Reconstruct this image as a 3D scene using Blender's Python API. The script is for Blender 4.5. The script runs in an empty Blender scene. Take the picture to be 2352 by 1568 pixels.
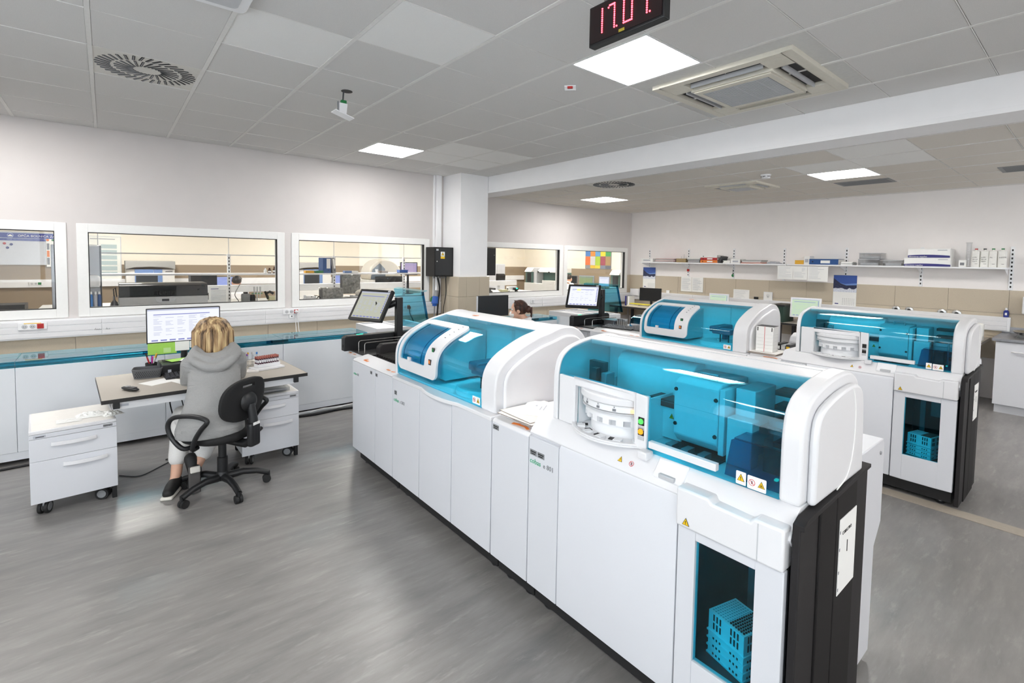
import bpy, bmesh, math, random
from mathutils import Vector, Matrix
from math import sin, cos, pi, radians, sqrt
random.seed(7)
SC = bpy.context.scene
COL = SC.collection

# ------------------------------------------------------------------ camera
cam = bpy.data.cameras.new('camera')
cam.sensor_width = 36.0
cam.lens = 1136.17 / 2352 * 36.0
cam.shift_x = -25.58 / 2352
cam.shift_y = -129.495 / 2352
cam.clip_start = 0.05
cam.clip_end = 80
camo = bpy.data.objects.new('camera', cam)
COL.objects.link(camo)
yaw, pitch, roll = 0.7015, -0.0506, 0.0174
fw = Vector((sin(yaw) * cos(pitch), cos(yaw) * cos(pitch), sin(pitch)))
rt = Vector((cos(yaw), -sin(yaw), 0))
up = rt.cross(fw)
r2 = rt * cos(roll) + up * sin(roll)
u2 = up * cos(roll) - rt * sin(roll)
M = Matrix.Identity(4)
for i in range(3):
    M[i][0], M[i][1], M[i][2] = r2[i], u2[i], -fw[i]
M.translation = Vector((0.0496, -6.8128, 1.7069))
camo.matrix_world = M
SC.camera = camo

# ------------------------------------------------------------------ world, exposure
W = bpy.data.worlds.new('world')
SC.world = W
W.use_nodes = True
bg = W.node_tree.nodes['Background']
bg.inputs[0].default_value = (0.86, 0.93, 1.0, 1)
bg.inputs[1].default_value = 2.6
SC.view_settings.view_transform = 'Standard'
SC.view_settings.look = 'None'
SC.view_settings.gamma = 1.0
SC.view_settings.use_curve_mapping = False
SC.view_settings.exposure = 1.13
SC.cycles.max_bounces = 10
SC.cycles.diffuse_bounces = 6
SC.cycles.glossy_bounces = 4
SC.cycles.transmission_bounces = 6
SC.cycles.transparent_max_bounces = 24
SC.cycles.use_denoising = True
SC.cycles.sample_clamp_indirect = 6.0
SC.cycles.caustics_reflective = False
SC.cycles.caustics_refractive = False
PANEL_L = 17.5          # radiance of the ceiling LED panels
SCREEN_L = 0.5

# ------------------------------------------------------------------ materials
def s2l(c):
    c /= 255.0
    return c / 12.92 if c <= 0.04045 else ((c + 0.055) / 1.055) ** 2.4
def hx(h):
    return tuple(s2l(int(h[i:i + 2], 16)) for i in (0, 2, 4))
MATS = {}
def mat(name, col, rough=0.5, metal=0.0, var=0.03, scale=40.0, bump=0.0, coat=0.0, stretch=None, spec=0.5):
    if name in MATS:
        return MATS[name]
    if isinstance(col, str):
        col = hx(col)
    m = bpy.data.materials.new(name)
    m.use_nodes = True
    nt = m.node_tree
    b = nt.nodes['Principled BSDF']
    b.inputs['Roughness'].default_value = rough
    b.inputs['Metallic'].default_value = metal
    b.inputs['Specular IOR Level'].default_value = spec
    b.inputs['Coat Weight'].default_value = coat
    tc = nt.nodes.new('ShaderNodeTexCoord')
    mp = nt.nodes.new('ShaderNodeMapping')
    if stretch:
        mp.inputs['Scale'].default_value = stretch
    nz = nt.nodes.new('ShaderNodeTexNoise')
    nz.inputs['Scale'].default_value = scale
    nz.inputs['Detail'].default_value = 4
    rp = nt.nodes.new('ShaderNodeValToRGB')
    rp.color_ramp.elements[0].position = 0.3
    rp.color_ramp.elements[1].position = 0.7
    rp.color_ramp.elements[0].color = tuple(max(0, c * (1 - var)) for c in col) + (1,)
    rp.color_ramp.elements[1].color = tuple(min(1, c * (1 + var)) for c in col) + (1,)
    L = nt.links.new
    L(tc.outputs['Object'], mp.inputs['Vector'])
    L(mp.outputs['Vector'], nz.inputs['Vector'])
    L(nz.outputs['Fac'], rp.inputs['Fac'])
    L(rp.outputs['Color'], b.inputs['Base Color'])
    if bump:
        bp = nt.nodes.new('ShaderNodeBump')
        bp.inputs['Strength'].default_value = bump
        bp.inputs['Distance'].default_value = 0.002
        L(nz.outputs['Fac'], bp.inputs['Height'])
        L(bp.outputs['Normal'], b.inputs['Normal'])
    MATS[name] = m
    return m
def emit(name, col, s):
    if name in MATS:
        return MATS[name]
    if isinstance(col, str):
        col = hx(col)
    m = bpy.data.materials.new(name)
    m.use_nodes = True
    nt = m.node_tree
    nt.nodes.clear()
    e = nt.nodes.new('ShaderNodeEmission')
    e.inputs[0].default_value = (*col, 1)
    e.inputs[1].default_value = s
    o = nt.nodes.new('ShaderNodeOutputMaterial')
    nt.links.new(e.outputs[0], o.inputs[0])
    MATS[name] = m
    return m
def clear(name, tcol, refl=0.04, rough=0.0, wave=0.0):
    """clear sheet: coloured transmission with a Fresnel-like mirror on top"""
    if name in MATS:
        return MATS[name]
    m = bpy.data.materials.new(name)
    m.use_nodes = True
    nt = m.node_tree
    nt.nodes.clear()
    L = nt.links.new
    t = nt.nodes.new('ShaderNodeBsdfTransparent')
    t.inputs[0].default_value = (*tcol, 1)
    g = nt.nodes.new('ShaderNodeBsdfGlossy')
    g.inputs['Roughness'].default_value = rough
    lw = nt.nodes.new('ShaderNodeLayerWeight')
    lw.inputs[0].default_value = 0.5
    pw = nt.nodes.new('ShaderNodeMath'); pw.operation = 'POWER'
    pw.inputs[1].default_value = 4.0
    ma = nt.nodes.new('ShaderNodeMath'); ma.operation = 'MULTIPLY_ADD'
    ma.inputs[1].default_value = 0.85
    ma.inputs[2].default_value = refl
    mx = nt.nodes.new('ShaderNodeMixShader')
    o = nt.nodes.new('ShaderNodeOutputMaterial')
    L(lw.outputs['Facing'], pw.inputs[0])
    L(pw.outputs[0], ma.inputs[0])
    L(ma.outputs[0], mx.inputs[0])
    L(t.outputs[0], mx.inputs[1])
    L(g.outputs[0], mx.inputs[2])
    L(mx.outputs[0], o.inputs[0])
    if wave:
        nz = nt.nodes.new('ShaderNodeTexNoise'); nz.inputs['Scale'].default_value = 60
        bp = nt.nodes.new('ShaderNodeBump'); bp.inputs['Strength'].default_value = wave
        L(nz.outputs['Fac'], bp.inputs['Height'])
        L(bp.outputs['Normal'], g.inputs['Normal'])
    MATS[name] = m
    return m

# ------------------------------------------------------------------ mesh helpers
class MB:
    def __init__(s):
        s.v, s.f = [], []
    def add(s, vs, fs):
        o = len(s.v)
        s.v += [tuple(p) for p in vs]
        s.f += [tuple(i + o for i in f) for f in fs]
        return s
    def box(s, x0, x1, y0, y1, z0, z1):
        x0, x1 = min(x0, x1), max(x0, x1); y0, y1 = min(y0, y1), max(y0, y1); z0, z1 = min(z0, z1), max(z0, z1)
        return s.add([(x0, y0, z0), (x1, y0, z0), (x1, y1, z0), (x0, y1, z0), (x0, y0, z1), (x1, y0, z1), (x1, y1, z1), (x0, y1, z1)],
                     [(0, 3, 2, 1), (4, 5, 6, 7), (0, 1, 5, 4), (1, 2, 6, 5), (2, 3, 7, 6), (3, 0, 4, 7)])
    def obox(s, c, sz, R=None):
        b = MB().box(-sz[0] / 2, sz[0] / 2, -sz[1] / 2, sz[1] / 2, -sz[2] / 2, sz[2] / 2)
        return s.join(b, Matrix.Translation(Vector(c)) @ (R.to_4x4() if R else Matrix.Identity(4)))
    def join(s, b, m=None):
        return s.add([(m @ Vector(p)) for p in b.v] if m else b.v, b.f)
    def prism(s, poly, axis, a, b):
        """poly: 2D points; axis 'x': (y,z), 'y': (x,z), 'z': (x,y)"""
        def P(p, t):
            return {'x': (t, p[0], p[1]), 'y': (p[0], t, p[1]), 'z': (p[0], p[1], t)}[axis]
        n = len(poly)
        vs = [P(p, a) for p in poly] + [P(p, b) for p in poly]
        fs = [tuple(range(n))[::-1], tuple(range(n, 2 * n))] + [(i, (i + 1) % n, n + (i + 1) % n, n + i) for i in range(n)]
        return s.add(vs, fs)
    def tube(s, pts, r, n=8, closed=False, cap=True):
        pts = [Vector(p) for p in pts]
        k = len(pts)
        rs = r if isinstance(r, (list, tuple)) else [r] * k
        u = None
        vs = []
        for i, p in enumerate(pts):
            if closed:
                d = pts[(i + 1) % k] - pts[i - 1]
            else:
                d = pts[min(i + 1, k - 1)] - pts[max(i - 1, 0)]
            d.normalize()
            if u is None:
                u = d.orthogonal().normalized()
            u = (u - d * u.dot(d))
            if u.length < 1e-6:
                u = d.orthogonal()
            u.normalize()
            w = d.cross(u)
            for j in range(n):
                t = 2 * pi * j / n
                vs.append(p + (u * cos(t) + w * sin(t)) * rs[i])
        fs = []
        for i in range(k if closed else k - 1):
            a, b = i * n, ((i + 1) % k) * n
            for j in range(n):
                fs.append((a + j, a + (j + 1) % n, b + (j + 1) % n, b + j))
        if cap and not closed:
            fs += [tuple(range(n))[::-1], tuple(range((k - 1) * n, k * n))]
        return s.add(vs, fs)
    def cyl(s, p0, p1, r0, r1=None, n=16):
        return s.tube([p0, p1], [r0, r0 if r1 is None else r1], n)
    def lathe(s, c, prof, n=20, axis='z', R=None):
        vs, fs = [], []
        k = len(prof)
        for j in range(n):
            t = 2 * pi * j / n
            for r, z in prof:
                p = {'z': (r * cos(t), r * sin(t), z), 'y': (r * sin(t), z, r * cos(t)), 'x': (z, r * cos(t), r * sin(t))}[axis]
                p = Vector(p)
                if R:
                    p = R @ p
                vs.append(p + Vector(c))
        for j in range(n):
            a, b = j * k, ((j + 1) % n) * k
            for i in range(k - 1):
                fs.append((a + i, b + i, b + i + 1, a + i + 1))
        fs.append(tuple(j * k for j in range(n))[::-1])
        fs.append(tuple(j * k + k - 1 for j in range(n)))
        return s.add(vs, fs)
    def ball(s, c, r, n=16, m=10, R=None):
        r = r if isinstance(r, (tuple, list)) else (r, r, r)
        vs, fs = [], []
        for i in range(m + 1):
            a = pi * i / m
            for j in range(n):
                t = 2 * pi * j / n
                p = Vector((r[0] * sin(a) * cos(t), r[1] * sin(a) * sin(t), r[2] * cos(a)))
                vs.append((R @ p if R else p) + Vector(c))
        for i in range(m):
            for j in range(n):
                fs.append((i * n + j, (i + 1) * n + j, (i + 1) * n + (j + 1) % n, i * n + (j + 1) % n))
        return s.add(vs, fs)
    def sheet(s, grid, grid2):
        """closed shell between two grids of points [rows][cols]"""
        nr, nc = len(grid), len(grid[0])
        vs = [p for r in grid for p in r] + [p for r in grid2 for p in r]
        o = nr * nc
        fs = []
        for i in range(nr - 1):
            for j in range(nc - 1):
                a, b, c, d = i * nc + j, i * nc + j + 1, (i + 1) * nc + j + 1, (i + 1) * nc + j
                fs += [(a, b, c, d), (o + d, o + c, o + b, o + a)]
        for i in range(nr - 1):
            a, d = i * nc, (i + 1) * nc
            fs += [(a, d, o + d, o + a)]
            a, d = i * nc + nc - 1, (i + 1) * nc + nc - 1
            fs += [(d, a, o + a, o + d)]
        for j in range(nc - 1):
            fs += [(j + 1, j, o + j, o + j + 1)]
            a = (nr - 1) * nc
            fs += [(a + j, a + j + 1, o + a + j + 1, o + a + j)]
        return s.add(vs, fs)
    def limb(s, ch, n=12):
        """tapered chain with round joints: [(point, radius), ...]"""
        for i, (p, r) in enumerate(ch):
            s.ball(p, r, n, 8)
            if i:
                s.cyl(ch[i - 1][0], p, ch[i - 1][1], r, n)
        return s

ROOTM = {}
def thing(name, label, cat, loc=(0, 0, 0), rz=0.0, group=None, R=None):
    o = bpy.data.objects.new(name, None)
    o.empty_display_size = 0.05
    COL.objects.link(o)
    m = Matrix.Translation(Vector(loc)) @ (R.to_4x4() if R else Matrix.Rotation(rz, 4, 'Z'))
    o.matrix_world = m
    ROOTM[o.name] = m.inverted()
    o['label'] = label
    o['category'] = cat
    if group:
        o['group'] = group
    return o
def rootof(o):
    while o.parent:
        o = o.parent
    return o
def part(name, b, m, parent=None, local=False, bevel=0.0, smooth=None, seg=2, label=None, kind=None):
    vs = b.v
    if parent is not None and not local:
        inv = ROOTM.get(rootof(parent).name)
        if inv is not None:
            vs = [inv @ Vector(p) for p in vs]
    me = bpy.data.meshes.new(name)
    me.from_pydata([tuple(p) for p in vs], [], b.f)
    me.validate()
    if bevel or smooth:
        bm = bmesh.new(); bm.from_mesh(me)
        bmesh.ops.remove_doubles(bm, verts=bm.verts, dist=1e-5)
        bmesh.ops.recalc_face_normals(bm, faces=bm.faces)
        if bevel:
            es = [e for e in bm.edges if len(e.link_faces) == 2 and e.calc_face_angle(0) > 0.6]
            res = bmesh.ops.bevel(bm, geom=es, offset=bevel, segments=seg, profile=0.5, affect='EDGES', clamp_overlap=True)
            nf = set(res['faces'])
        else:
            nf = set()
        lim = radians(smooth if smooth and smooth is not True else 40)
        for f in bm.faces:
            f.smooth = True
        for e in bm.edges:
            l = e.link_faces
            e.smooth = len(l) == 2 and e.calc_face_angle(0) < lim and (l[0] in nf) == (l[1] in nf)
        bm.to_mesh(me); bm.free()
    me.materials.append(m)
    o = bpy.data.objects.new(name, me)
    COL.objects.link(o)
    if parent is not None:
        o.parent = parent
    if label:
        o['label'] = label
    if kind:
        o['kind'] = kind
    return o
def single(name, b, m, label, cat, group=None, **k):
    """a thing that is one mesh; its origin is moved to its base centre"""
    xs, ys, zs = zip(*[tuple(p) for p in b.v])
    c = Vector(((min(xs) + max(xs)) / 2, (min(ys) + max(ys)) / 2, min(zs)))
    nb = MB().add([Vector(p) - c for p in b.v], b.f)
    o = part(name, nb, m, None, **k)
    o.location = c
    ROOTM[o.name] = Matrix.Translation(-c)
    o['label'] = label
    o['category'] = cat
    if group:
        o['group'] = group
    return o
def struct(name, b, m, parent=None, **k):
    o = part(name, b, m, parent, **k)
    if parent is None:
        o['kind'] = 'structure'
        ROOTM[o.name] = Matrix.Identity(4)
    return o
def kids(o):
    return [c for c in o.children]
def dup(root, dloc=(0, 0, 0), label=None, group=None, loc=None, rz=None):
    r = root.copy(); COL.objects.link(r)
    if loc is not None:
        r.location = loc
    else:
        r.location = Vector(root.location) + Vector(dloc)
    if rz is not None:
        r.rotation_euler = (0, 0, rz)
    if label:
        r['label'] = label
    if group:
        r['group'] = group
    for ch in kids(root):
        c = ch.copy(); COL.objects.link(c); c.parent = r
        for g in kids(ch):
            d = g.copy(); COL.objects.link(d); d.parent = c
    return r
def inst(proto, parent, loc, name=None):
    """another piece sharing proto's mesh"""
    o = bpy.data.objects.new(name or proto.name.split('.')[0], proto.data)
    COL.objects.link(o)
    o.parent = parent
    o.location = loc
    return o
def organic(name, b, m, parent, voxel=0.012, smooth=6, local=False):
    """several overlapping lumps grown into one continuous skin"""
    vs = b.v
    if parent is not None and not local:
        inv = ROOTM.get(rootof(parent).name)
        if inv is not None:
            vs = [inv @ Vector(p) for p in vs]
    me = bpy.data.meshes.new(name)
    me.from_pydata([tuple(p) for p in vs], [], b.f)
    t = bpy.data.objects.new('tmp', me)
    COL.objects.link(t)
    md = t.modifiers.new('r', 'REMESH'); md.mode = 'VOXEL'; md.voxel_size = voxel
    if smooth:
        sm = t.modifiers.new('s', 'SMOOTH'); sm.iterations = smooth; sm.factor = 0.5
    dg = bpy.context.evaluated_depsgraph_get()
    out = bpy.data.meshes.new_from_object(t.evaluated_get(dg))
    bpy.data.objects.remove(t); bpy.data.meshes.remove(me)
    out.name = name
    out.materials.clear(); out.materials.append(m)
    out.polygons.foreach_set('use_smooth', [True] * len(out.polygons))
    o = bpy.data.objects.new(name, out)
    COL.objects.link(o)
    if parent is not None:
        o.parent = parent
    return o
def text(name, s, size, m, parent, loc, xdir, ydir, depth=0.0006, align='LEFT', local=False):
    """raised lettering: xdir is the reading direction, ydir the upright"""
    cu = bpy.data.curves.new('t', 'FONT')
    cu.body = s; cu.size = size; cu.align_x = align; cu.extrude = depth; cu.resolution_u = 2
    t = bpy.data.objects.new('t', cu)
    COL.objects.link(t)
    dg = bpy.context.evaluated_depsgraph_get()
    me = bpy.data.meshes.new_from_object(t.evaluated_get(dg))
    bpy.data.objects.remove(t); bpy.data.curves.remove(cu)
    x = Vector(xdir).normalized(); y = Vector(ydir); y = (y - x * y.dot(x)).normalized(); z = x.cross(y)
    R = Matrix((x, y, z)).transposed().to_4x4()
    T = Matrix.Translation(Vector(loc)) @ R
    if parent is not None and not local:
        inv = ROOTM.get(rootof(parent).name)
        if inv is not None:
            T = inv @ T
    me.transform(T)
    me.name = name
    me.materials.clear(); me.materials.append(m)
    o = bpy.data.objects.new(name, me)
    COL.objects.link(o)
    if parent is not None:
        o.parent = parent
    return o
def rrect(w, h, r, n=6, cx=0.0, cy=0.0):
    out = []
    for (sx, sy, a0) in ((1, 1, 0), (-1, 1, pi / 2), (-1, -1, pi), (1, -1, 3 * pi / 2)):
        for i in range(n + 1):
            a = a0 + pi / 2 * i / n
            out.append((cx + sx * (w / 2 - r) + r * cos(a), cy + sy * (h / 2 - r) + r * sin(a)))
    return out
def sticker(parent, c, xd, yd, w, h, kinds, plate=True, th=0.0012):
    """white safety label with warning triangles / prohibition ring; c = centre on the surface"""
    x = Vector(xd).normalized(); y = Vector(yd); y = (y - x * y.dot(x)).normalized(); z = x.cross(y)
    R = Matrix((x, y, z)).transposed()
    T = Matrix.Translation(Vector(c)) @ R.to_4x4()
    root = parent
    if plate:
        b = MB().prism(rrect(w, h, min(w, h) * .08, 3), 'z', 0, th)
        root = part('warning_label', MB().join(b, T), MATS['label_white'], parent)
    n = len(kinds)
    for i, k in enumerate(kinds):
        s = min(w / n, h) * 0.78
        cx = (i - (n - 1) / 2) * w / n
        if k in '!b':
            def tri(f):
                return [(cx + f * s * .5 * cos(a), -s * .06 + f * s * .56 * sin(a)) for a in (pi / 2, pi / 2 + 2 * pi / 3, pi / 2 + 4 * pi / 3)]
            part('triangle_border', MB().join(MB().prism(tri(1.12), 'z', th, th * 1.5), T), MATS['ink'], root)
            part('triangle', MB().join(MB().prism(tri(.92), 'z', th, th * 2), T), MATS['warn_yellow'], root)
            g = MB()
            if k == '!':
                g.prism([(cx - s * .05, s * .2), (cx - s * .025, -s * .12), (cx + s * .025, -s * .12), (cx + s * .05, s * .2)], 'z', th, th * 2.6)
                g.prism(rrect(s * .09, s * .09, s * .03, 2, cx, -s * .2), 'z', th, th * 2.6)
            else:
                for q in range(3):
                    a = pi / 2 + q * 2 * pi / 3
                    pts = [(cx + s * (.13 * cos(a) + .10 * cos(t)), -s * .08 + s * (.13 * sin(a) + .10 * sin(t)), th * 2.4) for t in [2 * pi * j / 10 for j in range(10)]]
                    g.tube(pts, s * .022, 4, closed=True)
            part('symbol', MB().join(g, T), MATS['ink'], root)
        elif k == 'o':
            pts = [(cx + s * .42 * cos(t), s * .42 * sin(t), th * 1.3) for t in [2 * pi * j / 20 for j in range(20)]]
            g = MB().tube(pts, s * .04, 4, closed=True)
            g.tube([(cx - s * .29, s * .29, th * 1.6), (cx + s * .29, -s * .29, th * 1.6)], s * .035, 4)
            part('prohibition_ring', MB().join(g, T), MATS['sign_red'], root)
            h_ = MB().prism(rrect(s * .26, s * .24, s * .05, 2, cx, -s * .1), 'z', th, th * 1.25)
            for q in range(4):
                h_.prism(rrect(s * .05, s * .26, s * .02, 2, cx - s * .1 + q * s * .066, s * .1), 'z', th, th * 1.25)
            part('hand_symbol', MB().join(h_, T), MATS['grey_print'], root)

mat('white_plastic', 'eeeff1', 0.32, var=0.012, scale=3)
mat('white_panel', 'd9dbe0', 0.38, var=0.012, scale=2)
mat('white_cover', 'e6e6e8', 0.32, var=0.01, scale=3)
mat('label_white', 'f4f4f2', 0.5, var=0.01)
mat('paper', 'f1f1ee', 0.8, var=0.015, scale=8)
mat('card', 'ece9e4', 0.75, var=0.02, scale=20)
mat('card_edge', '8d8075', 0.85, var=0.2, scale=200)
mat('ink', '171717', 0.6)
mat('grey_print', '7d7f84', 0.6)
mat('light_print', 'b9bcc4', 0.6)
mat('green_print', '3fae80', 0.5)
mat('orange_tape', 'ef8a3c', 0.55)
mat('warn_yellow', 'f2c417', 0.45)
mat('sign_red', 'cf3b42', 0.5)
mat('black_plastic', '17181a', 0.42, var=0.08)
mat('black_matte', '1b1b1c', 0.65, var=0.1, scale=80)
mat('charcoal', '1b1919', 0.65, var=0.04, scale=200, bump=0.05, spec=0.25)
mat('charcoal_edge', '242223', 0.6, var=0.04, scale=200, spec=0.3)
mat('dark_grey', '3c3d41', 0.5)
mat('mid_grey', '85878a', 0.5)
mat('light_grey', 'c3c5c8', 0.45)
mat('steel', 'c4c3c0', 0.22, 1.0, var=0.04)
mat('dull_steel', '9b9ca0', 0.4, 1.0, var=0.05)
mat('red_plastic', 'b4201c', 0.4)
mat('green_plastic', '1f7a42', 0.45)
mat('blue_plastic', '1f55a8', 0.4)
mat('navy_print', '2b2a78', 0.5)
mat('yellow_card', 'e0ac36', 0.6)
mat('orange_card', 'dd7a2c', 0.6)
mat('red_card', 'b3262a', 0.6)
mat('blue_card', '3f7fc4', 0.6)
mat('binder_blue', '24508a', 0.5)
mat('worktop', 'b0a99f', 0.6, var=0.03, scale=300)
mat('wood_edge', '1d1b1b', 0.5)
TEAL = clear('teal_acrylic', (0.48, 0.895, 0.985), 0.03)
TEALD = clear('teal_tray_window', (0.36, 0.84, 0.93), 0.03)
SMOKE = clear('smoked_blue_acrylic', (0.14, 0.50, 0.66), 0.03)
GLASS = clear('window_glass', (0.985, 0.992, 0.99), 0.022)
CLEARP = clear('clear_plastic', (0.93, 0.935, 0.94), 0.05, 0.08, 0.15)
# ------------------------------------------------------------------ room materials
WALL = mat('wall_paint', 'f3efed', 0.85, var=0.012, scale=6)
WALLB = mat('wall_paint_back_room', 'ece5d6', 0.85, var=0.012, scale=6)
PILLARP = mat('pillar_paint', 'f6f6f7', 0.85, var=0.01, scale=6)
TAN = mat('tan_tile', 'c2b6a2', 0.55, var=0.07, scale=260)
GROUT = mat('tile_joint', 'a89c8a', 0.8)
CEILT = mat('ceiling_tile', 'd8d7d5', 0.95, var=0.05, scale=300, bump=0.15)
CEILT2 = mat('ceiling_tile_warm', 'dcd7cf', 0.95, var=0.05, scale=300, bump=0.15)
CEILW = mat('ceiling_tile_new', 'eeeeec', 0.9, var=0.03, scale=300)
TBAR = mat('ceiling_grid_bar', 'e4e3e0', 0.7)
PVC = mat('window_pvc', 'eeeeec', 0.35, var=0.01)
def floor_mat():
    m = bpy.data.materials.new('vinyl_floor')
    m.use_nodes = True
    nt = m.node_tree; b = nt.nodes['Principled BSDF']; L = nt.links.new
    tc = nt.nodes.new('ShaderNodeTexCoord')
    def noise(sc, st, det, rot=0.0):
        mp = nt.nodes.new('ShaderNodeMapping'); mp.inputs['Scale'].default_value = st
        mp.inputs['Rotation'].default_value = (0, 0, rot)
        L(tc.outputs['Object'], mp.inputs['Vector'])
        n = nt.nodes.new('ShaderNodeTexNoise'); n.inputs['Scale'].default_value = sc; n.inputs['Detail'].default_value = det
        n.inputs['Roughness'].default_value = 0.65
        L(mp.outputs['Vector'], n.inputs['Vector'])
        return n
    a = noise(2.0, (1.0, 5.0, 1), 10, 0.16)
    c = noise(5.0, (1.0, 4.2, 1), 9, 0.2)
    d = noise(1.3, (1.0, 1.8, 1), 4)
    r1 = nt.nodes.new('ShaderNodeValToRGB')
    e = r1.color_ramp.elements
    e[0].position = 0.28; e[0].color = (*hx('727170'), 1)
    e[1].position = 0.74; e[1].color = (*hx('92908d'), 1)
    x = e.new(0.5); x.color = (*hx('827f7d'), 1)
    r2_ = nt.nodes.new('ShaderNodeValToRGB')
    r2_.color_ramp.elements[0].position = 0.55; r2_.color_ramp.elements[0].color = (0, 0, 0, 1)
    r2_.color_ramp.elements[1].position = 0.74; r2_.color_ramp.elements[1].color = (1, 1, 1, 1)
    mul = nt.nodes.new('ShaderNodeMath'); mul.operation = 'MULTIPLY'
    L(c.outputs['Fac'], r2_.inputs['Fac'])
    L(r2_.outputs['Color'], mul.inputs[0]); L(d.outputs['Fac'], mul.inputs[1])
    mx = nt.nodes.new('ShaderNodeMix'); mx.data_type = 'RGBA'
    L(a.outputs['Fac'], r1.inputs['Fac'])
    L(mul.outputs[0], mx.inputs['Factor'])
    L(r1.outputs['Color'], mx.inputs['A'])
    mx.inputs['B'].default_value = (*hx('aaa7a2'), 1)
    L(mx.outputs['Result'], b.inputs['Base Color'])
    b.inputs['Roughness'].default_value = 0.34
    b.inputs['Specular IOR Level'].default_value = 0.5
    bp = nt.nodes.new('ShaderNodeBump'); bp.inputs['Strength'].default_value = 0.06; bp.inputs['Distance'].default_value = 0.002
    L(c.outputs['Fac'], bp.inputs['Height']); L(bp.outputs['Normal'], b.inputs['Normal'])
    return m
FLOOR = floor_mat()

struct('floor', MB().box(-3.3, 12.5, -9.7, 7.7, -0.1, 0), FLOOR)
struct('trim_1', MB().box(4.485, 4.61, -9.5, -1.3, 0.0, 0.004), mat('floor_threshold', 'a69d90', 0.5, var=0.04), bevel=0.0015)

# ---- window wall, with five openings
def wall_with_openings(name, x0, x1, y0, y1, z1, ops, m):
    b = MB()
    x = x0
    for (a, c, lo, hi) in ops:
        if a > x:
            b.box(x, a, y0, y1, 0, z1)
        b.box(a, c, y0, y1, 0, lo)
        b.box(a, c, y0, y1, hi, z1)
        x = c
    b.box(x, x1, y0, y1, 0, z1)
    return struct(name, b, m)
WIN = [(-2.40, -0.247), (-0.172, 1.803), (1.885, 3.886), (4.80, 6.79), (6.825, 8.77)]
wb = wall_with_openings('wall_back', -3.3, 8.9, 0.0, 0.15, 3.0, [(a, c, 1.045, 2.003) for a, c in WIN], mat('wall_paint_dimmed', 'd6d1cf', 0.85, var=.012, scale=6))  # same paint as the other walls, darkened to offset the panel light
for i, (a, c) in enumerate(WIN):
    w = bpy.data.objects.new('window_%d' % (i + 1), None); COL.objects.link(w)
    w.location = ((a + c) / 2, 0.05, 1.045); w['kind'] = 'structure'
    bpy.context.view_layer.update(); ROOTM[w.name] = Matrix.Translation(w.location).inverted()
    t = 0.088
    f = MB()
    f.box(a, a + t, -0.014, 0.10, 1.045, 2.003); f.box(c - t, c, -0.014, 0.10, 1.045, 2.003)
    f.box(a + t, c - t, -0.014, 0.10, 1.045, 1.045 + t); f.box(a + t, c - t, -0.014, 0.10, 2.003 - t, 2.003)
    part('frame', f, PVC, w, bevel=0.004)
    g = MB(); e = 0.007
    g.box(a + t, a + t + e, -0.006, 0.05, 1.045 + t, 2.003 - t); g.box(c - t - e, c - t, -0.006, 0.05, 1.045 + t, 2.003 - t)
    g.box(a + t + e, c - t - e, -0.006, 0.05, 1.045 + t, 1.045 + t + e); g.box(a + t + e, c - t - e, -0.006, 0.05, 2.003 - t - e, 2.003 - t)
    part('gasket', g, MATS['black_matte'], w)
    part('pane', MB().box(a + t, c - t, 0.018, 0.024, 1.045 + t, 2.003 - t), GLASS, w)

# ---- other walls
wr = struct('wall_right', MB().box(8.9, 9.05, -9.7, 0.0, 0, 3.0), WALL)
lb = MB()
for (y0, y1) in ((-9.7, -9.0), (-6.4, -6.0), (-3.4, 0.0)):
    lb.box(-3.3, -3.15, y0, y1, 0, 3.0)
for (y0, y1) in ((-9.0, -6.4), (-6.0, -3.4)):
    lb.box(-3.3, -3.15, y0, y1, 0, 0.9).box(-3.3, -3.15, y0, y1, 2.6, 3.0)
struct('wall_left', lb, WALL)
fb = MB()
for x0, x1, z0, z1 in ((-3.3, 8.9, 0, 0.9), (-3.3, 8.9, 2.6, 3.0), (-3.3, -2.6, 0.9, 2.6), (0.4, 6.6, 0.9, 2.6), (8.2, 8.9, 0.9, 2.6)):
    fb.box(x0, x1, -9.7, -9.55, z0, z1)
struct('wall_front', fb, WALL)
for k, (x0, x1) in enumerate(((-2.6, 0.4), (6.6, 8.2))):  # unseen windows behind the camera, added and sized for daylight fill
    w = struct('window_%d' % (k + 8), MB().box(x0, x1, -9.63, -9.624, 0.9, 2.6), GLASS)
    f = MB()
    for q in range(3):
        xx = x0 + (x1 - x0) * q / 2
        f.box(max(x0, xx - .04), min(x1, xx + .04), -9.68, -9.58, 0.9, 2.6)
    f.box(x0, x1, -9.68, -9.58, 0.9, 0.98).box(x0, x1, -9.68, -9.58, 2.52, 2.6)
    part('frame', f, PVC, w)
for k, (y0, y1) in enumerate(((-9.0, -6.4), (-6.0, -3.4))):
    w = struct('window_%d' % (k + 6), MB().box(-3.23, -3.224, y0, y1, 0.9, 2.6), GLASS)
    f = MB()
    for q in range(3):
        yy = y0 + (y1 - y0) * q / 2
        f.box(-3.28, -3.18, max(y0, yy - .04), min(y1, yy + .04), 0.9, 2.6)
    f.box(-3.28, -3.18, y0, y1, 0.9, 0.98).box(-3.28, -3.18, y0, y1, 2.52, 2.6)
    part('frame', f, PVC, w)

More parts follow.
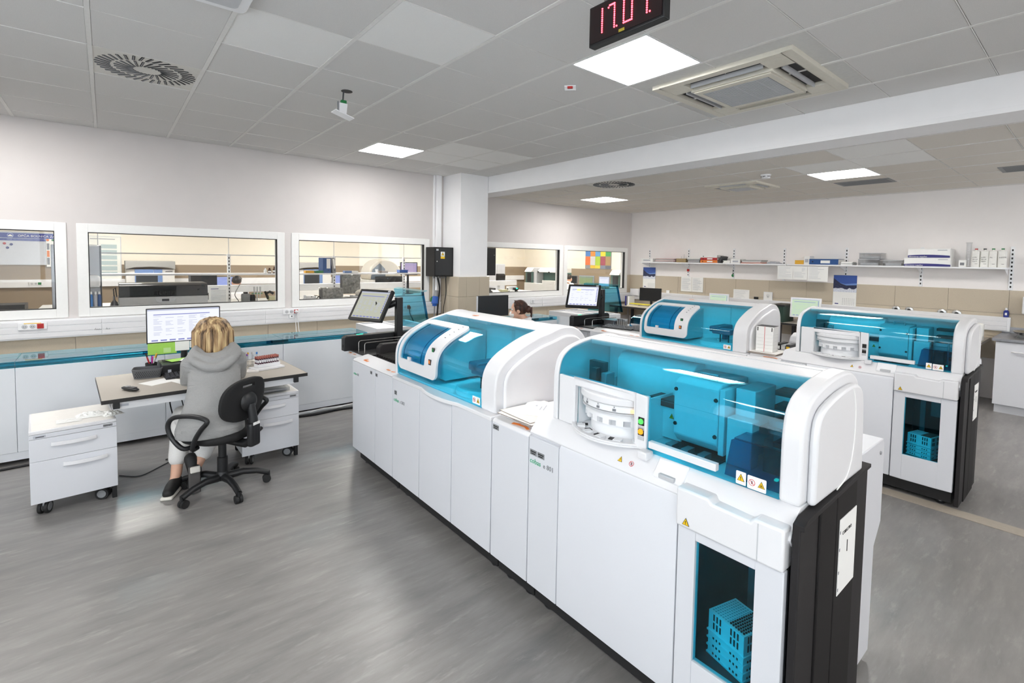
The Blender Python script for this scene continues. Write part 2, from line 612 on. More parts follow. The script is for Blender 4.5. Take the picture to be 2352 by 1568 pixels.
# ---- tiles: tan wainscot built tile by tile
def tile_proto(sx, sy, sz):
    return part('wall_tile', MB().box(-sx / 2, sx / 2, -sy / 2, sy / 2, -sz / 2, sz / 2), TAN, wb, local=True, bevel=0.0015, seg=1)
tp = tile_proto(0.597, 0.010, 0.297)
tp.location = (-2.9, -0.005, 0.695)
for r, z in enumerate((0.695, 0.395)):
    for k in range(20):
        x = -2.9 + 0.6 * k + (0.0 if r == 0 else 0.3)
        if (r == 0 and k == 0) or x > 8.6:
            continue
        inst(tp, wb, (x, -0.005, z))
q = part('wall_tile', MB().box(3.893, 4.085, -0.010, 0, 1.05, 1.432), TAN, wb, bevel=0.0015, seg=1)
q = part('wall_tile', MB().box(4.665, 4.795, -0.010, 0, 0.85, 1.432), TAN, wb, bevel=0.0015, seg=1)
q = part('wall_tile', MB().box(8.78, 8.888, -0.010, 0, 0.85, 1.425), TAN, wb, bevel=0.0015, seg=1)
tq = part('wall_tile', MB().box(-.006, .006, -.2985, .2985, -.1485, .1485), TAN, wr, local=True, bevel=0.0015, seg=1)
tq.location = (8.894, -0.3, 1.277)
for r, z in enumerate((1.277, 0.977, 0.677)):
    for k in range(11 if r < 2 else 11):
        if r == 0 and k == 0:
            continue
        inst(tq, wr, (8.894, -0.3 - 0.6 * k - (0.0 if r != 1 else 0.0), z))

# ---- pillar with tan tiles at its foot, duct beside it, beam
pl = struct('pillar', MB().box(4.133, 4.633, -0.5, 0.0, 0, 3.0), PILLARP)
for (x0, x1, z0, z1) in ((4.085, 4.232, 1.137, 1.435), (4.234, 4.47, 1.137, 1.435), (4.472, 4.663, 1.137, 1.435),
                         (4.085, 4.232, 0.838, 1.135), (4.234, 4.663, 0.838, 1.135), (4.085, 4.37, 0.54, 0.836), (4.372, 4.663, 0.54, 0.836)):
    part('pillar_tile', MB().box(x0, x1, -0.53, -0.502, z0, z1), TAN, pl, bevel=0.002, seg=1)
for (y0, y1, z0, z1) in ((-0.528, -0.26, 1.137, 1.435), (-0.258, -0.012, 1.137, 1.435), (-0.528, -0.26, 0.838, 1.135), (-0.258, -0.012, 0.838, 1.135), (-0.528, -0.012, 0.54, 0.836)):
    part('pillar_tile', MB().box(4.084, 4.131, y0, y1, z0, z1), TAN, pl, bevel=0.002, seg=1)
    part('pillar_tile', MB().box(4.635, 4.664, y0, y1, z0, z1), TAN, pl, bevel=0.002, seg=1)
struct('trim_2', MB().box(3.985, 4.075, -0.05, 0.0, 1.04, 3.0), PILLARP, bevel=0.004)
struct('trim_3', MB().box(3.945, 3.975, -0.022, 0.0, 1.04, 3.0), PILLARP, bevel=0.003)
bmz = struct('beam', MB().box(4.645, 5.0, -9.55, 0.0, 2.742, 3.0), PILLARP)
part('corner_bead', MB().box(4.637, 4.645, -9.55, -0.5, 2.738, 2.775), PILLARP, bmz, bevel=0.002)

# ---- ceilings, tile by tile
def light_panel(x0, y0, z, label, group='ceiling LED panels', warm=False):
    """lamp: white frame and glowing diffuser, 0.6 m square, corner (x0, y0)"""
    t = thing('ceiling_light', label, 'ceiling light', (x0 + .3, y0 + .3, z), group=group)
    f = MB()
    for (a, c, d, e) in ((.004, .016, .004, .596), (.584, .596, .004, .596), (.016, .584, .004, .016), (.016, .584, .584, .596)):
        f.box(x0 + a, x0 + c, y0 + d, y0 + e, z - .012, z + .02)
    part('frame', f, MATS['white_plastic'], t)
    part('diffuser', MB().box(x0 + .016, x0 + .584, y0 + .016, y0 + .584, z - .008, z + .018), emit('led_diffuser_warm', (1.0, 0.955, 0.90), PANEL_L * 2.3) if warm else emit('led_diffuser', (1.0, 0.972, 0.945), PANEL_L), t)
    return t
ce = struct('ceiling', MB().box(-3.3, 5.0, -9.7, 0.0, 3.0, 3.1), TBAR)
SKIP1 = {(-1.2, -1.47), (2.4, -1.47), (-1.2, -5.07), (2.4, -5.07), (-1.2, -8.67), (2.4, -8.67), (0.0, -2.67),
         (3.0, -5.07), (3.6, -5.07), (3.0, -5.67), (3.6, -5.67)}
NEW1 = {(1.2, -4.47), (0.6, -3.87), (3.0, -2.07), (3.6, -2.07), (3.0, -1.47), (3.6, -1.47)}
pt = None
for j in range(-5, 7):
    for k in range(0, 16):
        x0 = round(j * .6, 2); y0 = round(-.27 - .6 * k, 2)   # cell's near edge is y0, far edge y0 + .6
        if k > 15 or (x0, y0) in SKIP1 or x0 >= 4.2 or y0 < -9.4:
            continue
        dz = random.uniform(-.0015, .0015)
        if k == 0:
            continue
        m_ = CEILW if (x0, y0) in NEW1 else CEILT
        key = 'n' if m_ is CEILW else 't'
        if pt is None:
            pt = {}
        if key not in pt:
            o = part('ceiling_tile', MB().box(-.287, .287, -.2955, .2955, -.006, .006), m_, ce, local=True, bevel=0.0012, seg=1)
            pt[key] = o; o.location = (x0 + .3, y0 + .3, 2.997 + dz)
        else:
            inst(pt[key], ce, (x0 + .3, y0 + .3, 2.997 + dz))
eb = None
for j in range(-5, 7):
    if eb is None:
        eb = part('edge_tile', MB().box(-.287, .287, -.128, .128, -.006, .006), CEILT, ce, local=True, bevel=0.0012, seg=1)
        eb.location = (j * .6 + .3, -.136, 2.997)
    else:
        inst(eb, ce, (j * .6 + .3, -.136, 2.997))
es_ = None
for k in range(1, 15):
    y0 = -.27 - .6 * k
    if es_ is None:
        es_ = part('edge_tile', MB().box(-.205, .205, -.2955, .2955, -.006, .006), CEILT, ce, local=True, bevel=0.0012, seg=1)
        es_.location = (4.423, y0 + .3, 2.997)
    else:
        inst(es_, ce, (4.423, y0 + .3, 2.997 + random.uniform(-.0015, .0015)))
c2 = struct('ceiling', MB().box(5.0, 8.9, -9.7, 0.0, 2.768, 2.9), TBAR)
SKIP2 = {(6.3, -1.47), (6.3, -5.07), (6.3, -8.67), (5.1, -2.67)}
NEW2 = {(5.7, -5.07), (5.1, -5.67), (5.7, -5.67)}
p2 = {}
for j in range(0, 7):
    for k in range(1, 15):
        x0 = round(5.1 + .6 * j, 2); y0 = round(-.27 - .6 * k, 2)
        if (x0, y0) in SKIP2 or x0 > 8.4:
            continue
        m_ = CEILW if (x0, y0) in NEW2 else CEILT2
        key = m_.name
        loc = (x0 + .3, y0 + .3, 2.765 + random.uniform(-.0015, .0015))
        if key not in p2:
            p2[key] = part('ceiling_tile', MB().box(-.287, .287, -.2955, .2955, -.006, .006), m_, c2, local=True, bevel=0.0012, seg=1)
            p2[key].location = loc
        else:
            inst(p2[key], c2, loc)
a = part('edge_tile', MB().box(-.287, .287, -.128, .128, -.006, .006), CEILT2, c2, local=True, bevel=0.0012, seg=1)
a.location = (5.4, -.136, 2.765)
for j in range(1, 6):
    inst(a, c2, (5.4 + .6 * j, -.136, 2.765))
light_panel(2.4, -1.47, 3.0, 'lit square LED panel in the ceiling nearest the window wall, left of the pillar')
light_panel(2.4, -5.07, 3.0, 'large bright square LED panel in the ceiling beside the red digit clock')
light_panel(6.3, -1.47, 2.768, 'small lit LED panel in the lower ceiling beside the round far swirl vent')
light_panel(6.3, -5.07, 2.768, 'lit LED panel in the lower ceiling beside the grey slot grille')
for (x, y) in ((-1.2, -1.47), (-1.2, -5.07), (-1.2, -8.67), (2.4, -8.67)):
    light_panel(x, y, 3.0, 'LED panel in the ceiling outside the view', 'LED panels outside the view')
light_panel(6.3, -8.67, 2.768, 'LED panel in the ceiling outside the view', 'LED panels outside the view')

for j in range(-5, 8):
    if j * .6 < 4.6:
        part('grid_bar', MB().box(j * .6 - .012, j * .6 + .012, -9.5, -.004, 2.9885, 2.9975), TBAR, ce)
for k in range(0, 16):
    y = -.27 - .6 * k
    part('grid_bar', MB().box(-3.1, 4.63, y - .0025, y + .0025, 2.9895, 2.9975), TBAR, ce)
for j in range(0, 7):
    part('grid_bar', MB().box(5.1 + j * .6 - .012, 5.1 + j * .6 + .012, -9.5, -.004, 2.7565, 2.7655), TBAR, c2)
for k in range(0, 16):
    y = -.27 - .6 * k
    part('grid_bar', MB().box(5.0, 8.88, y - .0025, y + .0025, 2.7575, 2.7655), TBAR, c2)

# ---- back room seen through the panes
struct('wall_rear', MB().box(-3.3, 12.35, 7.5, 7.65, 0, 3.0), WALLB)
struct('wall_side', MB().box(12.2, 12.35, 0.15, 7.5, 0, 3.0), WALLB)
struct('wall_side', MB().box(-3.3, -3.15, 0.15, 7.5, 0, 3.0), WALLB)
struct('wall_partition', MB().box(8.9, 12.2, 0.0, 0.15, 0, 3.0), WALLB)
struct('ceiling', MB().box(-3.3, 12.35, 0.0, 7.65, 3.0, 3.1), CEILT2)
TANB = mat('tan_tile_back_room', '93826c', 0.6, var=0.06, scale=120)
struct('trim_4', MB().box(-3.14, 12.19, 7.47, 7.498, 0, 1.45), TANB)
struct('trim_5', MB().box(12.17, 12.198, 0.16, 7.46, 0, 1.45), TANB)
b = MB().box(-3.1, 12.1, 7.40, 7.469, 0.97, 1.13)
struct('trim_6', b, MATS['white_plastic'], bevel=0.004)
for x in (0.0, 3.6, 7.2, 10.2):
    for y in (1.9, 5.2):
        light_panel(x, y, 3.0, 'LED panel in the ceiling of the room behind the window wall', 'LED panels of the back room', True)

# ---- cable trunking along the wall under the windows
def trunk_run(name, x0, x1):
    t = struct(name, MB().box(x0, x1, -0.055, 0.0, 0.848, 1.036), MATS['white_plastic'], bevel=0.004)
    b = MB()
    for z0, z1 in ((0.862, 0.905), (0.912, 0.968), (0.975, 1.022)):
        x = x0 + .01
        while x < x1 - .05:
            xe = min(x + 1.55, x1 - .01)
            b.box(x, xe - .004, -0.061, -0.0545, z0, z1)
            x = xe
    part('lid', b, MATS['white_cover'], t, bevel=0.0015, seg=1)
    return t
trunk_run('trim_7', -3.1, 4.08)
trunk_run('trim_8', 4.67, 8.88)
t = struct('trim_9', MB().box(8.845, 8.9, -6.03, -0.06, 0.90, 1.082), MATS['white_plastic'], bevel=0.004)
b = MB()
for z0, z1 in ((0.91, 0.96), (0.967, 1.02), (1.027, 1.075)):
    for k in range(4):
        b.box(8.838, 8.846, -6.0 + k * 1.48, -6.0 + (k + 1) * 1.48 - .004, z0, z1)
part('lid', b, MATS['white_cover'], t, bevel=0.0015, seg=1)
# ------------------------------------------------------------------ the analyser line (foreground), built once, copied for the rear line
WP, WC, WPN = MATS['white_plastic'], MATS['white_cover'], MATS['white_panel']
INBOX = mat('inner_box', 'c6d0d4', 0.5, var=0.02)
INNER = mat('inner_white', 'f2f6f7', 0.45, var=0.02)
PURPLE = mat('gantry_grey', '6b6f84', 0.45)
XF = 1.60
def crom(P, n=5):
    out = []
    for i in range(len(P) - 1):
        p0, p1, p2, p3 = P[max(i - 1, 0)], P[i], P[i + 1], P[min(i + 2, len(P) - 1)]
        for k in range(n):
            t = k / n
            out.append(tuple(0.5 * (2 * p1[q] + (p2[q] - p0[q]) * t + (2 * p0[q] - 5 * p1[q] + 4 * p2[q] - p3[q]) * t * t + (3 * p1[q] - p0[q] - 3 * p2[q] + p3[q]) * t ** 3) for q in (0, 1)))
    out.append(P[-1])
    return out
def offs(P, d):
    """offset an open (x, z) profile; d > 0 goes outwards (left of travel front-bottom -> top -> back)"""
    out = []
    for i, p in enumerate(P):
        a = P[max(i - 1, 0)]; b = P[min(i + 1, len(P) - 1)]
        tx, tz = b[0] - a[0], b[1] - a[1]
        l = math.hypot(tx, tz) or 1
        out.append((p[0] - tz / l * d, p[1] + tx / l * d))
    return out
def extr(P, y0, y1, d0, d1, ny=2):
    """shell of profile P between offsets d0 < d1 over y0..y1"""
    A, B = offs(P, d1), offs(P, d0)
    ys = [y0 + (y1 - y0) * k / (ny - 1) for k in range(ny)]
    return MB().sheet([[(p[0], y, p[1]) for y in ys] for p in A], [[(p[0], y, p[1]) for y in ys] for p in B])
class Curve:
    """arc-length map of a profile"""
    def __init__(s, P):
        s.P = P; s.L = [0]
        for a, b in zip(P, P[1:]):
            s.L.append(s.L[-1] + math.hypot(b[0] - a[0], b[1] - a[1]))
    def at(s, t, d):
        t = max(0, min(t, s.L[-1] - 1e-6))
        i = 0
        while s.L[i + 1] < t:
            i += 1
        f = (t - s.L[i]) / (s.L[i + 1] - s.L[i])
        a, b = s.P[i], s.P[i + 1]
        l = s.L[i + 1] - s.L[i]
        tx, tz = (b[0] - a[0]) / l, (b[1] - a[1]) / l
        return (a[0] + (b[0] - a[0]) * f - tz * d, a[1] + (b[1] - a[1]) * f + tx * d)
    def ring(s, outer, inner, d0, d1, rad=4):
        n = len(outer)
        def g(d):
            rows = []
            for k in range(rad):
                f = k / (rad - 1)
                r = []
                for i in range(n + 1):
                    o, q = outer[i % n], inner[i % n]
                    y = o[0] + (q[0] - o[0]) * f; t = o[1] + (q[1] - o[1]) * f
                    x, z = s.at(t, d)
                    r.append((x, y, z))
                rows.append(r)
            return rows
        return MB().sheet(g(d1), g(d0))
    def patch(s, y0, y1, t0, t1, d0, d1, n=24):
        def g(d):
            return [[(s.at(t0 + (t1 - t0) * k / n, d)[0], y, s.at(t0 + (t1 - t0) * k / n, d)[1]) for y in (y0, y1)] for k in range(n + 1)]
        return MB().sheet(g(d1), g(d0))
def dense(P, st=.012):
    out = []
    for a, b in zip(P, P[1:] + P[:1]):
        n = max(1, int(math.hypot(b[0] - a[0], b[1] - a[1]) / st))
        out += [(a[0] + (b[0] - a[0]) * k / n, a[1] + (b[1] - a[1]) * k / n) for k in range(n)]
    return out
def dense_pair(A, B, st=.012):
    OA, OB = [], []
    for i in range(len(A)):
        a, b, c, d = A[i], A[(i + 1) % len(A)], B[i], B[(i + 1) % len(B)]
        n = max(1, int(max(math.hypot(b[0] - a[0], b[1] - a[1]), math.hypot(d[0] - c[0], d[1] - c[1])) / st))
        for k in range(n):
            f = k / n
            OA.append((a[0] + (b[0] - a[0]) * f, a[1] + (b[1] - a[1]) * f)); OB.append((c[0] + (d[0] - c[0]) * f, c[1] + (d[1] - c[1]) * f))
    return OA, OB
def panels(root, ys, z0=.127, z1=.853, name='door_panel', mtl=None):
    for a, b in ys:
        part(name, MB().box(XF, XF + .022, b + .0018, a - .0018, z0, z1), mtl or WPN, root, bevel=.003)
def plinth(root, y0, y1, feet=True, x1=2.36):
    part('plinth', MB().box(XF + .055, x1, y1 + .003, y0 - .003, .03, .121), MATS['black_matte'], root, bevel=.004)
    if feet:
        for y in (y0 - .07, y1 + .07):
            for x in (XF + .10, x1 - .08):
                part('foot', MB().lathe((x, y, 0), [(.026, 0), (.03, .006), (.012, .012), (.012, .032)], 12), MATS['dull_steel'], root, smooth=True)
def badge(root, y, z, n=1, x=XF, w=.034, h=.024):
    for k in range(n):
        yy = y - k * (w + .005)
        p = part('badge', MB().box(x - .0012, x, yy - w, yy, z - h, z), MATS['mid_grey'], root)
        part('badge_print', MB().box(x - .0018, x - .0012, yy - w * .9, yy - w * .1, z - h * .45, z - h * .25).box(x - .0018, x - .0012, yy - w * .8, yy - w * .2, z - h * .8, z - h * .62), MATS['ink'], p)
def brand(root, y, z, size, tail, x=XF):
    text('brand_lettering', 'cobas', size, MATS['green_print'], root, (x - .0012, y, z), (0, -1, 0), (0, 0, 1))
    text('model_lettering', tail, size * .95, MATS['mid_grey'], root, (x - .0012, y - size * 2.75, z), (0, -1, 0), (0, 0, 1))
def tape(root, x, y, z, w=.05, h=.016, a=0.0):
    """strip of orange tape lying on the deck edge"""
    R = Matrix.Rotation(a, 3, 'Z')
    part('orange_tape', MB().obox((x, y, z + .0008), (h, w, .0012), R), MATS['orange_tape'], root)

LINE = []
# ---------------- loading module at the far end
m = thing('loading_module', 'sample loading module of the foreground line, under the touch screen with a grey table', 'laboratory machine', (1.98, -2.62, 0))
LINE.append((m, 'sample loading module of the rear line, under the touch screen with a white page'))
part('body', MB().box(1.80, 2.42, -2.798, -2.40, .125, .80), WPN, m, bevel=.004)
part('door_panel', MB().box(1.778, 1.80, -2.60, -2.405, .127, .80), WPN, m, bevel=.003)
part('door_panel', MB().box(1.778, 1.80, -2.798, -2.603, .127, .80), WPN, m, bevel=.003)
part('plinth', MB().box(1.84, 2.40, -2.795, -2.41, .02, .124), MATS['black_matte'], m, bevel=.004)
part('deck', MB().prism([(1.70, .835), (1.73, .862), (2.42, .862), (2.42, .801), (1.78, .801)], 'y', -2.798, -2.40), WC, m, bevel=.004)
b = MB().prism([(1.655, .868), (1.655, .985), (1.68, 1.005), (2.33, 1.005), (2.36, .985), (2.36, .868)], 'y', -2.47, -2.395)
blk = part('black_track_cover', b, MATS['black_plastic'], m, bevel=.006)
part('sensor_eye', MB().box(1.653, 1.656, -2.45, -2.425, .90, .925), MATS['ink'], blk)
part('status_light', MB().box(1.78, 1.84, -2.44, -2.425, 1.005, 1.0075), emit('green_led', (.03, .9, .45), 1.2), blk)
part('black_bed', MB().box(1.72, 2.36, -2.79, -2.475, .8625, .876), MATS['black_plastic'], m, bevel=.003)
for y in (-2.585, -2.715):
    pts = [(1.74, y, .876), (1.74, y, .955), (1.745, y, .967), (1.76, y, .972), (2.10, y, .975), (2.20, y, .976)]
    part('steel_rail', MB().tube(pts, .0035, 8), MATS['steel'], m, smooth=True)
b = MB()
for k in range(5):
    b.box(2.14 + .03 * k, 2.155 + .03 * k, -2.73, -2.56, .876, .93 + .01 * (k % 2))
b.box(2.12, 2.30, -2.75, -2.55, .93, .945)
part('rack_gripper', b, MATS['dull_steel'], m, bevel=.002)
part('arm_post', MB().box(2.13, 2.19, -2.53, -2.47, .88, 1.335), MATS['black_plastic'], m, bevel=.006)
# sloping clear lid standing open behind the screen
A = [(2.30, -1.86, 1.372), (2.30, -2.57, 1.385), (2.33, -2.64, 1.09), (2.33, -1.93, 1.0)]
def slab(P, th):
    """four-corner sheet of real thickness"""
    P = [Vector(p) for p in P]
    n = (P[1] - P[0]).cross(P[3] - P[0]).normalized() * th / 2
    return MB().add([p + n for p in P] + [p - n for p in P], [(0, 1, 2, 3), (7, 6, 5, 4), (0, 4, 5, 1), (1, 5, 6, 2), (2, 6, 7, 3), (3, 7, 4, 0)])
lid = part('teal_lid', slab([(2.36, -1.98, 1.385), (2.36, -2.60, 1.385), (2.40, -2.66, 1.03), (2.40, -2.04, 1.0)], .005), clear('teal_lid_acrylic', (.42, .76, .87), .03), m)
part('lid_edge', slab([(2.361, -2.575, 1.385), (2.361, -2.602, 1.385), (2.401, -2.662, 1.03), (2.401, -2.635, 1.03)], .012), SMOKE, lid)
part('lid_top', slab([(2.36, -1.98, 1.385), (2.36, -2.60, 1.385), (2.405, -2.60, 1.397), (2.405, -1.98, 1.397)], .005), TEAL, lid)
for y in (-2.795,):
    badge(m, -2.44, .795, 1, 1.778, .03, .018)
brand(m, -2.44, .755, .022, 'pro', 1.778)
tape(m, 1.715, -2.46, .852, .05); tape(m, 1.715, -2.56, .852, .035, .016, .5)
p = part('notice_sheet', MB().box(1.7755, 1.7775, -2.74, -2.615, .46, .68), MATS['paper'], m)
text('notice_lettering', '1', .04, MATS['ink'], p, (1.7752, -2.665, .60), (0, -1, 0), (0, 0, 1))
b = MB()
for k in range(6):
    b.box(1.7745, 1.7755, -2.72, -2.635, .585 - .02 * k, .59 - .02 * k)
part('printed_lines', b, MATS['grey_print'], p)

# ---------------- electrolyte module
m = thing('electrolyte_module', 'low white electrolyte module with black rack bed in the foreground line', 'laboratory machine', (1.98, -3.18, 0))
LINE.append((m, 'low white electrolyte module of the rear line carrying a keyboard'))
part('body', MB().box(XF + .023, 2.40, -3.548, -2.804, .123, .845), WPN, m, bevel=.003)
panels(m, [(-2.803, -3.248), (-3.25, -3.55)])
plinth(m, -2.83, -3.55)
part('deck', MB().prism([(1.602, .855), (1.615, .868), (1.70, .886), (1.735, .892), (1.735, .855)], 'y', -3.548, -2.803), WC, m, bevel=.003)
part('rear_deck', MB().box(1.74, 2.40, -3.548, -2.803, .846, .862), MATS['black_plastic'], m)
part('black_track_cover', MB().prism([(1.80, .862), (1.80, .945), (1.83, .975), (2.36, .98), (2.36, .862)], 'y', -2.88, -2.81), MATS['charcoal_edge'], m, bevel=.006)
bed = part('rack_bed', MB().box(1.745, 2.2, -3.53, -2.90, .862, .885), MATS['black_plastic'], m, bevel=.003)
for k in range(14):
    part('rack_slot', MB().box(1.76, 2.18, -2.925 - .043 * k, -2.905 - .043 * k, .885, .905), MATS['charcoal'], bed)
badge(m, -3.165, .832, 1); badge(m, -3.262, .832, 1)
brand(m, -2.83, .745, .028, 'ISE')
tape(m, 1.64, -2.99, .875, .07, .02); tape(m, 1.66, -2.965, .878, .02, .05)
tape(m, 1.64, -3.40, .875, .05); tape(m, 1.64, -3.48, .875, .035, .014, .4)

# ---------------- chemistry module with the arched teal hood
m = thing('chemistry_analyser', 'white chemistry analyser with arched teal hood and rounded window in the foreground line', 'laboratory machine', (1.98, -4.15, 0))
LINE.append((m, 'white chemistry analyser with arched teal hood and rounded window in the rear line'))
part('body', MB().box(XF + .023, 2.375, -4.738, -3.556, .123, .848), WPN, m, bevel=.003)
panels(m, [(-3.553, -3.945), (-3.947, -4.339), (-4.341, -4.737)])
plinth(m, -3.555, -4.74)
deckp = [(XF - .004, -3.553), (XF - .004, -3.98)] + [(XF - .004 - .032 * sin(pi * k / 12) ** .8, -3.98 - .42 * k / 12) for k in range(1, 12)] + [(XF - .004, -4.40), (XF - .004, -4.737), (2.375, -4.737), (2.375, -3.553)]
part('deck', MB().prism(deckp[::-1], 'z', .8485, .872), WC, m, bevel=.005)
PCr = [(1.650, .872), (1.649, 1.02), (1.672, 1.10), (1.73, 1.158), (1.825, 1.208), (1.93, 1.249), (2.05, 1.279)]
PCt = [(2.05, 1.279), (2.12, 1.298), (2.18, 1.303), (2.26, 1.288), (2.33, 1.235), (2.362, 1.15), (2.37, .872)]
PC = crom(PCr, 6)
PCall = PC + crom(PCt, 6)[1:]
part('teal_hood', extr(PC, -3.532, -4.578, -.005, 0), TEAL, m, smooth=60)
part('top_cover', extr(crom(PCt, 6), -3.53, -4.58, -.02, .003), WC, m, smooth=50)
def arch(root, P, y0, y1, d, name, bev, solid=True):
    O = offs(P, d)
    poly = O
    b = MB().prism(poly, 'y', y1, y0)
    return part(name, b, WC, root, bevel=bev, seg=3)
arch(m, PCall, -3.505, -3.531, .006, 'left_side_wall', .004)
ra = arch(m, PCall, -4.579, -4.712, .008, 'right_arch', .010)
arch(m, PCall, -4.712, -4.735, -.042, 'right_side_panel', .012)
cv = Curve(PC)
t_bot, t_top = .055, .60
outer = rrect(.525, .455, .05, 8); inner = rrect(.345, .325, .012, 8)
# y decreases to the right in the view
oy, ot = -3.835, .285
out_ = [(oy + p[0], ot + p[1]) for p in outer]
inn_ = [(oy + .060 + p[0], ot + .008 + p[1]) for p in inner]
out_, inn_ = dense_pair(out_, inn_)
wf = part('window_frame', cv.ring(out_, inn_, .001, .016), WC, m, smooth=45)
part('window_pane', cv.patch(-3.60, -3.95, ot - .154, ot + .17, .002, .008), TEAL, wf, smooth=60)
part('pane_bead', cv.patch(-3.640, -3.645, ot - .15, ot + .17, .0085, .0105), SMOKE, wf, smooth=60)
part('pane_bead', cv.patch(-3.885, -3.890, ot - .15, ot + .17, .0085, .0105), SMOKE, wf, smooth=60)
x_, z_ = cv.at(ot - .14, .012)
part('latch', MB().box(x_ - .01, x_ + .004, -3.755, -3.72, z_ - .018, z_ + .01), WC, wf, bevel=.002)
for k, (t_, mm) in enumerate(((.235, 'green_plastic'), (.165, 'orange_tape'))):
    x_, z_ = cv.at(t_, .017)
    part('button', MB().obox((x_, -4.02, z_), (.008, .03, .036)), MATS['dark_grey'], wf, bevel=.002)
    part('button_cap', MB().obox((x_ - .004, -4.02, z_ + .002), (.006, .018, .022)), MATS[mm], wf, bevel=.002)
for k in range(5):
    x_, z_ = cv.at(.345 + k * .036, .0165)
    part('indicator', MB().obox((x_, -4.02 - .002 * k, z_), (.004, .012, .006)), MATS['grey_print'], wf)
# inside the hood
part('inner_deck', MB().box(1.66, 2.35, -4.577, -3.533, .8725, .882), INNER, m)
part('inner_back', MB().box(2.08, 2.10, -4.577, -3.533, .883, 1.262), INNER, m)
b = MB().prism([(1.72, .93), (1.72, 1.10), (1.84, 1.19), (2.075, 1.22), (2.075, .90), (1.75, .90)], 'y', -4.03, -3.545)
part('inner_cover', b, INBOX, m, bevel=.012, seg=3)
part('reaction_disk', MB().lathe((1.86, -4.33, .883), [(.19, 0), (.19, .03), (.18, .04), (.02, .04), (.02, .06)], 32), INNER, m, smooth=40)
g = part('pipetting_arm', MB().box(1.76, 2.06, -4.37, -4.27, 1.02, 1.075).box(1.76, 1.84, -4.50, -4.30, 1.0, 1.06), PURPLE, m, bevel=.012, seg=3)
part('probe', MB().cyl((1.785, -4.38, .90), (1.785, -4.38, 1.0), .006).cyl((1.80, -4.46, .91), (1.80, -4.46, 1.0), .006), MATS['dark_grey'], g)
part('arm_column', MB().cyl((2.0, -4.32, .89), (2.0, -4.32, 1.03), .03, n=16), PURPLE, m, smooth=40)
part('inner_mast', MB().box(2.05, 2.078, -4.34, -4.30, .89, 1.25), INNER, m)
badge(m, -3.585, .772, 1, XF, .036, .03)
brand(m, -3.575, .695, .034, 'c 503')
tape(m, 2.10, -3.86, 1.299, .05, .018, .5)
sticker(m, (1.6485, -4.525, .905), (0, -1, 0), (0, 0, 1), .075, .042, 'ob')

# ---------------- narrow buffer module between the two hoods
m = thing('buffer_module', 'narrow white buffer module carrying a card stack, in the foreground line', 'laboratory machine', (1.98, -4.89, 0))
LINE.append((m, 'narrow white buffer module carrying a white carton tower, in the rear line'))
part('body', MB().box(XF + .023, 2.375, -5.038, -4.742, .123, .848), WPN, m, bevel=.003)
panels(m, [(-4.741, -5.039)])
plinth(m, -4.742, -5.04)
part('deck', MB().prism([(1.602, .856), (1.615, .868), (1.66, .872), (1.67, .884), (2.375, .884), (2.375, .849), (1.602, .849)], 'y', -5.039, -4.741), WC, m, bevel=.003)
badge(m, -4.752, .842, 1, XF, .05, .026)
tape(m, 1.635, -4.90, .872, .045, .022, .3); tape(m, 1.64, -4.945, .872, .05, .014, .1); tape(m, 1.635, -4.985, .872, .035, .016, -.4)

# ---------------- immunoassay module with the long teal hood
m = thing('immunoassay_analyser', 'large white immunoassay analyser with long teal hood and waste window nearest the camera', 'laboratory machine', (1.98, -5.65, 0))
LINE.append((m, 'white immunoassay analyser with long teal hood and waste window in the rear line'))
part('body', MB().box(XF + .023, 2.20, -5.86, -5.042, .123, .848), WPN, m, bevel=.003)
panels(m, [(-5.041, -5.247)], z1=.862)
part('door_panel', MB().prism([(XF, .127), (XF, .855), (XF + .012, .874), (XF + .022, .874), (XF + .022, .127)], 'y', -5.857, -5.249), WPN, m, bevel=.003)
plinth(m, -5.042, -6.22, x1=2.2)
deck = part('deck', MB().prism([(1.606, .880), (1.612, .888), (1.655, .945), (1.675, .957), (2.2, .957), (2.2, .8485), (1.63, .8485), (1.606, .876)], 'y', -6.235, -5.042), WC, m, bevel=.004)
PEr = [(1.678, .957), (1.678, 1.10), (1.680, 1.175), (1.698, 1.24), (1.745, 1.281), (1.815, 1.303), (1.90, 1.318)]
PEt = [(1.90, 1.318), (1.99, 1.325), (2.07, 1.322), (2.13, 1.30), (2.172, 1.25), (2.19, 1.14), (2.2, .957)]
PE = crom(PEr, 6)
ku = 12
part('teal_hood', extr(PE[ku:], -5.162, -6.168, -.005, 0), TEAL, m, smooth=60)
part('teal_lower_pane', extr(PE[:ku + 1], -5.668, -6.168, -.005, 0), TEAL, m, smooth=60)
part('top_cover', extr(crom(PEt, 6), -5.16, -6.17, -.02, .004), WC, m, smooth=50)
part('top_seam', MB().box(2.0, 2.006, -6.168, -5.165, 1.327, 1.331), MATS['light_grey'], m)
PEall = PE + crom(PEt, 6)[1:]
arch(m, PEall, -5.132, -5.161, .008, 'left_side_wall', .005)
ra = arch(m, PEall, -6.169, -6.236, .010, 'right_arch', .012)
arch(m, PEall, -6.236, -6.262, -.030, 'right_side_panel', .016)
O = offs(PEall, -.028)
part('side_seam', MB().tube([(p[0] + .0, -6.2625, p[1]) for p in crom([(2.02, 1.285), (2.055, 1.20), (2.05, 1.07), (2.0, .985), (1.9, .96)], 5)], .0022, 5), MATS['label_white'], m)
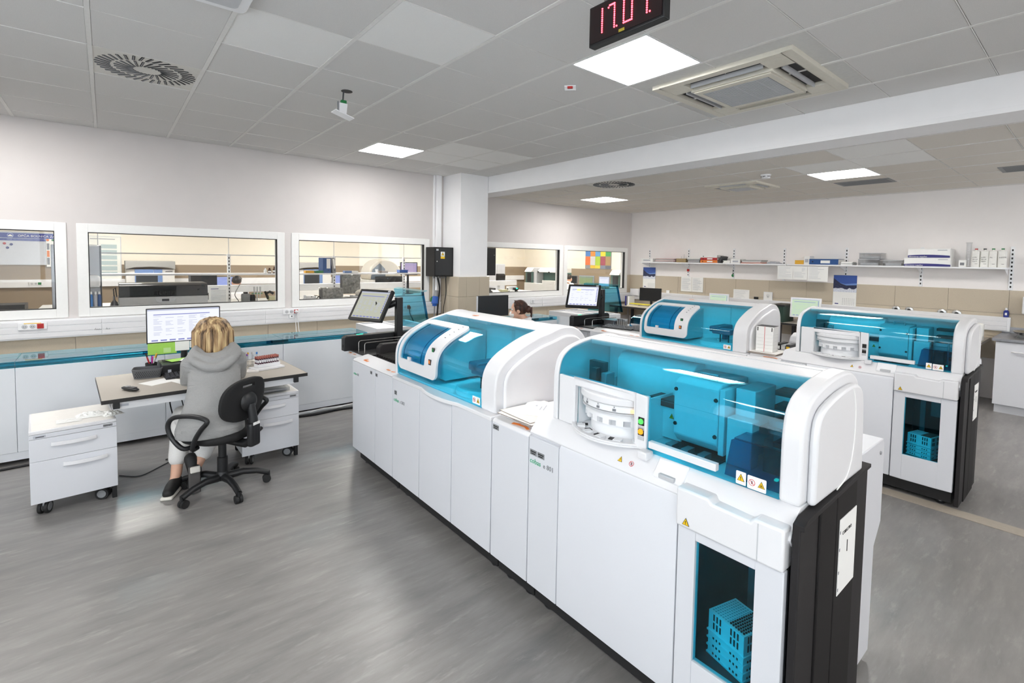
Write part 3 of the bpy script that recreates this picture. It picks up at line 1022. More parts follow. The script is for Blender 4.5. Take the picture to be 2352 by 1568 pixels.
# front plate with the reagent carousel bay
cx, cy = 1.832, -5.442
fp = MB()
fp.box(1.668, 1.695, -5.272, -5.172, .957, 1.178)
fp.box(1.668, 1.695, -5.666, -5.607, .957, 1.178)
fp.box(1.668, 1.695, -5.607, -5.272, 1.142, 1.178)
bay = part('carousel_front', fp, WC, m, bevel=.006, seg=3)
part('bay_lining', MB().box(1.96, 1.98, -5.61, -5.27, .957, 1.142).box(1.70, 1.96, -5.274, -5.268, .957, 1.142).box(1.70, 1.96, -5.612, -5.606, .957, 1.142), WP, bay)
def arcband(r0, r1, z0, z1, a0, a1, n=24):
    """ring sector around the carousel axis; angle 0 looks to the front (-x)"""
    A = [(cx - r1 * cos(a0 + (a1 - a0) * k / n), cy - r1 * sin(a0 + (a1 - a0) * k / n)) for k in range(n + 1)]
    B = [(cx - r0 * cos(a0 + (a1 - a0) * k / n), cy - r0 * sin(a0 + (a1 - a0) * k / n)) for k in range(n + 1)]
    return MB().sheet([[(x, y, z0) for x, y in A], [(x, y, z1) for x, y in A]], [[(x, y, z0) for x, y in B], [(x, y, z1) for x, y in B]])
aa = 1.02
part('brow', arcband(.12, .207, 1.112, 1.143, -aa * .92, aa * .92), WC, bay, bevel=.006, smooth=40)
lr = part('label_ring', arcband(.11, .196, 1.083, 1.110, -aa * .95, aa * .95), WP, bay, smooth=40)
part('shadow_gap', arcband(.11, .1985, 1.1102, 1.1122, -aa * .95, aa * .95), MATS['mid_grey'], bay, smooth=40)
part('rim', arcband(.11, .200, 1.073, 1.081, -aa * .95, aa * .95), MATS['light_grey'], bay, smooth=40)
for k in range(5):
    a_ = -.78 + .39 * k
    P_ = (cx - .1975 * cos(a_), cy - .1975 * sin(a_))
    R_ = Matrix.Rotation(a_, 3, 'Z')
    if k < 4:
        part('slot_label', MB().obox((P_[0], P_[1], 1.092), (.002, .014, .010), R_).obox((P_[0], P_[1], 1.104), (.002, .003, .006), R_), MATS['grey_print'], lr)
    else:
        part('slot_lamp', MB().obox((P_[0], P_[1], 1.093), (.003, .02, .012), R_), emit('amber_lamp', (1, .52, .16), 1.6), lr)
sk = MB()
for k in range(11):
    a0 = -aa * .9 + aa * 1.8 * k / 11
    z0 = 1.022 if k % 2 == 0 else 1.045
    sk.join(arcband(.11, .184, z0, 1.072, a0, a0 + aa * 1.8 / 11, 4))
part('slotted_skirt', sk, WP, bay, smooth=40)
part('slot_back', arcband(.10, .168, 1.018, 1.072, -aa, aa), MATS['light_grey'], bay, smooth=40)
part('drum', MB().lathe((cx, cy, .962), [(.158, 0), (.158, .055), (.10, .055)], 40), WP, bay, smooth=40)
# crescent tray in front of the drum
tr = part('tray', arcband(.10, .245, .9575, .966, -1.25, 1.15), WC, m, bevel=.003, smooth=40)
part('tray_lip', arcband(.226, .245, .966, .975, -1.25, 1.15), WC, tr, bevel=.003, smooth=40)
for k in range(5):
    a_ = .72 - .38 * k
    R_ = Matrix.Rotation(a_, 3, 'Z')
    part('guide_block', MB().obox((cx - .205 * cos(a_ + .15), cy - .205 * sin(a_ + .15), .971), (.035, .034, .011), R_), WP, tr, bevel=.002)
    if k:
        part('dark_slot', MB().obox((cx - .185 * cos(a_), cy - .185 * sin(a_), .9675), (.026, .026, .003), R_), MATS['ink'], tr)
for z, mm in ((1.074, 'green'), (1.033, 'amber')):
    p = part('button_plate', MB().box(1.6655, 1.669, -5.655, -5.627, z - .016, z + .016), MATS['ink'], bay, bevel=.001)
    part('button_cap', MB().lathe((1.6655, -5.641, z), [(.0115, 0), (.010, -.006)], 14, 'x'), emit('btn_' + mm, (.10, .55, .12) if mm == 'green' else (.95, .36, .03), .8), p, smooth=40)
    part('button_text', MB().box(1.6655, 1.668, -5.655, -5.627, z - .034, z - .019), MATS['light_grey'], bay)
# white handle bar, smoked inner cover
part('handle_bar', MB().box(1.655, 1.679, -5.965, -5.685, .983, 1.010), WC, m, bevel=.003)
sm = MB().prism([(-5.972, .965), (-5.992, 1.095), (-6.005, 1.103), (-6.165, 1.103), (-6.165, .965)], 'x', 1.705, 1.711)
part('smoked_cover', sm.join(MB().box(1.711, 2.0, -6.165, -6.0, 1.098, 1.104)), SMOKE, m)
# machinery behind the hood
part('inner_back', MB().box(2.04, 2.06, -6.166, -5.165, .958, 1.30), INNER, m)
part('inner_step', MB().prism([(1.93, 1.24), (1.97, 1.275), (2.038, 1.28), (2.038, .96), (1.93, .96)], 'y', -5.70, -5.30), INNER, m, bevel=.006)
ib = part('tall_cover', MB().prism([(1.80, 1.02), (1.80, 1.225), (1.83, 1.245), (2.035, 1.25), (2.035, .985), (1.83, .985)], 'y', -5.89, -5.70), INBOX, m, bevel=.005)
part('cover_flange', MB().box(1.80, 1.99, -5.915, -5.893, .985, 1.235), INBOX, ib, bevel=.003)
part('carry_handle', MB().tube([(1.87, -5.78, 1.246), (1.87, -5.78, 1.268), (1.87, -5.85, 1.268), (1.87, -5.85, 1.246)], .0045, 8), MATS['dull_steel'], ib, smooth=40)
for y, z in ((-5.71, 1.20), (-5.71, 1.06), (-5.88, 1.19), (-5.88, 1.05)):
    part('knob_screw', MB().lathe((1.80, y, z), [(.008, 0), (.007, -.005)], 10, 'x'), MATS['ink'], ib)
part('right_cover', MB().box(1.86, 2.035, -6.0, -5.925, .99, 1.24).box(1.80, 1.86, -6.02, -5.925, .965, 1.14), INBOX, m, bevel=.005)
part('gripper_mast', MB().box(1.80, 1.83, -5.33, -5.24, 1.12, 1.24).box(1.77, 1.80, -5.31, -5.28, 1.13, 1.215), MATS['dark_grey'], m, bevel=.002)
part('gripper', MB().box(1.77, 1.83, -5.37, -5.34, 1.14, 1.20).cyl((1.78, -5.355, 1.10), (1.78, -5.355, 1.15), .008), MATS['dull_steel'], m, bevel=.002)
part('transfer_arm', MB().box(1.84, 2.0, -5.70, -5.55, 1.10, 1.13), MATS['black_plastic'], m, bevel=.003)
part('inner_panel', MB().box(1.86, 1.87, -5.70, -5.58, .965, 1.10), INNER, m)
part('rack_blocks', MB().box(1.75, 1.80, -5.73, -5.70, .96, .985).box(1.75, 1.80, -5.80, -5.77, .96, .985).box(1.75, 1.80, -5.87, -5.84, .96, .985), MATS['dull_steel'], m)
part('rack_bed', MB().box(1.74, 1.98, -5.91, -5.69, .9575, .965), MATS['black_plastic'], m)
b = MB()
for k in range(5):
    b.box(1.95, 2.03, -6.16, -6.03, 1.0 + .055 * k, 1.0 + .055 * k + .02)
b.box(1.85, 1.95, -6.10, -6.04, .96, 1.08)
part('dark_mechanism', b, MATS['black_plastic'], m, bevel=.002)
part('grey_mechanism', MB().box(1.93, 2.03, -6.16, -6.02, 1.105, 1.13).cyl((1.80, -6.13, .96), (1.80, -6.13, 1.15), .006), MATS['dull_steel'], m)
part('green_led', MB().box(1.73, 1.745, -6.14, -6.13, .99, .996), emit('green_led', (.03, .9, .45), 1.2), m)
sticker(m, (1.86, -5.655, 1.06), (0, -1, 0), (0, 0, 1), .034, .03, '!', plate=False)
# deck fittings below the hood
part('latch_block', MB().box(1.625, 1.672, -5.70, -5.655, .94, .972), WC, m, bevel=.006)
part('drip_well', MB().prism([(1.618, .895), (1.618, .91), (1.66, .962), (1.672, .962), (1.672, .895)], 'y', -5.86, -5.735), WP, m, bevel=.006)
part('clip', MB().box(1.609, 1.625, -5.83, -5.765, .905, .922), MATS['light_grey'], m, bevel=.003)
T_ = Vector((.04, 0, .055)).normalized()
sticker(m, (1.6275, -5.575, .908), (0, -1, 0), T_, .03, .03, '!', plate=False)
sticker(m, (1.6275, -5.63, .908), (0, -1, 0), T_, .032, .03, 'o', plate=False)
badge(m, -5.052, .80, 2, XF, .048, .026)
brand(m, -5.052, .735, .034, 'e 801')
sticker(m, (1.6765, -6.045, .985), (0, -1, 0), (0, 0, 1), .034, .044, '!')
sticker(m, (1.6765, -6.098, .983), (0, -1, 0), (0, 0, 1), .062, .044, 'ob')

# ---------------- waste drawer and door with the tip-tray window (same machine)
wd = part('upper_drawer', MB().prism([(-5.863, .782), (-5.863, .918), (-5.985, .918), (-5.995, .905), (-6.125, .900), (-6.135, .914), (-6.228, .914), (-6.228, .782)], 'x', 1.578, 1.66), WC, m, bevel=.008, seg=3)
part('drawer_groove', MB().box(1.5765, 1.579, -6.152, -6.149, .784, .905), MATS['light_grey'], wd)
part('drawer_top', MB().prism([(1.66, .90), (1.676, .956), (1.72, .956), (1.72, .80), (1.66, .80)], 'y', -6.232, -5.863), WC, m, bevel=.004)
sticker(wd, (1.577, -5.905, .805), (0, -1, 0), (0, 0, 1), .04, .036, '!', plate=False)
wdoor = MB()
wdoor.box(1.595, 1.622, -5.932, -5.864, .127, .778).box(1.595, 1.622, -6.226, -6.140, .127, .778)
wdoor.box(1.595, 1.622, -6.140, -5.932, .744, .778).box(1.595, 1.622, -6.140, -5.932, .127, .312)
wdr = part('window_door', wdoor, WPN, m, bevel=.003)
part('window_pane', MB().box(1.606, 1.610, -6.141, -5.931, .311, .745), TEALD, wdr)
cav = mat('cavity_dark', '20262b', 0.5, var=.1)
cavw = mat('cavity_grey', '59626b', 0.45, var=.1)
part('cavity', MB().box(1.63, 2.19, -6.226, -6.20, .123, .80).box(1.63, 2.19, -5.875, -5.863, .123, .80).box(2.16, 2.19, -6.2, -5.875, .123, .80).box(1.63, 2.16, -6.2, -5.875, .123, .30), cav, m)
part('cavity_rail', MB().box(1.95, 1.97, -5.99, -5.96, .30, .80).box(1.95, 1.97, -6.12, -6.10, .30, .80).box(1.98, 2.0, -6.18, -6.02, .55, .72), cavw, m)
part('cavity_fill_light', MB().box(1.66, 1.68, -6.19, -5.89, .792, .797), emit('cavity_fill_light', (.8, .95, 1), 5.0), m)  # unseen glowing strip, added to brighten the tray compartment
# dark side panels at the end of the line, white service cabinet behind
sp = part('dark_side_panel', MB().prism([(1.606, .03), (1.606, .925), (1.635, .936), (1.75, .945), (1.75, .03)], 'y', -6.262, -6.238), MATS['charcoal_edge'], m, bevel=.004)
part('dark_side_panel', MB().prism([(1.752, .03), (1.752, .945), (1.895, .950), (1.895, .03)], 'y', -6.268, -6.238), MATS['charcoal'], m, bevel=.004)
part('dark_side_panel', MB().prism([(1.899, .03), (1.899, .950), (2.098, .954), (2.098, .03)], 'y', -6.268, -6.238), MATS['charcoal'], m, bevel=.004)
part('dark_side_panel', MB().prism([(2.10, .03), (2.10, .954), (2.235, .958), (2.235, .03)], 'y', -6.262, -6.238), MATS['charcoal_edge'], m, bevel=.004)
part('top_band', MB().prism([(1.606, .918), (1.635, .93), (2.10, .948), (2.235, .952), (2.235, .966), (2.10, .962), (1.635, .946), (1.606, .934)], 'y', -6.272, -6.239), MATS['charcoal_edge'], m, bevel=.002)
nt_ = part('notice_sheet', MB().box(1.925, 2.092, -6.2705, -6.2685, .585, .85), MATS['paper'], m)
text('notice_lettering', 'COBAS PRO', .017, MATS['ink'], nt_, (1.95, -6.2708, .79), (1, 0, 0), (0, 0, 1))
text('notice_number', '1', .06, MATS['ink'], nt_, (1.99, -6.2708, .715), (1, 0, 0), (0, 0, 1))
part('tape_marks', MB().box(1.927, 1.933, -6.2712, -6.2704, .60, .61).box(1.927, 1.933, -6.2712, -6.2704, .66, .67).box(1.927, 1.933, -6.2712, -6.2704, .74, .75).box(1.927, 1.933, -6.2712, -6.2704, .80, .81), MATS['grey_print'], nt_)
sc_ = part('service_cabinet', MB().prism([(2.245, .03), (2.245, .955), (2.64, .955), (2.66, .93), (2.66, .578), (2.575, .494), (2.57, .03)], 'y', -6.212, -5.30), WPN, m, bevel=.004)
part('screw', MB().lathe((2.58, -6.10, .955), [(.008, 0), (.006, .003)], 10), MATS['dull_steel'], sc_)
part('screw', MB().lathe((2.60, -6.213, .90), [(.008, 0), (.006, -.003)], 10, 'y'), MATS['dull_steel'], sc_)

# ---------------- copies: the rear line
DX, DY = 2.96, 0.05
for r, lab in LINE:
    c = dup(r, (DX, DY, 0), lab)
    if r.name.startswith('electrolyte'):
        for o in list(kids(c)):
            if o.name.split('.')[0] in ('rack_bed', 'black_track_cover', 'rear_deck'):
                for q in list(kids(o)):
                    bpy.data.objects.remove(q)
                bpy.data.objects.remove(o)
        ROOTM[c.name] = Matrix.Translation(Vector(c.location)).inverted()
        part('rear_deck', MB().box(1.74 + DX, 2.40 + DX, -3.498, -2.753, .846, .888), WC, c, bevel=.004)
# ------------------------------------------------------------------ tip trays standing in the waste compartments
TRAYM = mat('tray_plastic', 'dcf2f8', 0.4, var=0.03)
def tip_tray(z0, h, top, label):
    """one perforated tray, turned a little in its compartment"""
    c = Vector((1.74, -6.03, z0))
    t = thing('tip_tray', label, 'tray', c, rz=radians(-14))
    w, d = .15, .135
    b = MB()
    b.box(-d / 2, d / 2, -w / 2, -w / 2 + .003, 0, h).box(-d / 2, d / 2, w / 2 - .003, w / 2, 0, h)
    b.box(-d / 2, -d / 2 + .003, -w / 2 + .003, w / 2 - .003, 0, h).box(d / 2 - .003, d / 2, -w / 2 + .003, w / 2 - .003, 0, h)
    b.box(-d / 2 + .003, d / 2 - .003, -w / 2 + .003, w / 2 - .003, h - .004, h)
    b.box(-d / 2 - .004, d / 2 + .004, -w / 2 - .004, -w / 2, 0, .006).box(-d / 2 - .004, d / 2 + .004, w / 2, w / 2 + .004, 0, .006)
    b.box(-d / 2 - .004, -d / 2, -w / 2, w / 2, 0, .006).box(d / 2, d / 2 + .004, -w / 2, w / 2, 0, .006)
    part('tray_body', b, TRAYM, t, local=True)
    s = MB()
    n = 2 if top else 1
    for q in range(n):
        for g in (-1, 1):
            for k in range(3):
                y = g * .037 + (k - 1) * .014
                zz = h * (.30 if n == 1 else .22 + .40 * q)
                s.box(-d / 2 - .0012, -d / 2 + .001, y - .003, y + .003, zz, zz + h * .3)
                s.box(y * .9 - .003, y * .9 + .003, -w / 2 - .0012, -w / 2 + .001, zz, zz + h * .3)
    part('side_slots', s, MATS['ink'], t, local=True)
    if top:
        a, e = MB(), MB()
        for i in range(11):
            for j in range(13):
                x, y = -d / 2 + .012 + i * .011, -w / 2 + .010 + j * .0108
                (e if j < 6 else a).cyl((x, y, h - .001), (x, y, h + (.004 if j < 6 else .0012)), .0042, .0042, 6)
        part('used_tips', e, MATS['ink'], t, local=True, kind='stuff')
        part('tip_holes', a, mat('tray_hole', '86b9c6', .5), t, local=True, kind='stuff')
    return t
TR = []
for k in range(3):
    TR.append(tip_tray(.301 + .028 * k, .024, False, ['bottom tip tray', 'second tip tray from the bottom', 'third tip tray from the bottom', 'fourth tip tray from the bottom'][k] + ' of the stack behind the nearest tray window'))
TR.append(tip_tray(.301 + .084, .076, True, 'deep perforated tip tray on top of the stack behind the nearest tray window'))
for k, o in enumerate(TR):
    lab = o['label'].replace('nearest', 'rear')
    dup(o, (DX, DY, 0), lab)
# ------------------------------------------------------------------ conveyor track along the window wall
TRACKW = mat('track_panel', 'eef1f5', 0.4, var=0.012, scale=2)
def conveyor(name, label, xs, x1):
    t = thing(name, label, 'conveyor', ((xs[0] + x1) / 2, -1.0, 0))
    X = xs + [x1]
    part('body', MB().box(xs[0], x1, -1.235, -.78, .10, .775), TRACKW, t)
    part('skirting', MB().box(xs[0], x1, -1.242, -.80, .035, .098), TRACKW, t)
    for a, b in zip(X, X[1:]):
        p = part('front_panel', MB().box(a + .002, b - .002, -1.25, -1.236, .10, .78), TRACKW, t, bevel=.002)
        part('lock', MB().lathe((b - .10, -1.25, .66), [(.008, 0), (.007, -.003)], 10, 'y'), MATS['dull_steel'], p)
        part('foot', MB().lathe((a + .25, -1.12, 0), [(.03, 0), (.03, .01), (.012, .015), (.012, .036)], 10), MATS['black_matte'], t)
        part('foot', MB().lathe((b - .25, -1.12, 0), [(.03, 0), (.03, .01), (.012, .015), (.012, .036)], 10), MATS['black_matte'], t)
    belt = part('track_bed', MB().box(xs[0], x1, -1.23, -.79, .776, .786), MATS['dark_grey'], t)
    for y in (-1.16, -1.04, -.92):
        part('guide_rail', MB().box(xs[0], x1, y, y + .03, .786, .80), MATS['dull_steel'], belt)
    for k, (a, b) in enumerate(zip(X, X[1:])):
        c = part('teal_cover', MB().box(a + .002, b - .002, -1.248, -.782, .826, .831).box(a + .002, b - .002, -1.248, -1.243, .782, .826).box(a + .002, b - .002, -.787, -.782, .782, .826), TEAL, t)
        part('cover_edge', MB().box(a + .004, b - .004, -1.2495, -1.2425, .7815, .788), emit('edge_glow', (.10, .55, .62), .35) if False else clear('edge_teal', (.45, .93, .97), .06), c)
        part('hinge', MB().box(b - .16, b - .10, -1.253, -1.248, .80, .83), SMOKE, c)
    part('rack_group', MB().box(1.36, 1.52, -1.22, -1.17, .80, .822) if xs[0] < 0 else MB().box(5.0, 5.1, -1.22, -1.17, .80, .822), MATS['ink'], belt)
    return t
conveyor('track_conveyor', 'long white conveyor with flat teal covers along the wall behind the blonde woman\'s desk', [-3.1, -2.1, -1.3, -.516, .45, 1.462], 2.378)
conveyor('track_conveyor', 'short white conveyor with teal covers behind the woman with the ponytail', [3.12, 4.2], 5.46)
def end_unit(x0, x1, y0, y1, label):
    t = thing('track_end_unit', label, 'laboratory machine', ((x0 + x1) / 2, (y0 + y1) / 2, 0))
    part('body', MB().box(x0, x1, y0, y1, .03, .84), TRACKW, t, bevel=.004)
    part('rim', MB().box(x0, x1, y0, y0 + .03, .84, .90).box(x0, x1, y1 - .03, y1, .84, .90).box(x0, x0 + .03, y0 + .03, y1 - .03, .84, .90).box(x1 - .03, x1, y0 + .03, y1 - .03, .84, .90), WC, t, bevel=.003)
    ym = (y0 + y1) / 2; xm = (x0 + x1) / 2
    for k, (a, b) in enumerate(((x0 + .03, xm - .01), (xm + .01, x1 - .03))):
        part('vent_panel', MB().box(a, b, y0 + .035, y1 - .035, .872, .884), MATS['mid_grey'] if k else MATS['light_grey'], t, bevel=.002)
    part('centre_bar', MB().box(xm - .01, xm + .01, y0 + .03, y1 - .03, .86, .90), WC, t)
end_unit(2.385, 3.05, -1.50, -.88, 'white frame topped unit where the conveyor meets the foreground analyser line')
end_unit(5.50, 6.15, -1.95, -1.02, 'white grey topped unit where the conveyor meets the rear analyser line')

# ------------------------------------------------------------------ desk of the blonde woman
def desk(label, c, rz, w, d, h=.75):
    t = thing('desk', label, 'desk', (c[0], c[1], 0), rz=rz)
    part('desktop', MB().box(-w / 2, w / 2, -d / 2, d / 2, h - .022, h), MATS['worktop'], t, local=True, bevel=.0015)
    e = .0025
    part('edge_band', MB().box(-w / 2 - e, w / 2 + e, -d / 2 - e, -d / 2, h - .026, h - .001).box(-w / 2 - e, w / 2 + e, d / 2, d / 2 + e, h - .026, h - .001).box(-w / 2 - e, -w / 2, -d / 2, d / 2, h - .026, h - .001).box(w / 2, w / 2 + e, -d / 2, d / 2, h - .026, h - .001), MATS['wood_edge'], t, local=True)
    part('front_rail', MB().box(-w / 2 + .06, w / 2 - .06, -d / 2 + .05, -d / 2 + .09, h - .085, h - .026), WP, t, local=True, bevel=.003)
    part('rear_rail', MB().box(-w / 2 + .06, w / 2 - .06, d / 2 - .09, d / 2 - .05, h - .085, h - .026), WP, t, local=True, bevel=.003)
    for s in (-1, 1):
        x = s * (w / 2 - .075)
        part('bracket', MB().box(x - .018, x + .018, -d / 2 + .03, d / 2 - .03, h - .075, h - .026), MATS['black_plastic'], t, local=True, bevel=.003)
        x = s * (w / 2 - .055)
        part('leg', MB().box(x - .03, x + .03, d / 2 - .085, d / 2 - .02, .03, h - .085).box(x - .03, x + .03, d / 2 - .115, d / 2 - .02, .03, .07), WP, t, local=True, bevel=.004)
        for y in (d / 2 - .1, d / 2 - .04):
            part('foot', MB().cyl((x, y, 0), (x, y, .03), .02, n=10), MATS['black_matte'], t, local=True)
    return t
dk = desk('white topped desk with black edge where the blonde woman in the grey hoodie sits', (.638, -2.212), radians(2.7), 1.29, .83)
part('rail_label', MB().box(-.575, -.505, -.367, -.3645, .685, .70), MATS['light_print'], dk, local=True)

def RZ(a):
    return Matrix.Rotation(a, 3, 'Z')
def screen_content(p, w, h, rows, F, side=True, warm=False):
    """UI printed as thin flat patches on a lit screen; F maps local (x, z) to the screen plane"""
    bar = emit('ui_bar', hx('8f93d0'), .42); line = emit('ui_line', hx('c3c8dc'), .44); dark = emit('ui_dark', hx('3c3f86'), .5)
    F(p, 'title_bar', [(-w / 2, h / 2 - .045 * h, w / 2, h / 2)], line)
    F(p, 'header', [(-w * .42, h * .32, w * .36, h * .345)], bar)
    R = []
    rr = random.Random(5)
    for r in range(rows):
        z = h * (.27 - .6 * r / rows)
        for c_ in range(5):
            if rr.random() < .75:
                x = -w * .42 + c_ * w * .16
                R.append((x, z, x + w * rr.uniform(.05, .12), z + h * .012))
    F(p, 'text_rows', R, line)
    F(p, 'tool_bar', [(-w * .45 + k * w * .12, -h * .47, -w * .45 + k * w * .12 + w * .085, -h * .43) for k in range(8)], bar)
    if side:
        F(p, 'side_buttons', [(w * .44, h * (.36 - .08 * k), w * .48, h * (.41 - .08 * k)) for k in range(9)], bar)
def monitor(name, label, c, w, h, R, bez=.012, scr='screen_white', tilt_arm=None, stand=True, base_z=.75, rows=12, ui=True, body='black_plastic', side=True, group=None, bot=None, cat='monitor'):
    """flat screen; R turns local axes (x right, y into the screen, z up) to world; c is the panel centre"""
    t = thing(name, label, cat, c, R=R, group=group)
    bot = bez if bot is None else bot
    part('housing', MB().box(-w / 2, w / 2, .004, .035, -h / 2, h / 2), MATS[body], t, local=True, bevel=.005)
    f = MB().box(-w / 2, w / 2, 0, .006, h / 2 - bez, h / 2).box(-w / 2, w / 2, 0, .006, -h / 2, -h / 2 + bot).box(-w / 2, -w / 2 + bez, 0, .006, -h / 2 + bot, h / 2 - bez).box(w / 2 - bez, w / 2, 0, .006, -h / 2 + bot, h / 2 - bez)
    part('bezel', f, MATS[body], t, local=True, bevel=.0015)
    sw, sh, cz = w - 2 * bez, h - bez - bot, (bot - bez) / 2
    p = part('screen', MB().box(-sw / 2, sw / 2, .0025, .004, cz - sh / 2, cz + sh / 2), MATS[scr], t, local=True)
    if ui:
        def F(par, nm, rects, m):
            b = MB()
            for (x0, z0, x1, z1) in rects:
                b.box(x0, x1, .0017, .0026, cz + z0, cz + z1)
            part(nm, b, m, par, local=True, kind='stuff' if nm == 'text_rows' else None)
        screen_content(p, sw, sh, rows, F, side)
    if stand:
        Ri = R.inverted()
        zb = base_z - c[2]
        n = Ri @ Vector((0, 0, zb))
        b = MB().tube([(0, .04, 0), Ri @ (R @ Vector((0, .07, 0)) + Vector((0, 0, -.02))), Ri @ (R @ Vector((0, .07, 0)) + Vector((0, 0, zb + .01)))], [.02, .022, .026], 10)
        part('stand_neck', b, MATS[body], t, local=True, smooth=40)
        p0 = R @ Vector((0, .07, 0)); p0.z = zb
        b = MB().add([Ri @ (Vector(v) + p0) for v in MB().lathe((0, 0, 0), [(.11, 0), (.11, .006), (.03, .014)], 24).v], MB().lathe((0, 0, 0), [(.11, 0), (.11, .006), (.03, .014)], 24).f)
        part('stand_foot', b, MATS[body], t, local=True, smooth=40)
    return t
emit('screen_white', (.86, .88, 1.0), SCREEN_L)
emit('screen_grey', hx('c9cbbb'), .42)
emit('screen_green', hx('c9dec2'), .45)
emit('screen_lime', hx('a8b886'), .4)
emit('screen_blue', hx('a6b2ea'), .45)
emit('screen_violet', hx('c9b6d8'), .4)
mat('screen_off', '131416', 0.3)
def RZ(a):
    return Matrix.Rotation(a, 3, 'Z')
mon1 = monitor('monitor', 'wide monitor with paper notes under its edge in front of the blonde woman', (.556, -1.75, 1.107), .522, .293, RZ(0), .007, 'screen_white', rows=16, side=False, bot=.012)
part('paper_note', MB().box(-.255, -.06, -.004, -.0015, -.235, -.142), mat('lime_paper', 'a6d95f', .7), mon1, local=True)
part('paper_note', MB().box(-.15, -.10, -.0055, -.004, -.225, -.185), mat('lime_pale', 'c3e59a', .7), mon1, local=True)
part('paper_note', MB().box(-.07, .03, -.006, -.004, -.218, -.14), MATS['paper'], mon1, local=True)
part('paper_note', MB().box(.035, .16, -.004, -.002, -.20, -.142), MATS['paper'], mon1, local=True)

def keyboard(label, c, rz, w=.44, d=.145, tilt=.05, rows=5, m='black_plastic', key='dark_grey'):
    t = thing('keyboard', label, 'keyboard', c, rz=rz)
    part('case', MB().prism([(-d / 2, 0), (-d / 2, .010), (d / 2, .010 + tilt * d * 2.2), (d / 2, 0)], 'x', -w / 2, w / 2), MATS[m], t, local=True, bevel=.002)
    b = MB()
    for r in range(rows):
        y = -d / 2 + .022 + r * (d - .04) / (rows - 1)
        z = .010 + tilt * 2.2 * (y + d / 2)
        n = 15
        for k in range(n):
            x = -w / 2 + .02 + k * (w - .04) / (n - 1)
            b.obox((x, y, z + .003), (.019, .018, .006))
    part('keys', b, MATS[key], t, local=True, kind='stuff')
    return t
keyboard('black keyboard on the white desk half hidden by the grey hoodie', (.60, -2.155, .75), radians(3))

bt = thing('mini_computer', 'flat black desktop computer under loose papers, on the white desk below the monitor', 'computer', (.52, -1.935, .75), rz=radians(2))
part('case', MB().box(-.155, .155, -.13, .13, .006, .085), MATS['black_plastic'], bt, local=True, bevel=.006)
part('foot', MB().box(-.14, -.10, -.12, .12, 0, .006).box(.10, .14, -.12, .12, 0, .006), MATS['black_matte'], bt, local=True)
part('sticker', MB().box(-.115, -.093, -.1308, -.13, .02, .045), MATS['light_print'], bt, local=True)
part('vent', MB().box(-.13, -.02, .0, .1, .085, .088), MATS['charcoal'], bt, local=True)
def sheet_of(label, c, w, d, rz, m='paper', group=None, th=.0012, lines=0, name='paper_sheet', cat='paper', curl=0.0):
    t = thing(name, label, cat, c, rz=rz, group=group)
    n = 8
    A = [[(-w / 2 + w * i / n, -d / 2 + d * j / n, th + curl * ((i / n - .5) ** 2 + .6 * (j / n) ** 3)) for j in range(n + 1)] for i in range(n + 1)]
    B = [[(p[0], p[1], p[2] - th) for p in r] for r in A]
    part('sheet', MB().sheet(A, B), MATS[m], t, local=True)
    if lines:
        b = MB()
        rr = random.Random(int(abs(c[0]) * 1000))
        for k in range(lines):
            y = d * (.4 - .8 * k / lines)
            b.box(-w * .4, -w * .4 + w * .8 * rr.uniform(.5, 1), y, y + d * .012, th * .9, th + .0004 + curl * .05)
        part('printed_lines', b, MATS['light_print'], t, local=True)
    return t
sheet_of('lime sheet lying on the black desktop computer', (.50, -1.915, .8405), .16, .12, .3, 'lime_paper', th=.001)
sheet_of('white sheet lying across the black desktop computer', (.585, -1.965, .8425), .16, .11, -.35, 'paper', th=.001)
sheet_of('white paper sheet lying on the desk, left of the two before the keyboard', (.345, -2.265, .75), .21, .15, .5, lines=0, group='papers before the keyboard')
sheet_of('white printed paper sheet lying on the desk, right of the two before the keyboard', (.54, -2.345, .7525), .23, .16, .35, lines=7, group='papers before the keyboard')

bs = thing('basket', 'grey perforated plastic basket on the white desk', 'basket', (.285, -2.035, .75), rz=radians(-8))
ringo = lambda w, d, z, r: [(p[0], p[1], z) for p in rrect(w, d, r, 4)]
b = MB()
lv = [(.165, .115, .003), (.19, .135, .07)]
O_ = [ringo(w, d, z, .02) for w, d, z in lv]; I_ = [ringo(w - .008, d - .008, z + .003, .017) for w, d, z in lv]
b.sheet([r + r[:1] for r in O_], [r + r[:1] for r in I_])
b.prism(rrect(.165, .115, .02, 4), 'z', 0, .004)
part('bowl', b, mat('basket_grey', '58595c', .6), bs, local=True)
b = MB()
for r in range(4):
    for k in range(12):
        x = -.07 + k * .0125 + (.006 if r % 2 else 0)
        f = .015 + .012 * r
        b.obox((x, -(.115 / 2 + (.02 / 2) * f / .07) - .0005, f), (.006, .003, .006))
part('holes', b, MATS['ink'], bs, local=True, kind='stuff')
sheet_of('small cream note standing in the grey basket', (.265, -2.03, .79), .07, .05, .2, 'card', th=.001, name='note_pad', cat='paper')
pc = thing('pen_cup', 'black mesh pen cup beside the grey basket', 'cup', (.315, -1.905, .75))
part('cup', MB().lathe((0, 0, 0), [(.036, 0), (.04, .085), (.038, .085), (.034, .004)], 20), MATS['black_matte'], pc, local=True, smooth=50)
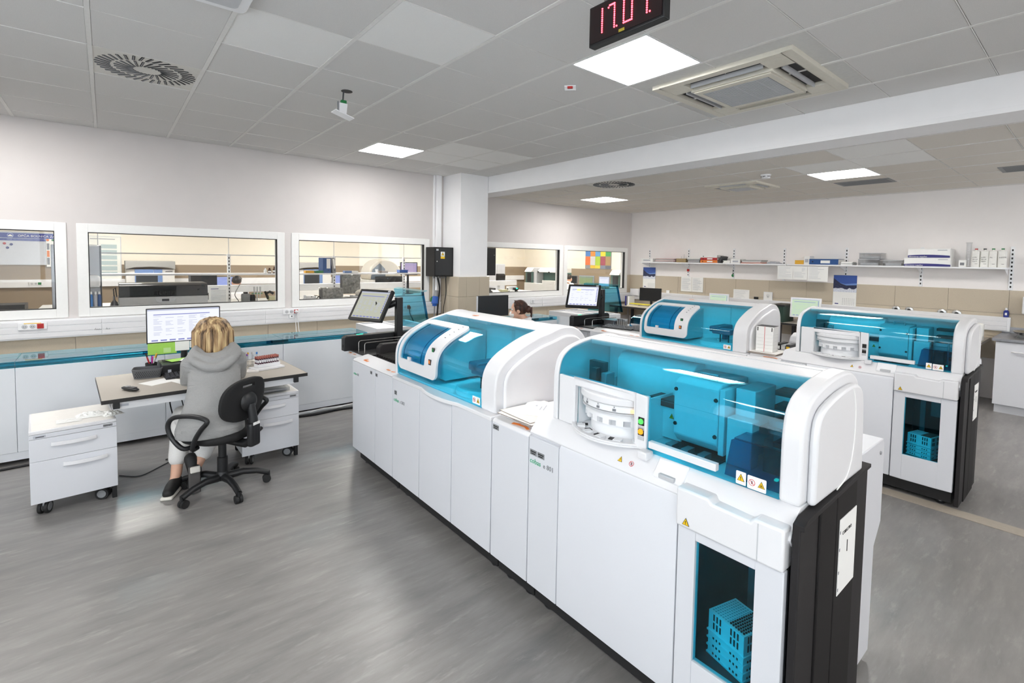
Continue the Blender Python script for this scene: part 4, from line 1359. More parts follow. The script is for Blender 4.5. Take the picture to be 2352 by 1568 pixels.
for k, (mm, a, r, l, lab) in enumerate((('black_plastic', .3, .022, .135, 'black pen in the pen cup, leaning furthest left'), ('blue_plastic', 1.4, .018, .128, 'blue pen in the pen cup'), ('ink', 2.5, .024, .15, 'thick black marker in the pen cup'),
                                         ('magenta', 4.9, .02, .13, 'bright pink highlighter in the pen cup'), ('white_plastic', 5.6, .024, .15, 'white pen in the pen cup'), ('red_card', 3.8, .02, .125, 'red pen in the pen cup'))):
    mat('magenta', 'd0278c', .45)
    p0 = Vector((.315 + .4 * r * cos(a + 3.1), -1.905 + .4 * r * sin(a + 3.1), .756)); p1 = Vector((.315 + 1.7 * r * cos(a), -1.905 + 1.7 * r * sin(a), .756 + l))
    t = thing('pen', lab, 'pen', p0, group='pens in the cup')
    part('barrel', MB().cyl(p0, p1, .0045, .0045, 10), MATS[mm], t, smooth=40)
    d_ = (p1 - p0).normalized()
    part('cap', MB().cyl(p1 - d_ * .03, p1 + d_ * .004, .006, .0052, 10), MATS[mm if mm != 'white_plastic' else 'yellow_card'], t, smooth=40)
ph = thing('cordless_phone', 'black cordless phone lying near the desk\'s left front edge', 'phone', (.165, -2.45, .75), rz=radians(29))
part('handset', MB().ball((0, 0, .014), (.026, .088, .014), 20, 10), MATS['black_plastic'], ph, local=True, smooth=True)
part('keypad', MB().box(-.014, .014, -.055, .0, .026, .0285), MATS['dark_grey'], ph, local=True)
part('display', MB().box(-.014, .014, .015, .05, .0255, .0285), MATS['mid_grey'], ph, local=True)
# tube rack, wire tube holder, note pad
tr = thing('tube_rack', 'white rack of red capped blood tubes on the right end of the desk', 'tube rack', (1.085, -2.225, .75), rz=radians(14))
part('base', MB().box(-.125, .115, -.075, .06, 0, .018), WP, tr, local=True, bevel=.004)
part('holder', MB().box(-.085, .105, -.02, .05, .018, .045), WP, tr, local=True, bevel=.003)
g = 'blood tubes in the white rack'
TBM = mat('blood', '4a1f33', .25); TBL = mat('tube_label', 'e9e9ee', .5)
t0 = thing('blood_tube', 'red capped blood tube in the white rack', 'tube', (1.085, -2.225, .795), group=g)
part('glass', MB().cyl((0, 0, 0), (0, 0, .045), .0055, n=8), TBM, t0, local=True, smooth=40)
part('label', MB().cyl((0, 0, .012), (0, 0, .035), .0059, n=8), TBL, t0, local=True, smooth=40)
part('cap', MB().cyl((0, 0, .045), (0, 0, .062), .0068, n=8), mat('tube_cap', 'b06a5f', .5), t0, local=True, smooth=40)
k = 0
for r in range(3):
    for q in range(10):
        p = Vector((1.085, -2.225, .788 + .006)) + Matrix.Rotation(radians(14), 3, 'Z') @ Vector((-.078 + q * .0185, -.012 + r * .024, 0))
        if k == 0:
            t0.location = p
        else:
            dup(t0, loc=p)
        k += 1
wr_ = thing('wire_rack', 'small wire rack with clear sample tubes at the right edge of the grey hoodie', 'tube rack', (1.0, -2.05, .75), rz=.2)
b = MB()
for z in (.004, .05):
    b.tube([(-.05, -.03, z), (.05, -.03, z), (.05, .03, z), (-.05, .03, z)], .002, 6, closed=True)
    for q in range(4):
        b.tube([(-.03 + .02 * q, -.03, z), (-.03 + .02 * q, .03, z)], .0015, 5)
for x in (-.05, .05):
    for y in (-.03, .03):
        b.tube([(x, y, 0), (x, y, .052)], .002, 5)
part('wire', b, MATS['steel'], wr_, local=True)
for q in range(6):
    p = Vector((1.0, -2.05, .758)) + Matrix.Rotation(.2, 3, 'Z') @ Vector((-.04 + .02 * (q % 5), -.015 + .03 * (q % 2), 0))
    t = thing('sample_tube', ['violet capped clear tube', 'yellow capped clear tube', 'open clear tube', 'white capped clear tube', 'blue capped clear tube', 'tall clear tube'][q] + ' in the wire rack by the hoodie', 'tube', p, group='tubes in the wire rack')
    part('glass', MB().cyl((0, 0, 0), (0, 0, .085 + .006 * (q % 3)), .0065, n=8), CLEARP, t, local=True, smooth=40)
    part('cap', MB().cyl((0, 0, .085 + .006 * (q % 3)), (0, 0, .102 + .006 * (q % 3)), .0075, n=8), [mat('violet_cap', '8d5aa8', .5), MATS['yellow_card'], MATS['light_grey'], WP, MATS['blue_card'], MATS['light_grey']][q], t, local=True, smooth=40)
np_ = sheet_of('cream note pad with grey top strip by the tube rack', (.965, -2.29, .75), .085, .13, -.25, 'card', th=.012, lines=6, name='note_pad', cat='note pad')
part('top_strip', MB().box(-.0425, .0425, .05, .066, .012, .0135), MATS['mid_grey'], np_, local=True)

# ------------------------------------------------------------------ drawer pedestals
def pedestal(label, x, y, rz, tag1, tag2, flip=False):
    t = thing('drawer_pedestal', label, 'drawer unit', (x, y, 0), rz=rz)
    w, d = .432, .50
    part('cabinet', MB().box(-w / 2, w / 2, .02, d, .105, .54), WPN, t, local=True, bevel=.003)
    part('top', MB().box(-w / 2, w / 2, 0, d, .541, .563), WC, t, local=True, bevel=.003)
    part('top_surface', MB().box(-w / 2 + .012, w / 2 - .012, .012, d - .01, .563, .5645), MATS['card'], t, local=True)
    part('pen_drawer', MB().box(-w / 2, w / 2, 0, .019, .511, .539), WPN, t, local=True, bevel=.002)
    for z0, z1, hx0 in ((.365, .509, -.115), (.09, .363, -.06)):
        dr = part('drawer', MB().box(-w / 2, w / 2, 0, .019, z0, z1), WPN, t, local=True, bevel=.002)
        zh = z1 - .045
        A = [(hx0 + .225 * k / 10, -.004 - .020 * sin(pi * k / 10) ** .6, zh) for k in range(11)]
        b = MB().sheet([[(p[0], p[1] - .004, zh + z_) for p in A] for z_ in (-.012, .012)], [[(p[0], p[1] + .005, zh + z_) for p in A] for z_ in (-.012, .012)])
        part('handle', b, WC, dr, local=True, bevel=.002)
    lb = part('name_plate', MB().box(w / 2 - .072, w / 2 - .022, -.0022, -.001, .518, .534), MATS['mid_grey'], t, local=True)
    text('plate_lettering', tag1, .013, MATS['ink'], lb, (w / 2 - .067, -.0023, .5215), (1, 0, 0), (0, 0, 1), local=True)
    if tag2:
        l2 = part('name_plate', MB().box(-w / 2 + .02, -w / 2 + .078, -.0022, -.001, .517, .534), MATS['light_print'], t, local=True)
        part('plate_print', MB().box(-w / 2 + .03, -w / 2 + .07, -.003, -.0022, .521, .5255), MATS['ink'], l2, local=True)
    for sx in (-1, 1):
        for y_ in (.06, d - .06):
            x_ = sx * (w / 2 - .065) if not (sx > 0) else w / 2 - .075
            c = part('caster', MB().box(x_ - .012, x_ + .012, y_ - .012, y_ + .012, .05, .106), MATS['light_grey'], t, local=True, bevel=.002)
            Rc = RZ(radians(62 if sx > 0 else -25))
            for s in (-.017, .017):
                o_ = Rc @ Vector((s, 0, 0))
                for nm, r_, w_, mm in (('wheel', .041, .009, 'black_matte'), ('wheel_disc', .027, .0105, 'mid_grey')):
                    part(nm, MB().lathe((x_ + o_.x, y_ + o_.y, .041), [(r_ * .96, -w_), (r_, -w_ * .6), (r_, w_ * .6), (r_ * .96, w_)], 20, 'x', R=Rc), MATS[mm], c, local=True, smooth=40)
    part('rear_glide', MB().box(w / 2 - .03, w / 2 - .004, .02, .06, .0, .1055), MATS['black_plastic'], t, local=True, bevel=.002)
    return t
pedestal('white drawer pedestal with crumpled papers on top, at the left end of the desk', -.128, -2.443, radians(4.5), 'GM 67', 'x')
pedestal('white drawer pedestal under the right end of the desk, behind the swivel chair', 1.073, -2.405, radians(.5), 'GM 66', '')
def crumple(name, label, cat, c, w, d, h, seed, m='paper', rz=0.0, n=12):
    rr = random.Random(seed)
    t = thing(name, label, cat, c, rz=rz)
    A, B = [], []
    for i in range(n + 1):
        ra_, rb_ = [], []
        for j in range(n + 1):
            u, v = i / n - .5, j / n - .5
            e = max(0, 1 - (abs(u) * 2) ** 3) * max(0, 1 - (abs(v) * 2) ** 3)
            z = .0015 + h * e * rr.uniform(.15, 1)
            k_ = 1 + rr.uniform(-.06, .06)
            ra_.append((u * w * k_, v * d * k_, z + .001)); rb_.append((u * w * k_, v * d * k_, max(0, z - .0005)))
        A.append(ra_); B.append(rb_)
    part('crumpled_sheet', MB().sheet(A, B), MATS[m], t, local=True)
    return t
crumple('crumpled_paper', 'crumpled white paper heap on the left drawer pedestal', 'paper', (-.05, -2.25, .5655), .16, .12, .03, 3)
crumple('crumpled_paper', 'flat creased white sheet on the left drawer pedestal beside the crumpled heap', 'paper', (-.16, -2.31, .5655), .13, .10, .008, 4)
crumple('crumpled_paper', 'folded white sheet on the left drawer pedestal against the desk', 'paper', (.06, -2.28, .5655), .11, .14, .018, 5, rz=.3)
ty = thing('paper_tray', 'shallow clear tray of papers on the right drawer pedestal', 'tray', (1.08, -2.19, .5655))
part('tray', MB().box(-.15, .15, -.17, .17, 0, .004).box(-.15, .15, -.17, -.165, .004, .03).box(-.15, -.145, -.165, .17, .004, .03).box(.145, .15, -.165, .17, .004, .03), CLEARP, ty, local=True)
part('papers', MB().box(-.13, .13, -.15, .15, .0045, .016), MATS['light_grey'], ty, local=True)

# ------------------------------------------------------------------ swivel chair
def swivel_chair(label, c, rz):
    t = thing('office_chair', label, 'chair', (c[0], c[1], 0), rz=rz)
    bk = MATS['black_plastic']
    fab = mat('chair_fabric', '161617', .8, var=.12, scale=300, bump=.1)
    for k in range(5):
        a = radians(208 + 72 * k) - rz
        d = Vector((cos(a), sin(a), 0))
        P = [d * .03 + Vector((0, 0, .105)), d * .13 + Vector((0, 0, .115)), d * .22 + Vector((0, 0, .10)), d * .295 + Vector((0, 0, .072))]
        lg = part('leg', MB().tube(P, [.028, .024, .021, .02], 10), bk, t, local=True, smooth=50)
        c_ = d * .295
        s = Vector((-d.y, d.x, 0))
        part('caster', MB().cyl(c_ + Vector((0, 0, .05)), c_ + Vector((0, 0, .085)), .012, n=10), bk, lg, local=True)
        for q in (-1, 1):
            w0 = c_ + s * .012 * q - d * .012 + Vector((0, 0, .028))
            part('wheel', MB().cyl(w0 - s * .010, w0 + s * .010, .028, n=18), MATS['black_matte'], lg, local=True, smooth=40)
    part('hub', MB().lathe((0, 0, .075), [(.02, 0), (.042, .01), (.042, .05), (.034, .07)], 20), bk, t, local=True, smooth=40)
    part('gas_lift', MB().lathe((0, 0, .14), [(.034, 0), (.034, .11), (.026, .112), (.026, .24)], 18), bk, t, local=True, smooth=40)
    part('seat_plate', MB().box(-.07, .07, -.10, .10, .375, .40), bk, t, local=True, bevel=.006)
    st = rrect(.45, .44, .17, 8)
    lv = [(.75, .395), (.93, .405), (1.0, .425), (.98, .45), (.86, .468), (.4, .470)]
    G = [[(p[0] * f, p[1] * f + .02, z) for p in st] for f, z in lv]
    b = MB()
    n = len(st)
    vs = [p for r in G for p in r]
    fs = [(i * n + j, i * n + (j + 1) % n, (i + 1) * n + (j + 1) % n, (i + 1) * n + j) for i in range(len(lv) - 1) for j in range(n)]
    fs += [tuple(range(n))[::-1], tuple(range((len(lv) - 1) * n, len(lv) * n))]
    part('seat', b.add(vs, fs), fab, t, local=True, smooth=60)
    # backrest shell with a slot
    hb, wbk = .31, .385
    nv = 40
    Ob = [(wbk / 2 * math.copysign(abs(cos(2 * pi * k / nv)) ** .8, cos(2 * pi * k / nv)), hb / 2 * math.copysign(abs(sin(2 * pi * k / nv)) ** .8, sin(2 * pi * k / nv))) for k in range(nv)]
    ins = [(max(-.055, min(.055, p[0] * .36)), .098 + max(-.011, min(.011, p[1] * .2))) for p in Ob]
    bm_, rad = MB(), 7
    tl = radians(9)
    def bp(x, z, y):
        yy = y - .0 + .9 * x * x
        return (x, -.215 - (z * sin(tl)) + yy * cos(tl), .69 + z * cos(tl))
    def rows(y):
        R_ = []
        for k in range(rad):
            f = k / (rad - 1)
            R_.append([bp(Ob[i % nv][0] * (1 - f) + ins[i % nv][0] * f, Ob[i % nv][1] * (1 - f) + ins[i % nv][1] * f, y * (1 if 0 < k < rad - 1 else .6)) for i in range(nv + 1)])
        return R_
    part('backrest', bm_.sheet(rows(.026), rows(-.014)), fab, t, local=True, smooth=60)
    sp = part('back_spine', MB().tube([(0, -.06, .375), (0, -.20, .37), (0, -.265, .40), (0, -.268, .55), (0, -.25, .66)], [.028, .032, .034, .03, .026], 10), bk, t, local=True, smooth=50)
    part('spine_cover', MB().box(-.045, .045, -.295, -.245, .36, .53), bk, sp, local=True, bevel=.018, seg=3)
    part('back_hub', MB().lathe((0, -.232, .675), [(.07, 0), (.062, -.016), (.03, -.030)], 24, 'y'), bk, sp, local=True, smooth=40)
    part('spine_tag', MB().box(-.03, .03, -.2975, -.2955, .515, .535), MATS['paper'], sp, local=True)
    part('tilt_lever', MB().cyl((.05, -.22, .41), (.15, -.20, .43), .014, n=12), bk, t, local=True, smooth=40)
    part('height_lever', MB().tube([(.05, 0, .385), (.20, .04, .385), (.25, .05, .39)], [.008, .008, .012], 8), bk, t, local=True, smooth=40)
    for s in (-1, 1):
        x = s * .265
        A = [(x * .8, .03, .395), (x, .06, .40), (x * 1.03, .14, .47), (x * 1.04, .165, .55), (x * 1.02, .12, .605), (x, .0, .625), (x, -.10, .622), (x, -.15, .60), (x * 1.0, -.10, .545), (x * .99, -.045, .47), (x * .98, -.02, .40), (x * .8, -.01, .395)]
        A = [Vector(p) for p in A]
        pts = []
        for i in range(len(A) - 1):
            p0, p1, p2, p3 = A[max(i - 1, 0)], A[i], A[i + 1], A[min(i + 2, len(A) - 1)]
            for k in range(5):
                f = k / 5
                pts.append(.5 * (2 * p1 + (p2 - p0) * f + (2 * p0 - 5 * p1 + 4 * p2 - p3) * f * f + (3 * p1 - p0 - 3 * p2 + p3) * f ** 3))
        pts.append(A[-1])
        part('armrest', MB().tube(pts, .0155, 10), bk, t, local=True, smooth=60)
    return t
chair = swivel_chair('black swivel chair with loop armrests turned beside the blonde woman\'s desk', (.67, -2.74), radians(36))
chair2 = dup(chair, label='black swivel chair under the woman with the ponytail, mostly behind the machines', loc=(4.12, -2.36, 0), rz=radians(52))

# floor cables under the desk
CABM = mat('cable_black', '18181a', .5)
def cable(label, pts, r=.004, m=None, name='cable', n=6, seg=8):
    A = [Vector(p) for p in pts]
    out = []
    for i in range(len(A) - 1):
        p0, p1, p2, p3 = A[max(i - 1, 0)], A[i], A[i + 1], A[min(i + 2, len(A) - 1)]
        for k in range(seg):
            f = k / seg
            out.append(.5 * (2 * p1 + (p2 - p0) * f + (2 * p0 - 5 * p1 + 4 * p2 - p3) * f * f + (3 * p1 - p0 - 3 * p2 + p3) * f ** 3))
    out.append(A[-1])
    return single(name, MB().tube(out, r, n), m or CABM, label, 'cable', smooth=60)
cable('thin black cable looping under the desk beside the blonde woman\'s legs', [(.44, -2.0, .70), (.42, -2.02, .55), (.45, -2.0, .38), (.50, -1.95, .25), (.48, -1.9, .05), (.40, -1.85, .006)], .005)
cable('second black cable hanging under the desk nearer the blonde woman', [(.50, -2.0, .70), (.49, -2.02, .60), (.52, -2.0, .42), (.54, -1.95, .20), (.55, -1.9, .006)], .004)
cable('thin grey cable on the floor between pedestal and chair', [(.10, -2.0, .005), (.22, -2.1, .005), (.36, -1.98, .005), (.48, -1.86, .005), (.62, -1.80, .005)], .004, MATS['dark_grey'])
cable('thick black cable lying on the floor by the conveyor, right of the desk', [(1.50, -1.34, .012), (1.75, -1.38, .012), (2.0, -1.36, .012), (2.35, -1.42, .012)], .012)
cable('grey floor hose lying along the foot of the conveyor', [(1.45, -1.31, .02), (1.8, -1.30, .02), (2.3, -1.31, .02)], .02, MATS['light_grey'])
cable('pale thin cable resting over the hose by the conveyor', [(1.70, -1.34, .03), (1.85, -1.32, .045), (2.0, -1.34, .03), (2.2, -1.33, .045), (2.33, -1.36, .03)], .004, MATS['paper'])
cable('black floor cable at the far left below the conveyor', [(-.95, -1.40, .01), (-.75, -1.36, .012), (-.55, -1.34, .01), (-.40, -1.33, .01)], .010)
# ------------------------------------------------------------------ people
SKIN = mat('skin', 'd9ab92', .55, var=.03, scale=60)
def hair_mat(name, a, b, c):
    m = bpy.data.materials.new(name); m.use_nodes = True
    nt = m.node_tree; bs = nt.nodes['Principled BSDF']; L = nt.links.new
    tc = nt.nodes.new('ShaderNodeTexCoord'); mp = nt.nodes.new('ShaderNodeMapping'); mp.inputs['Scale'].default_value = (34, 34, 3.0)
    nz = nt.nodes.new('ShaderNodeTexNoise'); nz.inputs['Scale'].default_value = 1.3; nz.inputs['Detail'].default_value = 5
    rp = nt.nodes.new('ShaderNodeValToRGB'); e = rp.color_ramp.elements
    e[0].position = .34; e[0].color = (*hx(a), 1); e[1].position = .66; e[1].color = (*hx(c), 1); q = e.new(.5); q.color = (*hx(b), 1)
    L(tc.outputs['Object'], mp.inputs['Vector']); L(mp.outputs['Vector'], nz.inputs['Vector']); L(nz.outputs['Fac'], rp.inputs['Fac']); L(rp.outputs['Color'], bs.inputs['Base Color'])
    bs.inputs['Roughness'].default_value = .5
    MATS[name] = m
    return m
BLONDE = hair_mat('hair_blonde', '4e3b28', 'a58560', 'dcc493')
BROWN = hair_mat('hair_brown', '26160f', '40241a', '553225')
DARKH = hair_mat('hair_dark', '1d1916', '2c2622', '3f3833')
def fabric(name, col):
    return mat(name, col, .9, var=.10, scale=420, bump=.25)
HOODIE = fabric('hoodie_grey', '979796')
def wrinkles(m):
    nt = m.node_tree; L = nt.links.new; b = nt.nodes['Principled BSDF']
    tc = nt.nodes.new('ShaderNodeTexCoord'); mp = nt.nodes.new('ShaderNodeMapping'); mp.inputs['Scale'].default_value = (1, 1, 2.2); mp.inputs['Rotation'].default_value = (0, .5, 0)
    n = nt.nodes.new('ShaderNodeTexNoise'); n.inputs['Scale'].default_value = 7; n.inputs['Detail'].default_value = 3; n.inputs['Distortion'].default_value = .8
    bp = nt.nodes.new('ShaderNodeBump'); bp.inputs['Strength'].default_value = .55; bp.inputs['Distance'].default_value = .03
    L(tc.outputs['Object'], mp.inputs['Vector']); L(mp.outputs['Vector'], n.inputs['Vector']); L(n.outputs['Fac'], bp.inputs['Height'])
    L(b.inputs['Normal'].links[0].from_socket, bp.inputs['Normal']); L(bp.outputs['Normal'], b.inputs['Normal'])
wrinkles(HOODIE)
COAT = fabric('coat_white', 'e8e8e8')
TROUS = fabric('trousers_white', 'e4e2df')
def loft(b, rings, n=24):
    """closed body through elliptical rings (cx, cy, z, rx, ry)"""
    vs = []
    for cx_, cy_, z, rx, ry in rings:
        vs += [(cx_ + rx * cos(2 * pi * j / n), cy_ + ry * sin(2 * pi * j / n), z) for j in range(n)]
    k = len(rings)
    fs = [(i * n + j, i * n + (j + 1) % n, (i + 1) * n + (j + 1) % n, (i + 1) * n + j) for i in range(k - 1) for j in range(n)]
    fs += [tuple(range(n))[::-1], tuple(range((k - 1) * n, k * n))]
    return b.add(vs, fs)
def head_parts(b, c, yaw_, s=1.0):
    """skull, jaw, nose, ears; local +y is the face; returns the frame"""
    R = Matrix.Rotation(yaw_, 3, 'Z')
    def P(x, y, z):
        return Vector(c) + R @ Vector((x, y, z)) * s
    b.ball(P(0, -.012, .025), (.076 * s, .094 * s, .088 * s), 20, 14, R)
    b.ball(P(0, .028, -.035), (.058 * s, .062 * s, .072 * s), 18, 12, R)
    b.ball(P(0, .058, -.085), (.026 * s, .024 * s, .022 * s), 12, 8, R)
    b.ball(P(0, .092, -.022), (.012 * s, .018 * s, .022 * s), 12, 8, R)
    for q in (-1, 1):
        b.ball(P(q * .076, -.005, -.012), (.010 * s, .020 * s, .032 * s), 12, 8, R)
        b.ball(P(q * .034, .070, -.038), (.022 * s, .018 * s, .02 * s), 10, 8, R)
    return P, R
def face(parent, P, R, s=1.0):
    dk = MATS['ink']; wh = mat('eye_white', 'e9e6e2', .3); lip = mat('lips', 'b0685f', .5)
    for q in (-1, 1):
        e = part('eye', MB().ball(P(q * .031, .074, .006), .0125 * s, 10, 8), wh, parent, smooth=True)
        part('iris', MB().ball(P(q * .031, .0835, .006), .006 * s, 8, 6), dk, e, smooth=True)
    part('mouth', MB().ball(P(0, .082, -.060), (.024 * s, .008 * s, .007 * s), 12, 6, R), lip, parent, smooth=True)
def hand(b, w, d, side):
    """palm and five curled fingers; w wrist, d pointing direction, side +1 right hand"""
    w = Vector(w); d = Vector(d).normalized(); up_ = Vector((0, 0, 1)); sd = d.cross(up_).normalized() * side
    b.limb([(w, .022), (w + d * .045 + sd * .014, .017)], 8); b.limb([(w, .022), (w + d * .05 - sd * .018, .016)], 8)
    b.limb([(w + d * .01, .02), (w + d * .05, .017)], 8)
    for k, (o, l) in enumerate(((.026, .060), (.009, .070), (-.008, .066), (-.024, .05))):
        p0 = w + d * .05 + sd * o; p1 = p0 + d * l * .5 - up_ * .004; p2 = p1 + d * l * .32 - up_ * .014; p3 = p2 + d * l * .18 - up_ * .012
        b.limb([(p0, .0095), (p1, .0088), (p2, .008), (p3, .007)], 8)
    p0 = w + d * .012 + sd * .022; p1 = p0 + d * .03 + sd * .024 - up_ * .006; p2 = p1 + d * .03 + sd * .004 - up_ * .008
    b.limb([(p0, .012), (p1, .010), (p2, .008)], 8)

def seated_person(label, loc, rz, top, hair, style, head_yaw=0.0, lean=1.0, trousers=None, name='person'):
    """local frame: seat centre at the origin on the floor, facing +y"""
    t = thing(name, label, 'person', (loc[0], loc[1], 0), rz=rz)
    inv = ROOTM[t.name]
    L0 = lean
    def y(v):
        return v * L0
    sh = {}   # joints
    H = (.062, y(.37), 1.10 + (1 - L0) * .14)
    neck = (.05, y(.29), .98 + (1 - L0) * .13)
    Ls, Rs = (-.088, y(.24), .905 + (1 - L0) * .12), (.192, y(.24), .915 + (1 - L0) * .12)
    Le, Re = (-.10, y(.30) + .02, .775), (.222, y(.30) + .03, .785)
    Lw, Rw = (-.06, .47, .79), (.13, .47, .79)
    body = MB()
    P, R = head_parts(body, H, head_yaw)
    body.limb([(neck, .052), ((H[0], H[1] - .02, H[2] - .05), .05)], 14)
    loft(body, [(0, 0, .47, .15, .12), (0, .03, .56, .14, .105), (.02, .12, .72, .13, .095), (.04, .2, .85, .135, .10), (.046, .26, .94, .11, .07)])
    for s_, e_, w_ in ((Ls, Le, Lw), (Rs, Re, Rw)):
        body.limb([(s_, .05), (e_, .038), (w_, .026)], 12)
    hand(body, Lw, (.35, .9, -.12), 1); hand(body, Rw, (-.25, .9, -.12), -1)
    Lh, Rh = (-.08, .03, .50), (.085, .03, .50)
    Lk, Rk = (-.13, .43, .50), (.14, .42, .50)
    La, Ra = (-.19, .30, .10), (-.09, .20, .14)
    body.limb([(Lh, .075), (Lk, .052), (La, .036)], 12)
    body.limb([(Rh, .075), (Rk, .052), (Ra, .036)], 12)
    body.limb([(La, .034), ((-.215, .26, .045), .03), ((-.245, .16, .035), .026)], 10)
    body.limb([(Ra, .034), ((-.09, .165, .13), .03), ((-.10, .215, .04), .026)], 10)
    bo = organic('body', body, SKIN, t, .009, 4, local=True)
    face(bo, lambda a, b_, c_: P(a, b_, c_), R) if False else None
    # facial parts in local space
    for q in (-1, 1):
        e = part('eye', MB().ball(P(q * .031, .070, .006), .0135, 10, 8), mat('eye_white', 'e9e6e2', .3), bo, local=True, smooth=True)
    for q in (-1, 1):
        part('iris', MB().ball(P(q * .031, .080, .006), .0065, 8, 6), MATS['ink'], bo, local=True, smooth=True)
    part('mouth', MB().ball(P(0, .079, -.060), (.024, .009, .007), 12, 6, R), mat('lips', 'b0685f', .5), bo, local=True, smooth=True)
    # top garment
    g = MB()
    loft(g, [(-.01, .0, .455, .212, .150), (-.01, .0, .51, .212, .160), (0, .02, .58, .195, .155), (.02, .07, .66, .178, .14), (.036, .13, .76, .168, .132), (.046, .19, .85, .166, .128), (.05, .235, .92, .155, .115), (.05, .26, .965, .12, .09), (.05, .28, .985, .085, .07)] if L0 > .5 else
         [(-.01, -.015, .412, .222, .165), (-.01, -.01, .46, .226, .170), (0, .02, .60, .20, .15), (.01, .06, .80, .19, .135), (.02, .10, .98, .18, .12), (.02, .12, 1.03, .12, .09)])
    for s_, e_, w_ in ((Ls, Le, Lw), (Rs, Re, Rw)):
        w2 = tuple(w_[k] * .9 + e_[k] * .1 for k in range(3))
        mid = tuple((s_[k] + e_[k]) / 2 for k in range(3))
        g.limb([(s_, .074), (mid, .066), (e_, .056), (w2, .042)], 14)
    if style == 'bob':
        def roll(pts, r):
            A = [Vector(p) for p in pts]; out = []
            for i in range(len(A) - 1):
                p0, p1, p2, p3 = A[max(i - 1, 0)], A[i], A[i + 1], A[min(i + 2, len(A) - 1)]
                for k in range(6):
                    f = k / 6
                    out.append(.5 * (2 * p1 + (p2 - p0) * f + (2 * p0 - 5 * p1 + 4 * p2 - p3) * f * f + (3 * p1 - p0 - 3 * p2 + p3) * f ** 3))
            out.append(A[-1])
            g.tube(out, [r * (.55 + .45 * sin(pi * k / (len(out) - 1))) for k in range(len(out))], 10)
            for e_ in (out[0], out[-1]):
                g.ball(e_, r * .55, 10, 6)
        roll([(-.07, .30, 1.01), (-.098, .20, .965), (-.04, .105, .915), (.045, .085, .895), (.13, .105, .925), (.20, .20, .985), (.178, .31, 1.03)], .033)
        roll([(-.05, .30, 1.03), (-.07, .22, .995), (-.01, .15, .955), (.055, .13, .94), (.115, .15, .965), (.165, .23, 1.01), (.145, .32, 1.04)], .029)
        roll([(-.04, .28, 1.01), (-.02, .2, .97), (.055, .18, .96), (.125, .21, .985), (.12, .3, 1.01)], .034)
        # cloth folds
        for (a_, b_, r_) in (((-.15, .0, .62), (.02, -.09, .61), .013), ((-.12, .07, .71), (-.01, -.005, .67), .012), ((.19, .12, .73), (.08, .01, .71), .012), ((-.19, -.08, .53), (-.05, -.168, .55), .011)):
            g.cyl(a_, b_, r_, r_ * .6, 8)
    if style != 'bob':
        g.tube([(neck[0] + .068 * cos(2 * pi * k / 16), neck[1] - .012 + .062 * sin(2 * pi * k / 16), neck[2] + .012 + .02 * sin(2 * pi * k / 16 + pi)) for k in range(16)], .02, 8, closed=True)
    go = organic('hoodie' if style == 'bob' else 'coat', g, top, t, .009, 5, local=True)
    # trousers
    if trousers:
        g = MB()
        loft(g, [(0, .02, .455, .165, .11), (0, .03, .50, .17, .12), (0, .05, .58, .15, .11)])
        for h_, k_, a_ in ((Lh, Lk, La), (Rh, Rk, Ra)):
            sh_ = tuple(a_[q] * .72 + k_[q] * .28 for q in range(3))
            g.limb([(h_, .092), (k_, .070), (sh_, .062)], 14)
        organic('trousers', g, trousers, t, .010, 4, local=True)
        SOC = MATS['black_matte']
        part('sock', MB().limb([((-.105, .24, .22), .042), (Ra, .040)], 12), SOC, t, local=True, smooth=True)
        # shoes: one flat on the floor, one with its sole turned to the viewer
        s1 = MB().limb([((-.19, .295, .055), .044), ((-.225, .22, .045), .042), ((-.25, .15, .036), .036)], 14)
        so = organic('shoe', s1, MATS['black_matte'], t, .008, 3, local=True)
        so2 = part('sole', MB().obox((-.22, .215, .012), (.075, .23, .024), Matrix.Rotation(radians(-24), 3, 'Z')), mat('sole_white', 'dcd8cf', .6), so, local=True, bevel=.010, seg=3)
        s2 = MB().limb([((-.085, .18, .15), .040), ((-.092, .16, .09), .040), ((-.105, .19, .035), .032)], 14)
        so = organic('shoe', s2, MATS['black_matte'], t, .008, 3, local=True)
        Rr = Matrix.Rotation(radians(80), 3, 'X')
        part('sole', MB().obox((-.096, .128, .10), (.072, .19, .018), Rr), mat('sole_grey', '4d4a49', .7), so, local=True, bevel=.008, seg=3)
        part('heel', MB().obox((-.092, .118, .175), (.062, .045, .02), Rr), MATS['sole_white'], so, local=True, bevel=.008, seg=3)
    # hair
    hm = hair
    rr = random.Random(11)
    if style == 'bob':
        hb = MB()
        cx_, cy_ = H[0], H[1] - .012
        prof = [(.135, .02), (.128, .055), (.112, .085), (.08, .107), (.03, .120), (-.03, .126), (-.09, .128), (-.14, .126), (-.165, .118)]
        n = 30
        a0, a1 = radians(50), radians(490 - 0)
        # open at the face: wrap from one temple round the back to the other
        def ringp(z, r, d):
            out = []
            for j in range(n + 1):
                a_ = radians(122) + radians(296) * j / n
                wob = 1 + .018 * sin(9 * a_ + z * 30)
                out.append((cx_ + (r - d) * cos(a_) * 1.02 * wob, cy_ + (r - d) * .98 * sin(a_) * wob, H[2] + z))
            return out
        hb.sheet([ringp(z, r, 0) for z, r in prof], [ringp(z - (.012 if z > .1 else 0), r, .02) for z, r in prof])
        hb.ball((cx_, cy_ + .005, H[2] + .045), (.098, .108, .092), 20, 12)
